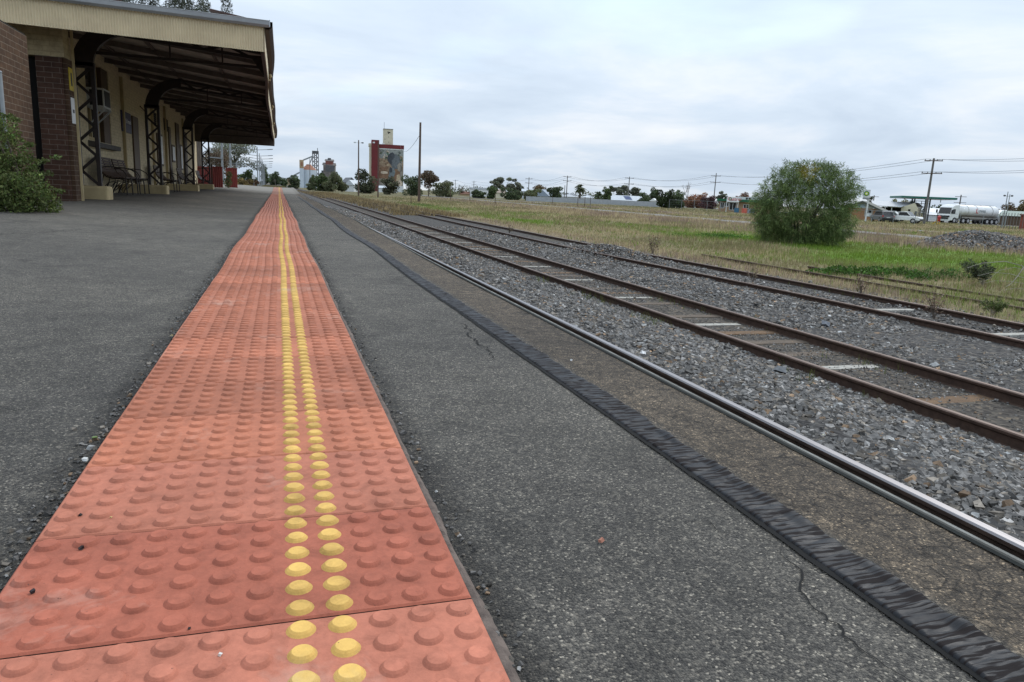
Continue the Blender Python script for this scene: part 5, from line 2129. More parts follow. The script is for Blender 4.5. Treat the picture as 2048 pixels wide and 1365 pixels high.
DRYW = (.165, .125, .085)
for i, (px, py, h, lab) in enumerate([(1506, 566, .42, "brown dried weed on the third track, left of three along its far rail"), (1722, 597, .62, "tall brown dried weed on the third track's far rail, middle one"),
                                      (1868, 640, .60, "brown dried weed beside the pale sleeper of the third track"), (1305, 510, .8, "thin bare weed stalk beyond the ballast heap"),
                                      (1018, 468, .5, "brown weed tuft on the edge of the third track, farther left")]):
    weed(px, py, h, lab, DRYW, 190, seed=i, group="dried weeds along the third track")
weed(1985, 632, .42, "leafy green weed clump growing by the overgrown siding", (.075, .10, .03), 900, leafy=True, spread=.9, name="weed_clump", cat="weed")
weed(1965, 572, .75, "dark feathery shrub in front of the fallen branches", (.050, .062, .032), 1300, leafy=True, spread=.8, name="feathery_shrub", cat="shrub")
weed(1932, 545, .5, "small dark feathery shrub left of the larger one by the fallen branches", (.055, .068, .036), 500, leafy=True, spread=.7, name="feathery_shrub", cat="shrub")


def clover(px0, px1, py, ptop, label, n, seed):
    r = np.random.default_rng(seed)
    a, b = gp(px0, py), gp(px1, py)
    m = (a + b) / 2
    H = float(atd((px0 + px1) / 2, ptop, float((m - CAM) @ CF))[2] - m[2])
    H = max(H * .8, .18)
    cl = []
    for k in range(16):
        p = a + (b - a) * r.uniform(0, 1) + np.array((r.normal(0, .25), r.normal(0, .45), 0))
        rad = np.linalg.norm(b - a) * r.uniform(.10, .17)
        cl.append((p, (rad, rad, H * r.uniform(.6, 1.1))))
    v, f, c = cloud(r, cl, n, .055, (.055, .115, .020), 1.3, .3, .2, inner=.6)
    v[:, 2] = np.maximum(v[:, 2], ground(v[:, 0], v[:, 1]) + .005)
    tag(mesh_np("clover_patch", v, f, LEAF, col=c, origin=tuple(m)), label, "ground plant")


clover(1668, 1815, 550, 527, "left, larger mound of dark green clover by the siding", 4200, 3)
clover(1818, 1905, 556, 533, "right, smaller mound of dark green clover by the siding", 2600, 4)
clover(1365, 1475, 475, 463, "flat patch of bright green leaves left of the round bush", 2600, 5)
clover(790, 870, 412, 404, "bright green leafy patch by the foot of the tallest bare pole", 1400, 6)


def dead_branches():
    r = np.random.default_rng(8)
    b = gp(2052, 585)
    root = thing("fallen_branch", "pale fallen dead branches arching over the grass at the right edge", "branch", tuple(b))
    D = float((b - CAM) @ CF)
    P = lambda x, y, d=0: atd(x, y, D + d)
    for pts, rad in (([(2062, 560), (2044, 532), (2010, 523), (1962, 527), (1935, 536)], .022), ([(2048, 534), (2036, 552), (2022, 568), (2012, 574)], .020),
                     ([(2060, 560), (2020, 548), (1985, 545), (1955, 552)], .012), ([(2060, 580), (2030, 577), (2010, 580)], .016), ([(2060, 545), (2030, 535), (2000, 541), (1975, 560), (1955, 566)], .011),
                     ([(2060, 570), (2020, 563), (1990, 562), (1970, 566)], .010)):
        q = [P(x, y, r.uniform(-.25, .25)) for x, y in pts]
        for p in q: p[2] = max(p[2], b[2] + .02)
        mb = MB().tube(q, [rad * .6 * (1 - .6 * i / (len(q) - 1)) for i in range(len(q))], 6)
        mb.build("limb", PALEWOOD, root)


dead_branches()


# ------------------------------------------------------------------ poles and wires
def pole(px, by, ty, D, label, r0=.16, arms=(), mat=POLEG, group="power poles across the field", name="power_pole", cat="power pole", ins=True):
    p = gd(px, by, D)
    H = float(atd(px, ty, D)[2] - p[2])
    t = thing(name, label, cat, tuple(p), group)
    MB().tube([p, p + np.array((0, 0, H))], [r0, r0 * .68], 9).build("post", mat, t)
    az = math.atan2(p[0] - CAM[0], p[1] - CAM[1])
    out = {}
    for (dz, L_, ang) in arms:
        d = np.array((math.cos(az + ang), -math.sin(az + ang), 0))
        c = p + np.array((0, 0, H - dz)) + np.array((math.sin(az), math.cos(az), 0)) * -(r0 * .9)
        MB().beam(c - d * L_ / 2, c + d * L_ / 2, .10, .12).build("crossarm", POLEW, t)
        q = []
        for s in (-.46, -.2, .2, .46):
            a = c + d * L_ * s
            if ins:
                MB().tube([a, a + np.array((0, 0, .22))], [.05, .06], 6).build("insulator", STEELG, t)
            q.append(a + np.array((0, 0, .22)))
        out[dz] = q
    return t, p, H, out


mp_ = [pole(1848, 447, 318, 105, "leaning-looking tall power pole in front of the tanker, with two crossarms", .19, ((.35, 2.3, -.1), (2.1, 2.6, -.1))),
       pole(1427, 405, 347, 235, "double-armed power pole left of the green-trimmed shop", .19, ((.9, 3.0, .1), (2.9, 3.2, .1))),
       pole(1255, 410, 354, 245, "double-armed power pole beside the solar-panelled roof", .19, ((.5, 2.9, .1), (2.4, 3.2, .1))),
       pole(1132, 405, 352, 262, "double-armed power pole left of the tall date palm", .19, ((.4, 2.8, .2), (1.8, 3.0, .2))),
       pole(1056, 402, 355, 300, "double-armed power pole rising over the grey gabled roof", .19, ((.6, 3.0, .2), (2.3, 3.2, .2)), ins=False),
       pole(947, 392, 362, 400, "slim power pole above the white-walled shed", .19, ((.6, 2.6, .3), (2.0, 2.8, .3)), ins=False),
       pole(910, 391, 360, 410, "slim power pole left of the white-walled shed, farthest of its line", .19, ((.4, 3.0, .3), (2.3, 2.2, .3)), ins=False)]
pole(1128, 404, 371, 250, "short plain pole close beside a double-armed power pole", .16, ())
pole(1744, 424, 391, 215, "small dark power pole behind the grey-roofed building", .2, ((.4, 2.6, 0), (3.4, 2.2, 0)), ins=False)
pole(1916, 430, 390, 190, "power pole standing behind the tanker", .2, ((.5, 2.6, -.1), (2.0, 2.8, -.1), (3.3, 2.6, -.1)), ins=False)
for (px, by, ty, D, lab, r0) in ((838, 404, 248, 118, "tallest bare brown timber pole in the field", .23), (756, 394, 285, 150, "bare grey pole in front of the red silo tower", .15)):
    pole(px, by, ty, D, lab, r0, (), POLEW, "bare timber poles in the field", "timber_pole", "pole")
t_, p_, H_, _o = pole(717, 386, 282, 165, "brown timber pole with two small floodlights at its top", .18, (), POLEW, "bare timber poles in the field", "timber_pole", "pole")
az = math.atan2(p_[0], p_[1])
dx = np.array((math.cos(az), -math.sin(az), 0))
for s_ in (-1, 1):
    c = p_ + np.array((0, 0, H_ - .55)) + dx * s_ * .75
    MB().beam(p_ + np.array((0, 0, H_ - .6)), c, .05, .05).build("bracket", STEELG, t_)
    MB().box(c + dx * s_ * .1, (.45, .3, .25)).build("floodlight", OFFW if s_ < 0 else STEELD, t_)
MB().tube([gd(632, 378, 300), gd(632, 378, 300) + np.array((0, 0, 0.02))], .1, 6)
pole(620, 376, 318, 270, "thin dark pole in front of the white silo", .13, (), POLEG, "bare timber poles in the field", "timber_pole", "pole")


def wire(a, b, sag, label, rad=.018, group="overhead wires"):
    a, b = np.array(a, float), np.array(b, float)
    n = 14
    P = [a + (b - a) * i / n - np.array((0, 0, 4 * sag * (i / n) * (1 - i / n))) for i in range(n + 1)]
    o = MB().tube(P, rad, 5).build("overhead_wire", WIREM)
    tag(o, label, "wire", group)


nm = ["tallest nearby pole", "shop", "solar roof", "date palm", "gabled roof", "white shed", "farthest pole"]
A = mp_
for i in range(6):
    o1, o2 = list(A[i][3].values()), list(A[i + 1][3].values())
    span = ["wire running behind the round bush from the tall right-hand pole", "wire between the poles by the shop and the solar-panelled roof", "wire between the poles by the solar-panelled roof and the date palm",
            "wire between the poles by the date palm and the grey gable", "wire between the poles by the grey gable and the white shed", "wire between the two poles at the white shed"][i]
    for lv, k in ((0, 0), (0, 3), (1, 0), (1, 3)):
        if i > 3 and k == 0: continue
        rad = .024 if i == 0 else .03
        wire(o1[lv][k], o2[lv][k], 1.4, "%s %s %s" % ("upper" if lv == 0 else "lower", "left-hand" if k == 0 else "right-hand", span), rad)
o1 = list(A[0][3].values())
for lv, k, ty in ((0, 0, 313), (0, 3, 319), (1, 0, 336), (1, 3, 341)):
    e_ = atd(2130, ty, 92)
    wire(o1[lv][k], e_, .25, "%s %s wire from the tall right-hand pole to the right edge" % ("upper" if lv == 0 else "lower", "far-side" if k == 0 else "near-side"), .020)
wire(p_ * 0 + gd(838, 404, 118) + np.array((0, 0, 10.6)), atd(800, 291, 400), 3.0, "single slack wire from the tallest bare pole to the silo roof", .035)


# ------------------------------------------------------------------ things along the platform's far end
def lamp_row():
    base = None
    xs = [(516, 301, 86), (520, 313, 100), (523, 319, 112), (525.5, 324.5, 126), (527, 329, 142), (528.5, 333, 160), (530, 336, 180)]
    words = ["nearest", "second nearest", "third nearest", "fourth nearest", "fifth nearest", "sixth nearest", "farthest"]
    for i, (px, ay, D) in enumerate(xs):
        p = atd(px, 371, D)
        p[2] = -.08
        za = float(atd(px, ay, D)[2])
        t = thing("lamp_post", "%s of the slim grey lamp posts with twin upswept arms" % words[i], "lamp post", tuple(p), "twin-armed lamp posts beyond the platform")
        s = 1.0
        MB().tube([p, np.array((p[0], p[1], za + .35))], [.075, .05], 7).build("post", STEELG, t)
        for sgn in (-1, 1):
            e = np.array((p[0] + sgn * 1.15, p[1], za + .10))
            e2 = np.array((p[0] + sgn * 1.75, p[1], za + .17))
            MB().tube([np.array((p[0], p[1], za)), e], .035, 6).build("arm", STEELG, t)
            MB().beam(e, e2, .16, .09).build("lamp_head", STEELG, t)


lamp_row()
for (px, x0, lab, arm) in ((446, 62, "left of two tall grey posts behind the red fence", True), (462.5, 60, "right of two tall grey posts behind the red fence", False)):
    p = atd(px, 372, x0)
    p[2] = -.1
    t = thing("steel_post", lab, "post", tuple(p), "grey posts behind the red fence")
    MB().tube([p, p + np.array((0, 0, 4.6))], .085, 9).build("post", STEELG, t)
    MB().box(p + np.array((0, -.1, 2.6)), (.2, .12, .3)).build("box", STEELG, t)
    if arm:
        MB().beam(p + np.array((0, 0, 2.5)), p + np.array((-1.1, 0, 2.55)), .06, .08).build("arm", STEELG, t)
p = atd(474, 372, 88)
p[2] = -.1
t = thing("steel_post", "short grey post with two small crossbars beside the red fence", "post", tuple(p))
MB().tube([p, p + np.array((0, 0, 2.9))], .07, 8).build("post", STEELG, t)
for z in (2.55, 2.75):
    MB().beam(p + np.array((-.55, 0, z)), p + np.array((.6, 0, z + .05)), .05, .06).build("crossbar", STEELG, t)
p = atd(508, 372, 80)
p[2] = -.05
t = thing("small_sign", "small square white sign on a post at the platform's far end", "sign", tuple(p))
MB().tube([p, p + np.array((0, 0, 1.05))], .03, 6).build("post", STEELG, t)
MB().box(p + np.array((0, -.04, 1.15)), (.36, .03, .42)).build("panel", WHITE, t)
# red steel fence panels and black pickets at the end of the building
y_ = 47.2
x0, x1 = atd(436, 376, 46)[0], atd(451, 376, 46)[0]
zf = float(pz(x1, y_)) - .02
t = thing("red_fence", "dark red ribbed steel fence panels beyond the canopy", "fence", (x1, y_, zf))
for k, (a_, b_, yy_, h_) in enumerate(((x0 - .1, x1, y_, 1.18), (x1 + .06, x1 + .72, y_ + 2.2, 1.18), (x0 - 3.2, x0 - .2, y_ + 3.6, 1.2))):
    mb = MB()
    n = max(3, int((b_ - a_) / .1))
    for i in range(n):
        xa = a_ + (b_ - a_) * i / n
        xb = a_ + (b_ - a_) * (i + 1) / n
        mb.add([(xa, yy_, zf), ((xa + xb) / 2, yy_ - .03, zf), ((xa + xb) / 2, yy_ - .03, zf + h_), (xa, yy_, zf + h_)], [(0, 1, 2, 3)])
        mb.add([((xa + xb) / 2, yy_ - .03, zf), (xb, yy_, zf), (xb, yy_, zf + h_), ((xa + xb) / 2, yy_ - .03, zf + h_)], [(0, 1, 2, 3)])
    mb.b2((a_ - .02, yy_ - .035, zf + h_), (b_ + .02, yy_ + .02, zf + h_ + .05))
    mb.b2((a_, yy_ + .005, zf), (b_, yy_ + .02, zf + h_))
    mb.build("panel", REDFEN, t)
t = thing("picket_fence", "black iron picket fence between the last lattice post and the red fence", "fence", (x0 - 1, y_, zf))
mb = MB()
for i in range(16):
    xx = x0 - .15 - i * .11
    mb.box((xx, y_ - .3, zf + .64), (.022, .022, 1.28))
mb.b2((x0 - 1.9, y_ - .32, zf + 1.05), (x0 - .1, y_ - .28, zf + 1.09)).b2((x0 - 1.9, y_ - .32, zf + .12), (x0 - .1, y_ - .28, zf + .16))
mb.box((x0 - .12, y_ - .3, zf + .68), (.07, .07, 1.36))
mb.build("pickets", BLACKM, t)
weed(468, 375, .1, "x", MIDG, 10) if False else None
r_ = np.random.default_rng(3)
b_ = np.array((x1 + .25, y_ + .3, zf))
t = thing("creeper", "green creeper climbing the gap in the red fence", "creeper", tuple(b_))
MB().tube([b_, b_ + np.array((.05, 0, .8))], .02, 5).build("stem", BARK, t)
v, f, c = cloud(r_, [(b_ + np.array((0, 0, .35)), (.3, .2, .4)), (b_ + np.array((.1, .1, .8)), (.2, .15, .25))], 500, .06, MIDG, 1.5, inner=.2)
mesh_np("leaves", v, f, LEAF, t, col=c)


# ------------------------------------------------------------------ silos
def frame_at(px, by, D, rot=0.0):
    """position on the ground and local axes: x to the right as seen from the platform, y away"""
    p = gd(px, by, D)
    az = math.atan2(p[0] - CAM[0], p[1] - CAM[1]) + rot
    X = np.array((math.cos(az), -math.sin(az), 0))
    Y = np.array((math.sin(az), math.cos(az), 0))
    return p, X, Y, D / F_PX


class LB(MB):
    """boxes in a local frame"""
    def __init__(s, p, X, Y):
        super().__init__()
        s.p, s.X, s.Y = p, X, Y

    def w(s, x, y, z):
        return s.p + s.X * x + s.Y * y + np.array((0, 0, z))

    def lb(s, x0, x1, y0, y1, z0, z1):
        R = np.stack([s.X, s.Y, np.array((0, 0, 1.))], 1)
        return s.box(s.w((x0 + x1) / 2, (y0 + y1) / 2, (z0 + z1) / 2), (x1 - x0, y1 - y0, z1 - z0), R)

    def gable(s, x0, x1, y0, y1, z0, z1, along='x', over=.3):
        if along == 'x':
            P = [(x0 - over, y0 - over, z0), (x1 + over, y0 - over, z0), (x1 + over, (y0 + y1) / 2, z1), (x0 - over, (y0 + y1) / 2, z1), (x0 - over, y1 + over, z0), (x1 + over, y1 + over, z0)]
        else:
            P = [(x0 - over, y1 + over, z0), (x0 - over, y0 - over, z0), ((x0 + x1) / 2, y0 - over, z1), ((x0 + x1) / 2, y1 + over, z1), (x1 + over, y1 + over, z0), (x1 + over, y0 - over, z0)]
        V = [s.w(*q) for q in P]
        return s.add(V, [(0, 1, 2, 3), (3, 2, 5, 4), (0, 3, 4), (1, 5, 2), (0, 4, 5, 1)])

    def hip(s, x0, x1, y0, y1, z0, z1, over=.35, k=.45):
        d = (y1 - y0) / 2 + over
        x0, x1, y0, y1 = x0 - over, x1 + over, y0 - over, y1 + over
        P = [(x0, y0, z0), (x1, y0, z0), (x1, y1, z0), (x0, y1, z0), (x0 + d * k * 2, (y0 + y1) / 2, z1), (x1 - d * k * 2, (y0 + y1) / 2, z1)]
        return s.add([s.w(*q) for q in P], [(0, 1, 5, 4), (1, 2, 5), (2, 3, 4, 5), (3, 0, 4), (3, 2, 1, 0)])


def mural_silo():
    D = 400
    p, X, Y, k = frame_at(775, 376, D, -.035)
    zt = lambda y: float(atd(775, y, D)[2] - p[2])
    xx = lambda x: (x - 775) * k
    t = thing("painted_silo", "tall grain silo with a big mural, dark red tower and cream lift house on top", "silo", tuple(p))
    B = lambda: LB(p, X, Y)
    B().lb(xx(758), xx(806), 0, 16, 0, zt(299)).build("silo_block", CREAMS, t)
    B().lb(xx(758), xx(806.6), -.4, 16.4, zt(298.2), zt(290.6)).build("red_band", SILORED, t)
    B().lb(xx(758), xx(806), -.2, 0, zt(300.2), zt(298.4)).build("white_band", WHITE, t)
    B().lb(xx(743), xx(758), -1.6, 12, 0, zt(283.2)).build("red_tower", SILORED, t)
    B().lb(xx(739), xx(743.2), 0, 12, 0, zt(291.2)).lb(xx(737.6), xx(743.2), -.2, 12.2, zt(295), zt(290)).build("side_wall", CREAMS, t)
    B().lb(xx(745.5), xx(749.5), -1.75, -1.55, zt(289.8), zt(287.2)).build("white_plate", WHITE, t)
    lift = B().lb(xx(766.4), xx(785.2), 3, 11, zt(291), zt(259.6)).build("lift_house", CREAMS, t)
    B().lb(xx(766), xx(785.6), 2.7, 11.3, zt(259.8), zt(259.0)).build("parapet", STEELG, lift)
    eb = B()
    for (a_, b_, c_) in ((775.6, 265.6, 1.5), (778.6, 266.0, 1.5), (776.4, 267.6, 1.2)):
        eb.dome(eb.w(xx(a_), 2.95, zt(b_)), c_ * k, (1, .1, .8), 10, 6)
    eb.build("black_emblem", BLACKPL, lift)
    wb = B()
    wb.lb(xx(776.4), xx(777.2), 2.9, 3, zt(276), zt(274)).lb(xx(776.4), xx(777.2), 2.9, 3, zt(286), zt(284)).lb(xx(769), xx(769.8), 2.9, 3, zt(281), zt(279))
    wb.build("vents", STEELD, lift)
    MB().tube([B().w(xx(768), 5, zt(260)), B().w(xx(768), 5, zt(246))], .09, 5).build("mast", STEELD, lift)
    B().lb(xx(764.5), xx(768.5), -.3, 2, zt(291), zt(288.2)).build("roof_box", WHITE, t)
    # the mural, a generic arrangement of soft colour fields
    cols = {"sky": (.27, .285, .27), "ochre": (.29, .215, .15), "earth": (.21, .13, .085), "pale": (.50, .42, .33), "navy": (.06, .066, .075), "slate": (.135, .15, .16), "teal": (.155, .18, .19),
            "stone": (.26, .235, .20), "leaf": (.10, .15, .10), "sand": (.42, .34, .235)}
    m_mur = Mcol("mural_paint", .85, .15, vary=1.1)
    Vm, Fm, Cm, nb = [], [], [], 0
    r = np.random.default_rng(12)
    e = B()

    def patch(cx, cy, rx, ry, c, lay, n=11, rot=0):
        nonlocal nb
        th = np.arange(n) * 2 * np.pi / n
        rr = 1 + r.uniform(-.18, .18, n)
        x = cx + (rx * np.cos(th) * rr * math.cos(rot) - ry * np.sin(th) * rr * math.sin(rot))
        y = cy + (rx * np.cos(th) * rr * math.sin(rot) + ry * np.sin(th) * rr * math.cos(rot))
        x, y = np.clip(x, 758.4, 805.8), np.clip(y, 300.6, 374)
        P = [e.w(xx(a_), -.05 - .04 * lay, zt(b_)) for a_, b_ in zip(x, y)]
        P.append(e.w(xx(np.clip(cx, 759, 804.6)), -.05 - .04 * lay, zt(np.clip(cy, 301, 374))))
        Vm.extend(P)
        for i in range(n):
            Fm.append((nb + i, nb + n, nb + (i + 1) % n))
            Cm.append(np.array(cols[c]) * math.exp(r.normal(0, .06)))
        nb += n + 1
    for (x0, x1, y0, y1, c) in ((758.1, 805.9, 300.5, 318, "sky"), (758.1, 805.9, 318, 342, "ochre"), (758.1, 805.9, 342, 358, "earth"), (758.1, 805.9, 358, 374.5, "stone")):
        P = [e.w(xx(x0), -.04, zt(y1)), e.w(xx(x1), -.04, zt(y1)), e.w(xx(x1), -.04, zt(y0)), e.w(xx(x0), -.04, zt(y0))]
        Vm.extend(P)
        Fm += [(nb, nb + 1, nb + 2), (nb, nb + 2, nb + 3)]
        Cm += [np.array(cols[c])] * 2
        nb += 4
    for i in range(26):
        patch(r.uniform(760, 776), r.uniform(303, 318), r.uniform(1.5, 3), r.uniform(1, 2), ["sky", "leaf", "pale"][i % 3], 1, 7)
        patch(r.uniform(760, 775), r.uniform(318, 340), r.uniform(1.5, 3.5), r.uniform(.8, 1.8), ["ochre", "sand", "earth"][i % 3], 1, 7)
        patch(r.uniform(794, 803), r.uniform(304, 330), r.uniform(1.5, 3), r.uniform(1.2, 3), ["leaf", "sky", "sand"][i % 3], 1, 7)
    for a_ in ((788, 322, 11, 15, "slate", 2), (782, 317, 7, 13, "navy", 3), (792, 325, 8, 12, "slate", 4), (799, 334, 5, 9, "stone", 5), (802, 348, 3, 16, "stone", 5), (790, 352, 6, 14, "earth", 3), (784, 345, 6, 9, "teal", 6),
               (781, 340, 3, 6, "navy", 7), (768, 346, 8, 3, "pale", 4), (768, 338, 8, 4, "earth", 3), (779, 358, 3, 10, "teal", 5), (796, 360, 4, 12, "sand", 4), (800, 366, 4, 8, "pale", 5), (786, 366, 3, 6, "pale", 5)):
        patch(*a_)
    mesh_np("mural", np.array(Vm), np.array(Fm), m_mur, t, col=np.array(Cm))
    B().lb(xx(757), xx(806.5), -1.4, -.5, 0, zt(371.5)).build("base_wall", OFFW, t)


mural_silo()


def far_silos():
    D = 440
    p, X, Y, k = frame_at(617, 372, D, 0)
    zt = lambda y: float(atd(617, y, D)[2] - p[2])
    xx = lambda x: (x - 617) * k
    t = thing("grain_silo", "round white steel silo with a rusty cone roof and tan side tower", "silo", tuple(p))
    L_ = LB(p, X, Y)
    c = lambda z: L_.w(xx(618), 5, z)
    rad = 15.4 * k
    mb = MB()
    mb.smooth = True
    mb.tube([c(0), c(zt(340))], rad, 28, caps=False)
    mb.build("drum", SILOW, t)
    MB().tube([c(zt(340)), c(zt(331)), c(zt(329))], [rad * 1.02, rad * .35, rad * .3], 28).build("cone_roof", SILOR, t)
    LB(p, X, Y).lb(xx(600.2), xx(608.2), -2, 1, 0, zt(338)).build("tower_base", SILOW, t)
    LB(p, X, Y).lb(xx(600.2), xx(608.2), -2, 1, zt(338), zt(321.5)).build("tower", SILOT, t)
    LB(p, X, Y).lb(xx(603), xx(606), -2.1, -1.9, zt(333), zt(326)).build("rust_patch", SILOR, t)
    MB().beam(L_.w(xx(607), -1, zt(322)), L_.w(xx(626), -1, zt(313)), .9, .8).build("conveyor", STEELG, t)
    MB().beam(L_.w(xx(601), -1, zt(346)), L_.w(xx(577), -1, zt(360)), .8, .8).build("conveyor", STEELG, t)
    b = LB(p, X, Y)
    b.lb(xx(576), xx(584), -2, 1, zt(372), zt(358.5))
    b.build("loading_shed", SILOT, t)
    # the lattice elevator
    p2 = gd(631, 373, D + 12)
    t2 = thing("grain_elevator", "grey steel lattice elevator tower rising behind the white silo", "elevator", tuple(p2))
    z2 = lambda y: float(atd(631, y, D + 12)[2] - p2[2])
    k2 = (D + 12) / F_PX
    L2 = LB(p2, X, Y)
    x2 = lambda x: (x - 631) * k2
    mb = MB()
    for x in (625.8, 629.8, 633.4, 637.0):
        mb.beam(L2.w(x2(x), 0, 0), L2.w(x2(x), 0, z2(304)), .45, .45)
    for i in range(8):
        ya, yb = 372 - i * 8, 364 - i * 8
        mb.beam(L2.w(x2(626), 0, z2(ya)), L2.w(x2(637), 0, z2(yb)), .28, .28).beam(L2.w(x2(637), 0, z2(ya)), L2.w(x2(626), 0, z2(yb)), .28, .28).beam(L2.w(x2(626), 0, z2(yb)), L2.w(x2(637), 0, z2(yb)), .3, .3)
    mb.build("lattice", STEELD, t2)
    LB(p2, X, Y).lb(x2(625), x2(637.6), -1.5, 1.5, z2(307.5), z2(303)).build("head_house", STEELD, t2)
    MB().tube([L2.w(x2(635.5), 0, z2(304)), L2.w(x2(635.5), 0, z2(297))], .2, 5).build("mast", STEELD, t2)
    MB().beam(L2.w(x2(627), -1, z2(312)), L2.w(x2(620), -3, z2(329)), .5, .5).build("chute", STEELG, t2)
    # old dark grain shed
    p3, X3, Y3, k3 = frame_at(658, 374, D + 10, .1)
    z3 = lambda y: float(atd(658, y, D + 10)[2] - p3[2])
    x3 = lambda x: (x - 658) * k3
    t3 = thing("grain_shed", "old dark iron-clad grain shed with stepped roof behind olive trees", "shed", tuple(p3))
    LB(p3, X3, Y3).lb(x3(647), x3(669), 0, 8, 0, z3(331)).build("wall", OLDIRON, t3)
    LB(p3, X3, Y3).lb(x3(651.5), x3(669.2), -.15, 0, z3(344), z3(331.5)).build("dark_cladding", STEELD, t3)
    LB(p3, X3, Y3).gable(x3(645.5), x3(669.5), 0, 8, z3(331.2), z3(326), 'x', .2).build("lower_roof", OLDIRON, t3)
    LB(p3, X3, Y3).lb(x3(651), x3(665), 1, 7, z3(331), z3(322.5)).build("upper_wall", REDRUST, t3)
    LB(p3, X3, Y3).gable(x3(650), x3(666), 1, 7, z3(322.7), z3(319), 'x', .2).build("upper_roof", OLDIRON, t3)
    LB(p3, X3, Y3).lb(x3(655), x3(660.6), 2.5, 5.5, z3(321), z3(316.6)).build("cupola", STEELD, t3)
    LB(p3, X3, Y3).lb(x3(643), x3(647), 1, 4, 0, z3(342)).build("lean_to", STEELD, t3)


far_silos()


# ------------------------------------------------------------------ houses across the field
def house(px0, px1, by, ywall, yroof, D, wall, roof, label, style='hip', rot=0.0, depth=9.0, wins=(), name="house", cat="house", solar=None, over=.35, fascia=None):
    cx = (px0 + px1) / 2
    p, X, Y, k = frame_at(cx, by, D, rot)
    z = lambda y: float(atd(cx, y, D)[2] - p[2])
    x = lambda q: (q - cx) * k
    t = thing(name, label, cat, tuple(p))
    zw, zr = z(ywall), z(yroof)
    LB(p, X, Y).lb(x(px0), x(px1), 0, depth, -.3, zw).build("wall", wall, t)
    b = LB(p, X, Y)
    if style == 'hip':
        b.hip(x(px0), x(px1), 0, depth, zw + .01, zr, over)
    elif style == 'flat':
        b.lb(x(px0) - .2, x(px1) + .2, -.2, depth + .2, zw + .005, zr)
    else:
        b.gable(x(px0), x(px1), 0, depth, zw + .01, zr, style, over)
    rf = b.build("roof", roof, t)
    for (a_, b_, c_, d_) in wins:
        w = LB(p, X, Y).lb(x(a_), x(b_), -.06, -.005, z(d_), z(c_)).build("window", WHITE, t)
        LB(p, X, Y).lb(x(a_) + .08, x(b_) - .08, -.075, -.061, z(d_) + .08, z(c_) - .08).build("pane", GLASSD, w)
    if solar:
        a_, b_ = solar
        f0, f1 = .22, .86
        yy = lambda f: -over + (depth / 2 + over) * f
        zz = lambda f: zw + .01 + (zr - zw - .01) * f + .07
        q = LB(p, X, Y)
        q.add([q.w(x(a_) + .6, yy(f0), zz(f0)), q.w(x(b_) + .6, yy(f0), zz(f0)), q.w(x(b_) - .6, yy(f1), zz(f1)), q.w(x(a_) - .6, yy(f1), zz(f1))], [(0, 1, 2, 3)])
        q.build("solar_panel", BLULET, rf)
    return t


house(939, 982, 394, 379.5, 376, 290, WHITE, ZINC, "long white-walled shed behind small dark street trees", 'flat', .1, 14, name="shed", cat="shed")
house(986, 1011, 396, 386, 379, 270, CREAMS, BRWN and M("faded_tile_roof", (.30, .24, .19), (.22, .18, .15), .8, .85), "small cream house between dark street trees", 'hip')
house(920, 942, 393, 388, 383.5, 330, TANBR, REDTILE, "low brown-roofed house left of the white-walled shed", 'hip')
house(1044, 1052, 398, 383, 378, 280, ZINC, ZINC, "narrow pale blue shed between two flat-topped trees", 'x', 0, 6, name="shed", cat="shed")
house(1068, 1098, 402, 393, 379, 250, OFFW, M("blue_grey_roof", (.25, .30, .36), (.20, .245, .30), .8, .6), "house with a steep blue-grey gabled roof", 'y', .25, 12)
house(1118, 1152, 403, 394, 385.5, 265, OFFW, ROOFG, "pale-roofed house left of the tall date palm", 'hip', .15, 10, wins=((1124, 1130, 396, 400), (1138, 1145, 396, 400)))
house(1160, 1185, 402, 395.5, 390, 290, OFFW, ZINC, "low pale-roofed house right of the tall date palm", 'hip', .1, 8)
house(1221, 1281, 410, 402, 391.5, 240, CREAMS, ZINC, "long zinc-roofed house with dark solar panels", 'x', .08, 9, solar=(1247, 1260), over=.5)
house(1300, 1311, 410, 403, 397, 215, WHITE, WHITE, "little white gabled shed beside the clipped dark trees", 'y', .1, 5, name="shed", cat="shed")
house(690, 708, 378, 371, 360, 290, OFFW, ZINC, "white-gabled shed behind the pole with floodlights", 'y', .3, 14, name="shed", cat="shed")
house(695, 712, 378, 366, 355.5, 330, OLDIRON, STEELD, "dark pitched-roof shed behind the white-gabled one", 'y', -.2, 14, name="shed", cat="shed")
house(757, 795, 384, 377, 373, 330, OFFW, ZINC, "long low white building at the foot of the mural silo", 'x', 0, 8, name="shed", cat="shed")
house(1946, 1984, 436, 423, 413, 215, M("red_brick_wall", (.20, .07, .045), (.15, .055, .038), 3, .85), REDTILE, "red brick house behind the tanker", 'flat', 0, 8)
house(1906, 1952, 434, 424, 417.5, 200, OFFW, ZINC, "white-roofed shed behind the tanker's cab", 'x', .1, 9, name="shed", cat="shed")
house(1983, 2003, 436, 428, 420, 180, ZINC, ZINC, "pale blue-grey roofed shed right of the red brick house", 'x', .1, 9, name="shed", cat="shed")
house(2004, 2062, 446, 433, 422.5, 132, BROWNP, M("green_iron_roof", (.10, .17, .15), (.075, .13, .115), .8, .6), "dark shed with a dull green roof at the right", 'x', .1, 9, name="shed", cat="shed")
house(2041, 2068, 456, 432, 429, 96, M("red_iron_wall", (.24, .065, .04), (.19, .05, .034), 2, .7), REDRUST, "red-orange iron shed at the right edge", 'flat', 0, 6, name="shed", cat="shed")


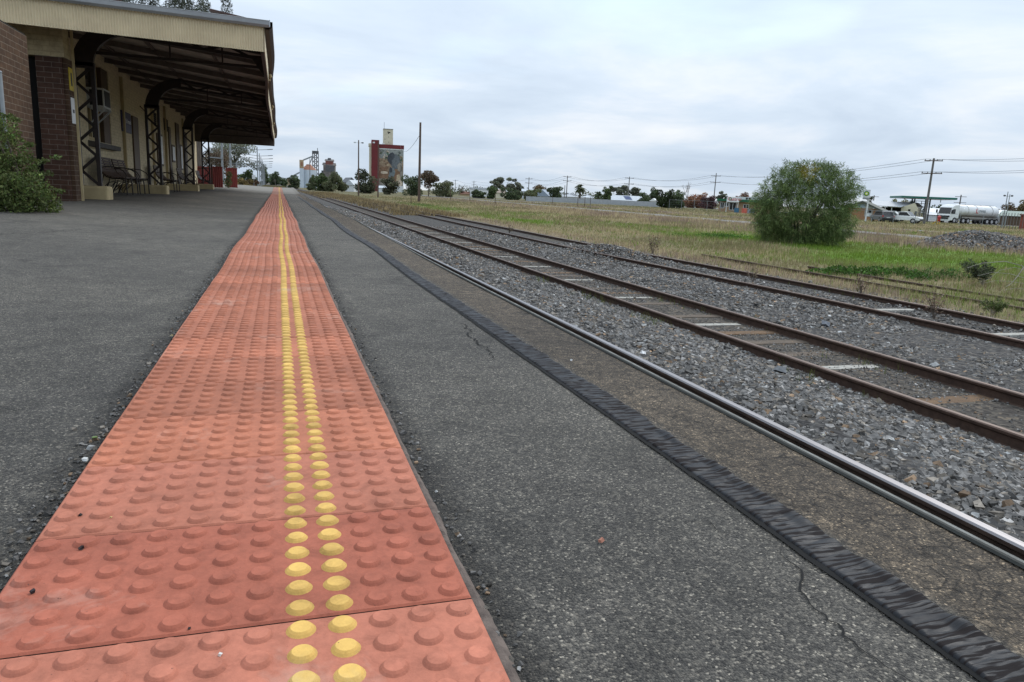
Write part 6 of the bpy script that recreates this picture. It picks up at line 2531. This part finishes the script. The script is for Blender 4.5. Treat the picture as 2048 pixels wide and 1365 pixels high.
def fence_run(p0, p1, h, mat, label, name="sheet_fence", post=None, sheet=True, step=2.5, rail=False):
    p0, p1 = np.array(p0), np.array(p1)
    t = thing(name, label, "fence", tuple((p0 + p1) / 2))
    n = max(1, int(np.linalg.norm((p1 - p0)[:2]) / step))
    d = (p1 - p0) / n
    if sheet:
        mb = MB()
        for i in range(n):
            a, b = p0 + d * i, p0 + d * (i + 1)
            mb.beam(a + np.array((0, 0, h / 2 + .02)), b + np.array((0, 0, h / 2 + .02)), .05, h * (1 - .03 * (i % 3 == 1)))
        mb.build("sheet", mat, t)
    mb = MB()
    for i in range(n + 1):
        a = p0 + d * i
        mb.tube([a, a + np.array((0, 0, h + (.05 if sheet else .1)))], .04, 5)
    if rail:
        for i in range(n):
            a, b = p0 + d * i + np.array((0, 0, h)), p0 + d * (i + 1) + np.array((0, 0, h))
            mb.beam(a, b, .05, .05)
            for f in (.25, .5, .75):
                mb.beam(a - np.array((0, 0, h * f)), b - np.array((0, 0, h * f)), .012, .012)
    o = mb.build("posts", post or mat, t)
    return t


fence_run(gd(1052, 402, 205), gd(1200, 408, 205), 1.3, FENCEG, "left stretch of long pale grey sheet fence below the house roofs")
fence_run(gd(1200, 408, 203), gd(1332, 414, 190), 1.3, FENCEG, "right stretch of long pale grey sheet fence below the solar-panelled roof")
fence_run(gd(1338, 416, 158), gd(1440, 424, 150), 2.0, STEELG, "grey wire-mesh fence between the clipped trees and the shop", "mesh_fence", STEELG, False, 3.0, True)
fence_run(gd(1700, 441, 104), gd(1872, 447, 104), 1.7, STEELG, "grey wire-mesh fence in front of the parked cars", "mesh_fence", STEELG, False, 2.6, True)
fence_run(gd(1872, 447, 104), gd(2010, 452, 104), 1.7, STEELG, "grey wire-mesh fence in front of the tanker", "mesh_fence", STEELG, False, 2.6, True)
fence_run(gd(1996, 452, 96), gd(2050, 456, 92), 2.0, POLEG, "grey weathered paling fence in front of the dull green roof", "paling_fence", POLEG, False, .42)
r_ = random.Random(4)
fl = [("leftmost", 896, 404, 372), ("second", 900.5, 402, 388), ("third", 939, 402, 386), ("fourth", 990, 410, 392), ("fifth", 1154, 414, 393), ("sixth", 1163, 413, 396), ("seventh", 1168, 414, 396), ("rightmost", 1100, 405, 398)]
fp = [(901, 402, 377, "dark thin fence post left of the white-walled shed, leftmost in the field"), (939.5, 404, 383, "dark thin fence post in front of the white wall's left end"),
      (990, 411, 387, "tall dark fence post in front of the cream house"), (1105, 407, 394, "short dark fence post below the dense round street tree"),
      (1155, 414, 392, "dark fence post in front of the tall date palm, left of a pair"), (1169, 415, 394, "dark fence post in front of the tall date palm, right of a pair"),
      (1180, 418, 395, "pale fence post right of the tall date palm"), (822, 408, 392, "short dark post just left of the tallest bare pole")]
for (px, by, ty, lab) in fp:
    p = gp(px, by)
    D = float((p - CAM) @ CF)
    H = float(atd(px, ty, D)[2] - p[2])
    o = MB().tube([p, p + np.array((0, 0, H))], [.065, .05], 6).build("fence_post", POLEG if "pale" in lab else POLEW, origin=tuple(p))
    tag(o, lab, "post", "old fence posts in the field")


# ------------------------------------------------------------------ shop with the green trim
def shop():
    D = 150
    p, X, Y, k = frame_at(1480, 425, D, .06)
    z = lambda y: float(atd(1480, y, D)[2] - p[2])
    x = lambda q: (q - 1480) * k
    t = thing("roadside_shop", "tan brick roadside shop with green roof trim and a white sign on posts", "shop", tuple(p))
    B = lambda: LB(p, X, Y)
    B().lb(x(1437.5), x(1545), 0, 9, -.3, z(404)).build("wall", TANBR, t)
    B().lb(x(1434), x(1547), -.9, 9.3, z(404), z(399.4)).build("green_fascia", GREENP, t)
    rf = B().lb(x(1474), x(1560), 1, 8, z(399.5), z(394)).build("upper_roof", OFFW, t)
    for a_ in (1488, 1493.6):
        B().lb(x(a_), x(a_ + 3.6), .93, .995, z(398.6), z(395)).build("clerestory_window", GLASSD, rf)
    for (a_, b_, c_, d_) in ((1440, 1448.5, 406.5, 418.5), (1449, 1457, 406.5, 415), (1458, 1472, 405.5, 421.5), (1485, 1496, 408.5, 417)):
        w = B().lb(x(a_), x(b_), -.06, -.004, z(d_), z(c_)).build("window", OFFW, t)
        B().lb(x(a_) + .12, x((a_ + b_) / 2) - .05, -.08, -.061, z(d_) + .1, z(c_) - .1).build("pane", GLASSD, w)
        B().lb(x((a_ + b_) / 2) + .05, x(b_) - .12, -.08, -.061, z(d_) + .1, z(c_) - .1).build("pane", GLASSD, w)
    # the sign on two posts in front
    q, X2, Y2, k2 = frame_at(1464, 427, D - 5, .06)
    zz = lambda y: float(atd(1464, y, D - 5)[2] - q[2])
    xx = lambda v: (v - 1464) * k2
    s = thing("shop_sign", "white rectangular shop sign with red lettering on two white posts", "sign", tuple(q))
    LB(q, X2, Y2).lb(xx(1452.2), xx(1475.2), -.06, .06, zz(404.6), zz(394.2)).build("panel", WHITE, s)
    for a_ in (1451.8, 1473.6):
        b = LB(q, X2, Y2)
        b.tube([b.w(xx(a_), .1, -.2), b.w(xx(a_), .1, zz(396))], .07, 6)
        b.build("post", OFFW, s)
    c = LB(q, X2, Y2)
    text("lettering", "Castrol", .88, REDLET, c.w(xx(1466.2), -.075, zz(398.6)), X2, (0, 0, 1), s, .01)
    g = LB(q, X2, Y2)
    pts = [(.27 * math.cos(a), .27 * math.sin(a)) for a in np.arange(0, 2 * np.pi, .4)]
    g.prism(pts, g.w(xx(1458.6), -.065, zz(398.2)), X2, (0, 0, 1), -Y2 * .02)
    em = g.build("round_emblem", GRNLET, s)
    g = LB(q, X2, Y2)
    g.prism([(-.13, -.1), (.02, -.14), (.15, .02), (.02, .16), (-.08, .06)], g.w(xx(1458.6), -.09, zz(398.2)), X2, (0, 0, 1), -Y2 * .01)
    g.build("emblem_mark", WHITE, em)
    text("small_print", "SERVICE CENTRE", .26, BLULET, c.w(xx(1464), -.075, zz(402.0)), X2, (0, 0, 1), s, .01) if False else LB(q, X2, Y2).lb(xx(1456), xx(1470), -.07, -.061, zz(402.3), zz(401.6)).build("small_print", STEELG, s)
    # barriers along the kerb
    for (a_, b_, m, lab) in ((1468, 1477, BLUEB, "blue plastic barrier in front of the tan brick shop"), (1483, 1493, CORALB, "coral red barrier in front of the tan brick shop"),
                             (1495, 1508, M("lilac_panel", (.30, .32, .42), None, 1, .6), "pale lilac-grey barrier right of the coral one")):
        c0, Xb, Yb, kb = frame_at((a_ + b_) / 2, 427, 140, 0)
        o = LB(c0, Xb, Yb)
        w = (b_ - a_) * kb
        o.lb(-w / 2, w / 2, -.15, .15, .12, 1.0).lb(-w / 2 + .05, -w / 2 + .35, -.3, .3, 0, .125).lb(w / 2 - .35, w / 2 - .05, -.3, .3, 0, .125)
        tag(o.build("barrier", m, origin=tuple(c0)), lab, "barrier", "barriers in front of the shop")


shop()


# ------------------------------------------------------------------ service station
def service_station():
    D = 120
    p, X, Y, k = frame_at(1735, 441, D, .10)
    z = lambda y: float(atd(1735, y, D)[2] - p[2])
    x = lambda q: (q - 1735) * k
    t = thing("gabled_shop", "orange brick building with a low gable and white panel beside the fuel sign", "building", tuple(p))
    B = lambda: LB(p, X, Y)
    B().lb(x(1694), x(1753), 0, 10, -.3, z(417)).build("wall", ORBR, t)
    g = B()
    V = [g.w(x(1690), -.9, z(416)), g.w(x(1722), -.9, z(402.4)), g.w(x(1763), -.9, z(421)), g.w(x(1690), 10, z(416)), g.w(x(1722), 10, z(402.4)), g.w(x(1763), 10, z(421))]
    V += [v - np.array((0, 0, .28)) for v in V]
    g.add(V, [(0, 1, 4, 3), (1, 2, 5, 4), (6, 9, 10, 7), (7, 10, 11, 8), (0, 6, 7, 1), (1, 7, 8, 2), (2, 8, 11, 5), (0, 3, 9, 6)])
    g.build("roof", M("dull_green_roof", (.075, .085, .07), (.055, .065, .055), 1, .7), t)
    g = B()
    g.add([g.w(x(1697), -.02, z(417)), g.w(x(1744), -.02, z(417.8)), g.w(x(1733), -.02, z(410)), g.w(x(1722), -.02, z(404.4)), g.w(x(1703), -.02, z(412.5))], [(0, 1, 2, 3, 4)])
    g.build("gable_panel", OFFW, t)
    LB(p, X, Y).lb(x(1714), x(1727), -.08, -.03, z(415.4), z(409.4)).build("blue_sign", M("pale_blue_sign", (.45, .56, .68), (.40, .50, .62), 2, .5), t)
    w = B().lb(x(1728), x(1741), -.06, -.004, z(433.5), z(419.4)).build("window", OFFW, t)
    B().lb(x(1729), x(1734), -.09, -.061, z(432.6), z(420)).build("pane", GLASSD, w)
    B().lb(x(1735), x(1740), -.09, -.061, z(426), z(420)).build("pane", GLASSD, w)
    B().lb(x(1732.5), x(1737), -.12, -.091, z(433), z(427)).build("poster", PAPER, w)

    # the grey-roofed workshop
    q, X2, Y2, k2 = frame_at(1785, 441, 136, .10)
    z2 = lambda y: float(atd(1785, y, 136)[2] - q[2])
    x2 = lambda v: (v - 1785) * k2
    t = thing("workshop", "open-fronted workshop with a broad pale grey roof behind the parked cars", "building", tuple(q))
    B2 = lambda: LB(q, X2, Y2)
    B2().lb(x2(1797.5), x2(1826), 0, 9, -.3, z2(414)).build("wall", CREAMS, t)
    B2().lb(x2(1746), x2(1797.4), 4.5, 4.8, -.3, z2(415)).build("dark_back_wall", DARK, t)
    g = B2()
    g.add([g.w(x2(1748), -1.2, z2(412.6)), g.w(x2(1798), -1.2, z2(413.6)), g.w(x2(1822), 4.5, z2(403.5)), g.w(x2(1735), 4.5, z2(402.6)), g.w(x2(1748), -1.2, z2(413.4)), g.w(x2(1798), -1.2, z2(414.4)), g.w(x2(1830), 10, z2(413)), g.w(x2(1738), 10, z2(413))],
          [(0, 1, 2, 3), (4, 5, 1, 0), (3, 2, 6, 7)])
    g.build("roof", ROOFG, t)
    g = B2()
    g.add([g.w(x2(1797.5), -.01, z2(414)), g.w(x2(1826), -.01, z2(414)), g.w(x2(1820), -.01, z2(404.5))], [(0, 1, 2)])
    g.build("gable_end", CREAMS, t)
    for a_ in (1769.5, 1781):
        B2().lb(x2(a_), x2(a_ + 1.2), -1.0, -.85, -.2, z2(413.4)).build("veranda_post", OFFW, t)
    for (a_, b_, c_, d_) in ((1810, 1814, 417.5, 427), (1822, 1825.5, 421, 431)):
        B2().lb(x2(a_), x2(b_), -.05, -.004, z2(d_), z2(c_)).build("window", GLASSD, t)

    # fuel canopy
    q3, X3, Y3, k3 = frame_at(1838, 442, 138, -.25)
    z3 = lambda y: float(atd(1838, y, 138)[2] - q3[2])
    x3 = lambda v: (v - 1838) * k3
    t = thing("fuel_canopy", "flat teal-green fuel canopy on dark columns", "canopy", tuple(q3))
    B3 = lambda: LB(q3, X3, Y3)
    B3().lb(x3(1790), x3(1888), -4, 5, z3(397.8), z3(394.2)).build("fascia", GREENC, t)
    B3().lb(x3(1791), x3(1887), -3.9, 4.9, z3(398.4), z3(397.82)).build("soffit", OFFW, t)
    for a_, yv in ((1818.5, -2), (1827, 3), (1846, -2), (1852, 3)):
        B3().lb(x3(a_), x3(a_ + 2.4), yv, yv + .25, -.2, z3(398.3)).build("column", STEELD, t)
    mb = B3()
    for i in range(5):
        mb.lb(x3(1819), x3(1849), -1.5 + i * .9, -1.4 + i * .9, z3(403 + 5 * (i % 3)), z3(402.2 + 5 * (i % 3)))
    for a_ in (1824, 1834, 1841):
        mb.lb(x3(a_), x3(a_ + .9), -1.2, -1.1, -.2, z3(402))
    mb.beam(mb.w(x3(1804), -2.2, z3(431)), mb.w(x3(1822), -2.2, z3(418)), .3, .2).beam(mb.w(x3(1800), -2.4, z3(430)), mb.w(x3(1812), -2.4, z3(424)), .2, .2)
    mb.build("pipework", STEELD, t)
    B3().lb(x3(1820.5), x3(1826), 1, 2, z3(414), z3(403.5)).build("green_tank", GREENP, t)
    B3().lb(x3(1871), x3(1872), 0, .15, z3(404), z3(398.3)).build("hanger", STEELG, t)
    house(1850, 1884, 446, 430, 416.5, 160, OFFW, ZINC, "white-roofed storage building behind the leaning power pole", 'x', .1, 9, name="storage_building", cat="building")

    # tall price sign with the round green and yellow emblem
    q4, X4, Y4, k4 = frame_at(1725.5, 444, 108, 0)
    z4 = lambda y: float(atd(1725.5, y, 108)[2] - q4[2])
    x4 = lambda v: (v - 1725.5) * k4
    t = thing("fuel_sign", "tall white fuel sign with a round green and yellow emblem", "sign", tuple(q4))
    B4 = lambda: LB(q4, X4, Y4)
    B4().lb(x4(1718.6), x4(1732), -.12, .12, z4(394.6), z4(379.8)).build("panel", OFFW, t)
    B4().lb(x4(1719.4), x4(1731), -.1, .1, z4(399), z4(395)).build("lower_panel", STEELG, t)
    b = B4()
    b.tube([b.w(x4(1730), .05, -.2), b.w(x4(1730), .05, z4(395))], .11, 8)
    b.build("post", OFFW, t)
    for (ra, mat, dy) in ((.36, GRNLET, .14), (.235, YELLET, .16), (.12, WHITE, .18)):
        g = B4()
        pts = []
        for i in range(36):
            a = 2 * math.pi * i / 36
            rr = ra * (1 + .10 * math.cos(a * 9))
            pts.append((rr * math.cos(a), rr * math.sin(a)))
        g.prism(pts, g.w(x4(1725.4), -dy + .02, z4(387.6)), X4, (0, 0, 1), -Y4 * .015)
        g.build("emblem", mat, t)


service_station()


def vehicle_frame(px, by, D, heading):
    """heading: direction of the nose, radians from 'right as seen' anticlockwise in plan"""
    p, X, Y, k = frame_at(px, by, D, 0)
    f = X * math.cos(heading) + Y * math.sin(heading)
    l = np.cross((0, 0, 1.), f)
    return p, f, l


def wheels(t, p, f, l, spots, r, w):
    for (a, s) in spots:
        c = p + f * a + l * s + np.array((0, 0, r))
        wh = MB().tube([c - l * w / 2, c + l * w / 2], r, 18).build("wheel", TYRE, t)
        MB().tube([c - l * (w / 2 + .012), c + l * (w / 2 + .012)], r * .55, 12).build("rim", CHROME, wh)


def car(px, by, D, heading, label, paint, kind):
    p, f, l = vehicle_frame(px, by, D, heading)
    t = thing("parked_car", label, "car", tuple(p))
    B = lambda: LB(p, f, l)
    W = .92
    if kind == 'suv':
        L2 = 2.3
        b = B()
        prof = [(-L2, .45), (-L2 - .03, .75), (-L2, 1.0), (L2 - .9, 1.02), (L2 - .1, .92), (L2, .7), (L2, .4), (L2 - .5, .32), (-L2 + .4, .32)]
        b.prism(prof, b.w(0, -W, 0), f, (0, 0, 1), l * 2 * W)
        body = b.build("body", paint, t)
        bevel(body, .06, 2)
        b = B()
        P = [(-L2 + .06, 1.0), (-L2 + .28, 1.62), (-L2 + .8, 1.72), (.5, 1.68), (1.25, 1.02)]
        b.prism(P, b.w(0, -W + .09, 0), f, (0, 0, 1), l * 2 * (W - .09))
        b.build("cabin", paint, t)
        g = B()
        g.add([g.w(-L2 + .055, -W + .22, 1.06), g.w(-L2 + .055, W - .22, 1.06), g.w(-L2 + .25, W - .28, 1.56), g.w(-L2 + .25, -W + .28, 1.56)], [(0, 1, 2, 3)])
        g.build("rear_window", GLASSD, t)
        for s in (-1, 1):
            g = B()
            yv = s * (W - .085)
            g.add([g.w(-L2 + .35, yv, 1.08), g.w(1.05, yv, 1.08), g.w(.45, yv, 1.58), g.w(-L2 + .5, yv, 1.6)], [(0, 1, 2, 3)])
            g.build("side_window", GLASSD, t)
            B().lb(-L2 - .04, -L2 + .1, s * (W - .12) - .1, s * (W - .12) + .1, .82, 1.05).build("tail_light", REDP, t)
        B().lb(-L2 - .06, -L2 + .05, -W + .1, W - .1, .42, .62).build("rear_bumper", BLACKPL, t)
        B().lb(-L2 - .05, -L2, -.26, .26, .68, .80).build("number_plate", OFFW, t)
        wheels(t, p, f, l, [(-1.4, -W + .1), (-1.4, W - .1), (1.4, -W + .1), (1.4, W - .1)], .36, .24)
    else:
        b = B()
        prof = [(-2.5, .55), (-2.5, 1.05), (1.1, 1.05), (2.25, .98), (2.45, .75), (2.45, .45), (-2.4, .42)]
        b.prism(prof, b.w(0, -W, 0), f, (0, 0, 1), l * 2 * W)
        body = b.build("body", paint, t)
        bevel(body, .05, 2)
        b = B()
        P = [(-.75, 1.05), (-.68, 1.62), (-.3, 1.74), (.55, 1.70), (1.25, 1.04)]
        b.prism(P, b.w(0, -W + .1, 0), f, (0, 0, 1), l * 2 * (W - .1))
        b.build("cab", paint, t)
        for s in (-1, 1):
            g = B()
            yv = s * (W - .095)
            g.add([g.w(-.6, yv, 1.1), g.w(1.08, yv, 1.1), g.w(.5, yv, 1.6), g.w(-.55, yv, 1.6)], [(0, 1, 2, 3)])
            g.build("side_window", GLASSD, t)
        g = B()
        g.add([g.w(1.26, -W + .2, 1.1), g.w(1.26, W - .2, 1.1), g.w(.62, W - .24, 1.66), g.w(.62, -W + .24, 1.66)], [(0, 1, 2, 3)])
        g.build("windscreen", GLASSD, t)
        B().lb(-2.45, -.8, -W + .08, W - .08, 1.052, 1.10).build("tray_cover", BLACKPL, t)
        B().lb(2.40, 2.50, -W + .05, W - .05, .45, .68).build("bull_bar", BLACKPL, t)
        wheels(t, p, f, l, [(-1.5, -W + .1), (-1.5, W - .1), (1.55, -W + .1), (1.55, W - .1)], .38, .25)
    return t


car(1763, 442, 112, 1.95, "dark grey four-wheel-drive seen from behind beside the orange brick building", CARG, 'suv')
car(1808, 443, 110, -.35, "white utility vehicle parked in front of the workshop", WHITE, 'ute')
car(1782, 439, 121, -.2, "white car mostly hidden behind the dark grey four-wheel-drive", OFFW, 'suv')


def tanker():
    D = 130
    p, X, Y, k = frame_at(1934, 448, D, 0)
    f = -(X * math.cos(.95) + Y * math.sin(.95))              # the cab points left, towards us
    l = np.cross((0, 0, 1.), f)
    t = thing("fuel_tanker", "white tanker truck with dusty tank and red and grey lettering", "truck", tuple(p))
    B = lambda: LB(p, f, l)
    W = 1.24
    # cab
    cf = 6.4
    b = B()
    prof = [(cf, .45), (cf, 1.15), (cf - .12, 1.5), (cf - .42, 2.75), (cf - 1.0, 3.15), (cf - 2.2, 3.25), (cf - 2.25, .9), (cf - 1.7, .9), (cf - 1.5, .6)]
    b.prism(prof, b.w(0, -W, 0), f, (0, 0, 1), l * 2 * W)
    cabo = b.build("cab", WHITE, t)
    bevel(cabo, .07, 2)
    g = B()
    g.add([g.w(cf - .13, -W + .12, 1.62), g.w(cf - .13, W - .12, 1.62), g.w(cf - .39, W - .16, 2.68), g.w(cf - .39, -W + .16, 2.68)], [(0, 1, 2, 3)])
    g.build("windscreen", GLASSD, t)
    for s in (-1, 1):
        g = B()
        yv = s * (W + .006)
        g.add([g.w(cf - .35, yv, 1.6), g.w(cf - 1.25, yv, 1.6), g.w(cf - 1.25, yv, 2.45), g.w(cf - .6, yv, 2.45)], [(0, 1, 2, 3)])
        g.build("side_window", GLASSD, t)
        B().lb(cf - .1, cf + .03, s * .85 - .22, s * .85 + .22, .70, .92).build("headlight", CHROME, t)
    B().lb(cf - .02, cf + .05, -W + .05, W - .05, 1.02, 1.32).build("grille", BLACKPL, t)
    B().lb(cf - .1, cf + .12, -W, W, .40, .66).build("bumper", OFFW, t)
    B().lb(cf - .05, cf + .06, -W + .3, W - .3, .70, .98).build("lower_grille", BLACKPL, t)
    for s in (-1, 1):
        B().lb(cf - .2, cf - .05, s * (W + .22) - .12, s * (W + .22) + .12, 1.7, 2.3).build("mirror", BLACKPL, t)
    # chassis
    B().lb(-6.6, cf - 1.6, -.5, .5, .72, .98).build("chassis", GRIME, t)
    # tank in two barrels with end domes
    mb = B()
    mb.smooth = True
    ring = []
    xs = [(-6.5, .55), (-6.42, .92), (-6.2, 1.06), (-2.6, 1.08), (-2.45, 1.04), (-2.3, 1.08), (3.3, 1.08), (3.5, .98), (3.6, .55)]
    N = 26
    V, Fq_ = [], []
    for (a, s) in xs:
        for i in range(N):
            th = 2 * math.pi * i / N
            V.append(mb.w(a, 1.16 * s * math.cos(th), 2.22 + 1.02 * s * math.sin(th)))
    for j in range(len(xs) - 1):
        for i in range(N):
            Fq_.append((j * N + i, j * N + (i + 1) % N, (j + 1) * N + (i + 1) % N, (j + 1) * N + i))
    Fq_.append(tuple(range(N)))
    Fq_.append(tuple((len(xs) - 1) * N + i for i in range(N))[::-1])
    mb.add(V, Fq_)
    tank = mb.build("tank", TANKM, t)
    g = B()
    for a in (-4.6, -.6, 1.8):
        ring = []
        for i in range(N):
            th = 2 * math.pi * i / N
            ring.append(g.w(a, 1.265 * math.cos(th), 2.22 + 1.115 * math.sin(th)))
        g.tube(ring + [ring[0]], .03, 4, False)
    g.build("tank_band", GRIME, tank)
    B().lb(-6.0, 3.1, -.25, .25, 3.32, 3.36).build("catwalk", CHROME, tank)
    for s in (-1, 1):
        B().lb(-6.3, 3.2, s * 1.12 - .06, s * 1.12 + .06, .95, 1.22).build("side_skirt", GRIME, t)
        B().lb(-6.5, -3.4, s * 1.05 - .16, s * 1.05 + .16, 1.06, 1.12).build("mudguard", BLACKPL, t)
    B().lb(-6.75, -6.55, -W + .1, W - .1, .55, 1.5).build("rear_box", OFFW, t)
    sp_ = []
    for a in (-5.9, -4.65, -3.4, 1.6, 2.85, cf - 1.25):
        for s in (-1, 1):
            sp_.append((a, s * (W - .14)))
    wheels(t, p, f, l, sp_, .52, .32)
    # lettering on the flank that faces the station
    side = 1 if (l @ (CAM - p)) > 0 else -1
    c = B()
    xd = f * (-1 if (np.cross(f, (0, 0, 1.)) @ (CAM - p)) < 0 else 1)
    text("lettering", "L", 1.15, REDLET, c.w(-.35, side * 1.262, 2.28), xd, (0, 0, 1), t, .02)
    text("lettering", "owes", .86, STEELG, c.w(-1.72, side * 1.262, 2.36), xd, (0, 0, 1), t, .02)


tanker()

# play slide by the fence
q, X, Y, k = frame_at(1874, 446, 106, 0)
t = thing("play_slide", "red and yellow plastic play slide beside the tall power pole", "slide", tuple(q))
L_ = LB(q, X, Y)
LB(q, X, Y).lb(-.05, .38, -.3, .3, .55, 1.15).build("tower", REDP, t)
LB(q, X, Y).hip(-.1, .42, -.32, .32, 1.15, 1.45, .05).build("roof", REDP, t)
b = LB(q, X, Y)
b.beam(b.w(.05, -.1, .75), b.w(-.62, -.1, .06), .5, .10)
b.build("chute", YELP, t)
LB(q, X, Y).lb(-.03, .05, -.28, -.2, 0, .55).lb(.3, .38, -.28, -.2, 0, .55).lb(-.03, .36, -.285, -.2, .25, .32).build("legs", YELP, t)

# street light with two heads
q, X, Y, k = frame_at(2005, 448, 104, 0)
t = thing("street_light", "slim grey street light with two round heads at the right", "street light", tuple(q))
H = float(atd(2011, 384, 104)[2] - q[2])
b = LB(q, X, Y)
MB().tube([b.w(0, 0, 0), b.w(0, 0, H)], [.08, .05], 8).build("post", STEELG, t)
for s, e_ in ((-1, .33), (1, .55)):
    MB().tube([b.w(0, 0, H - .62), b.w(s * e_, 0, H - .60)], .03, 6).build("arm", STEELG, t)
    MB().dome(b.w(s * e_, 0, H - .56), .17, (1, 1, .75), 12, 7).build("lamp_head", STEELD, t)
q2 = gd(2010, 446, 112)
o = MB().tube([q2, q2 + np.array((0, 0, 5.0))], [.07, .05], 7).build("lamp_post", STEELG)
tag(o, "plain grey post close behind the twin-headed street light", "post")
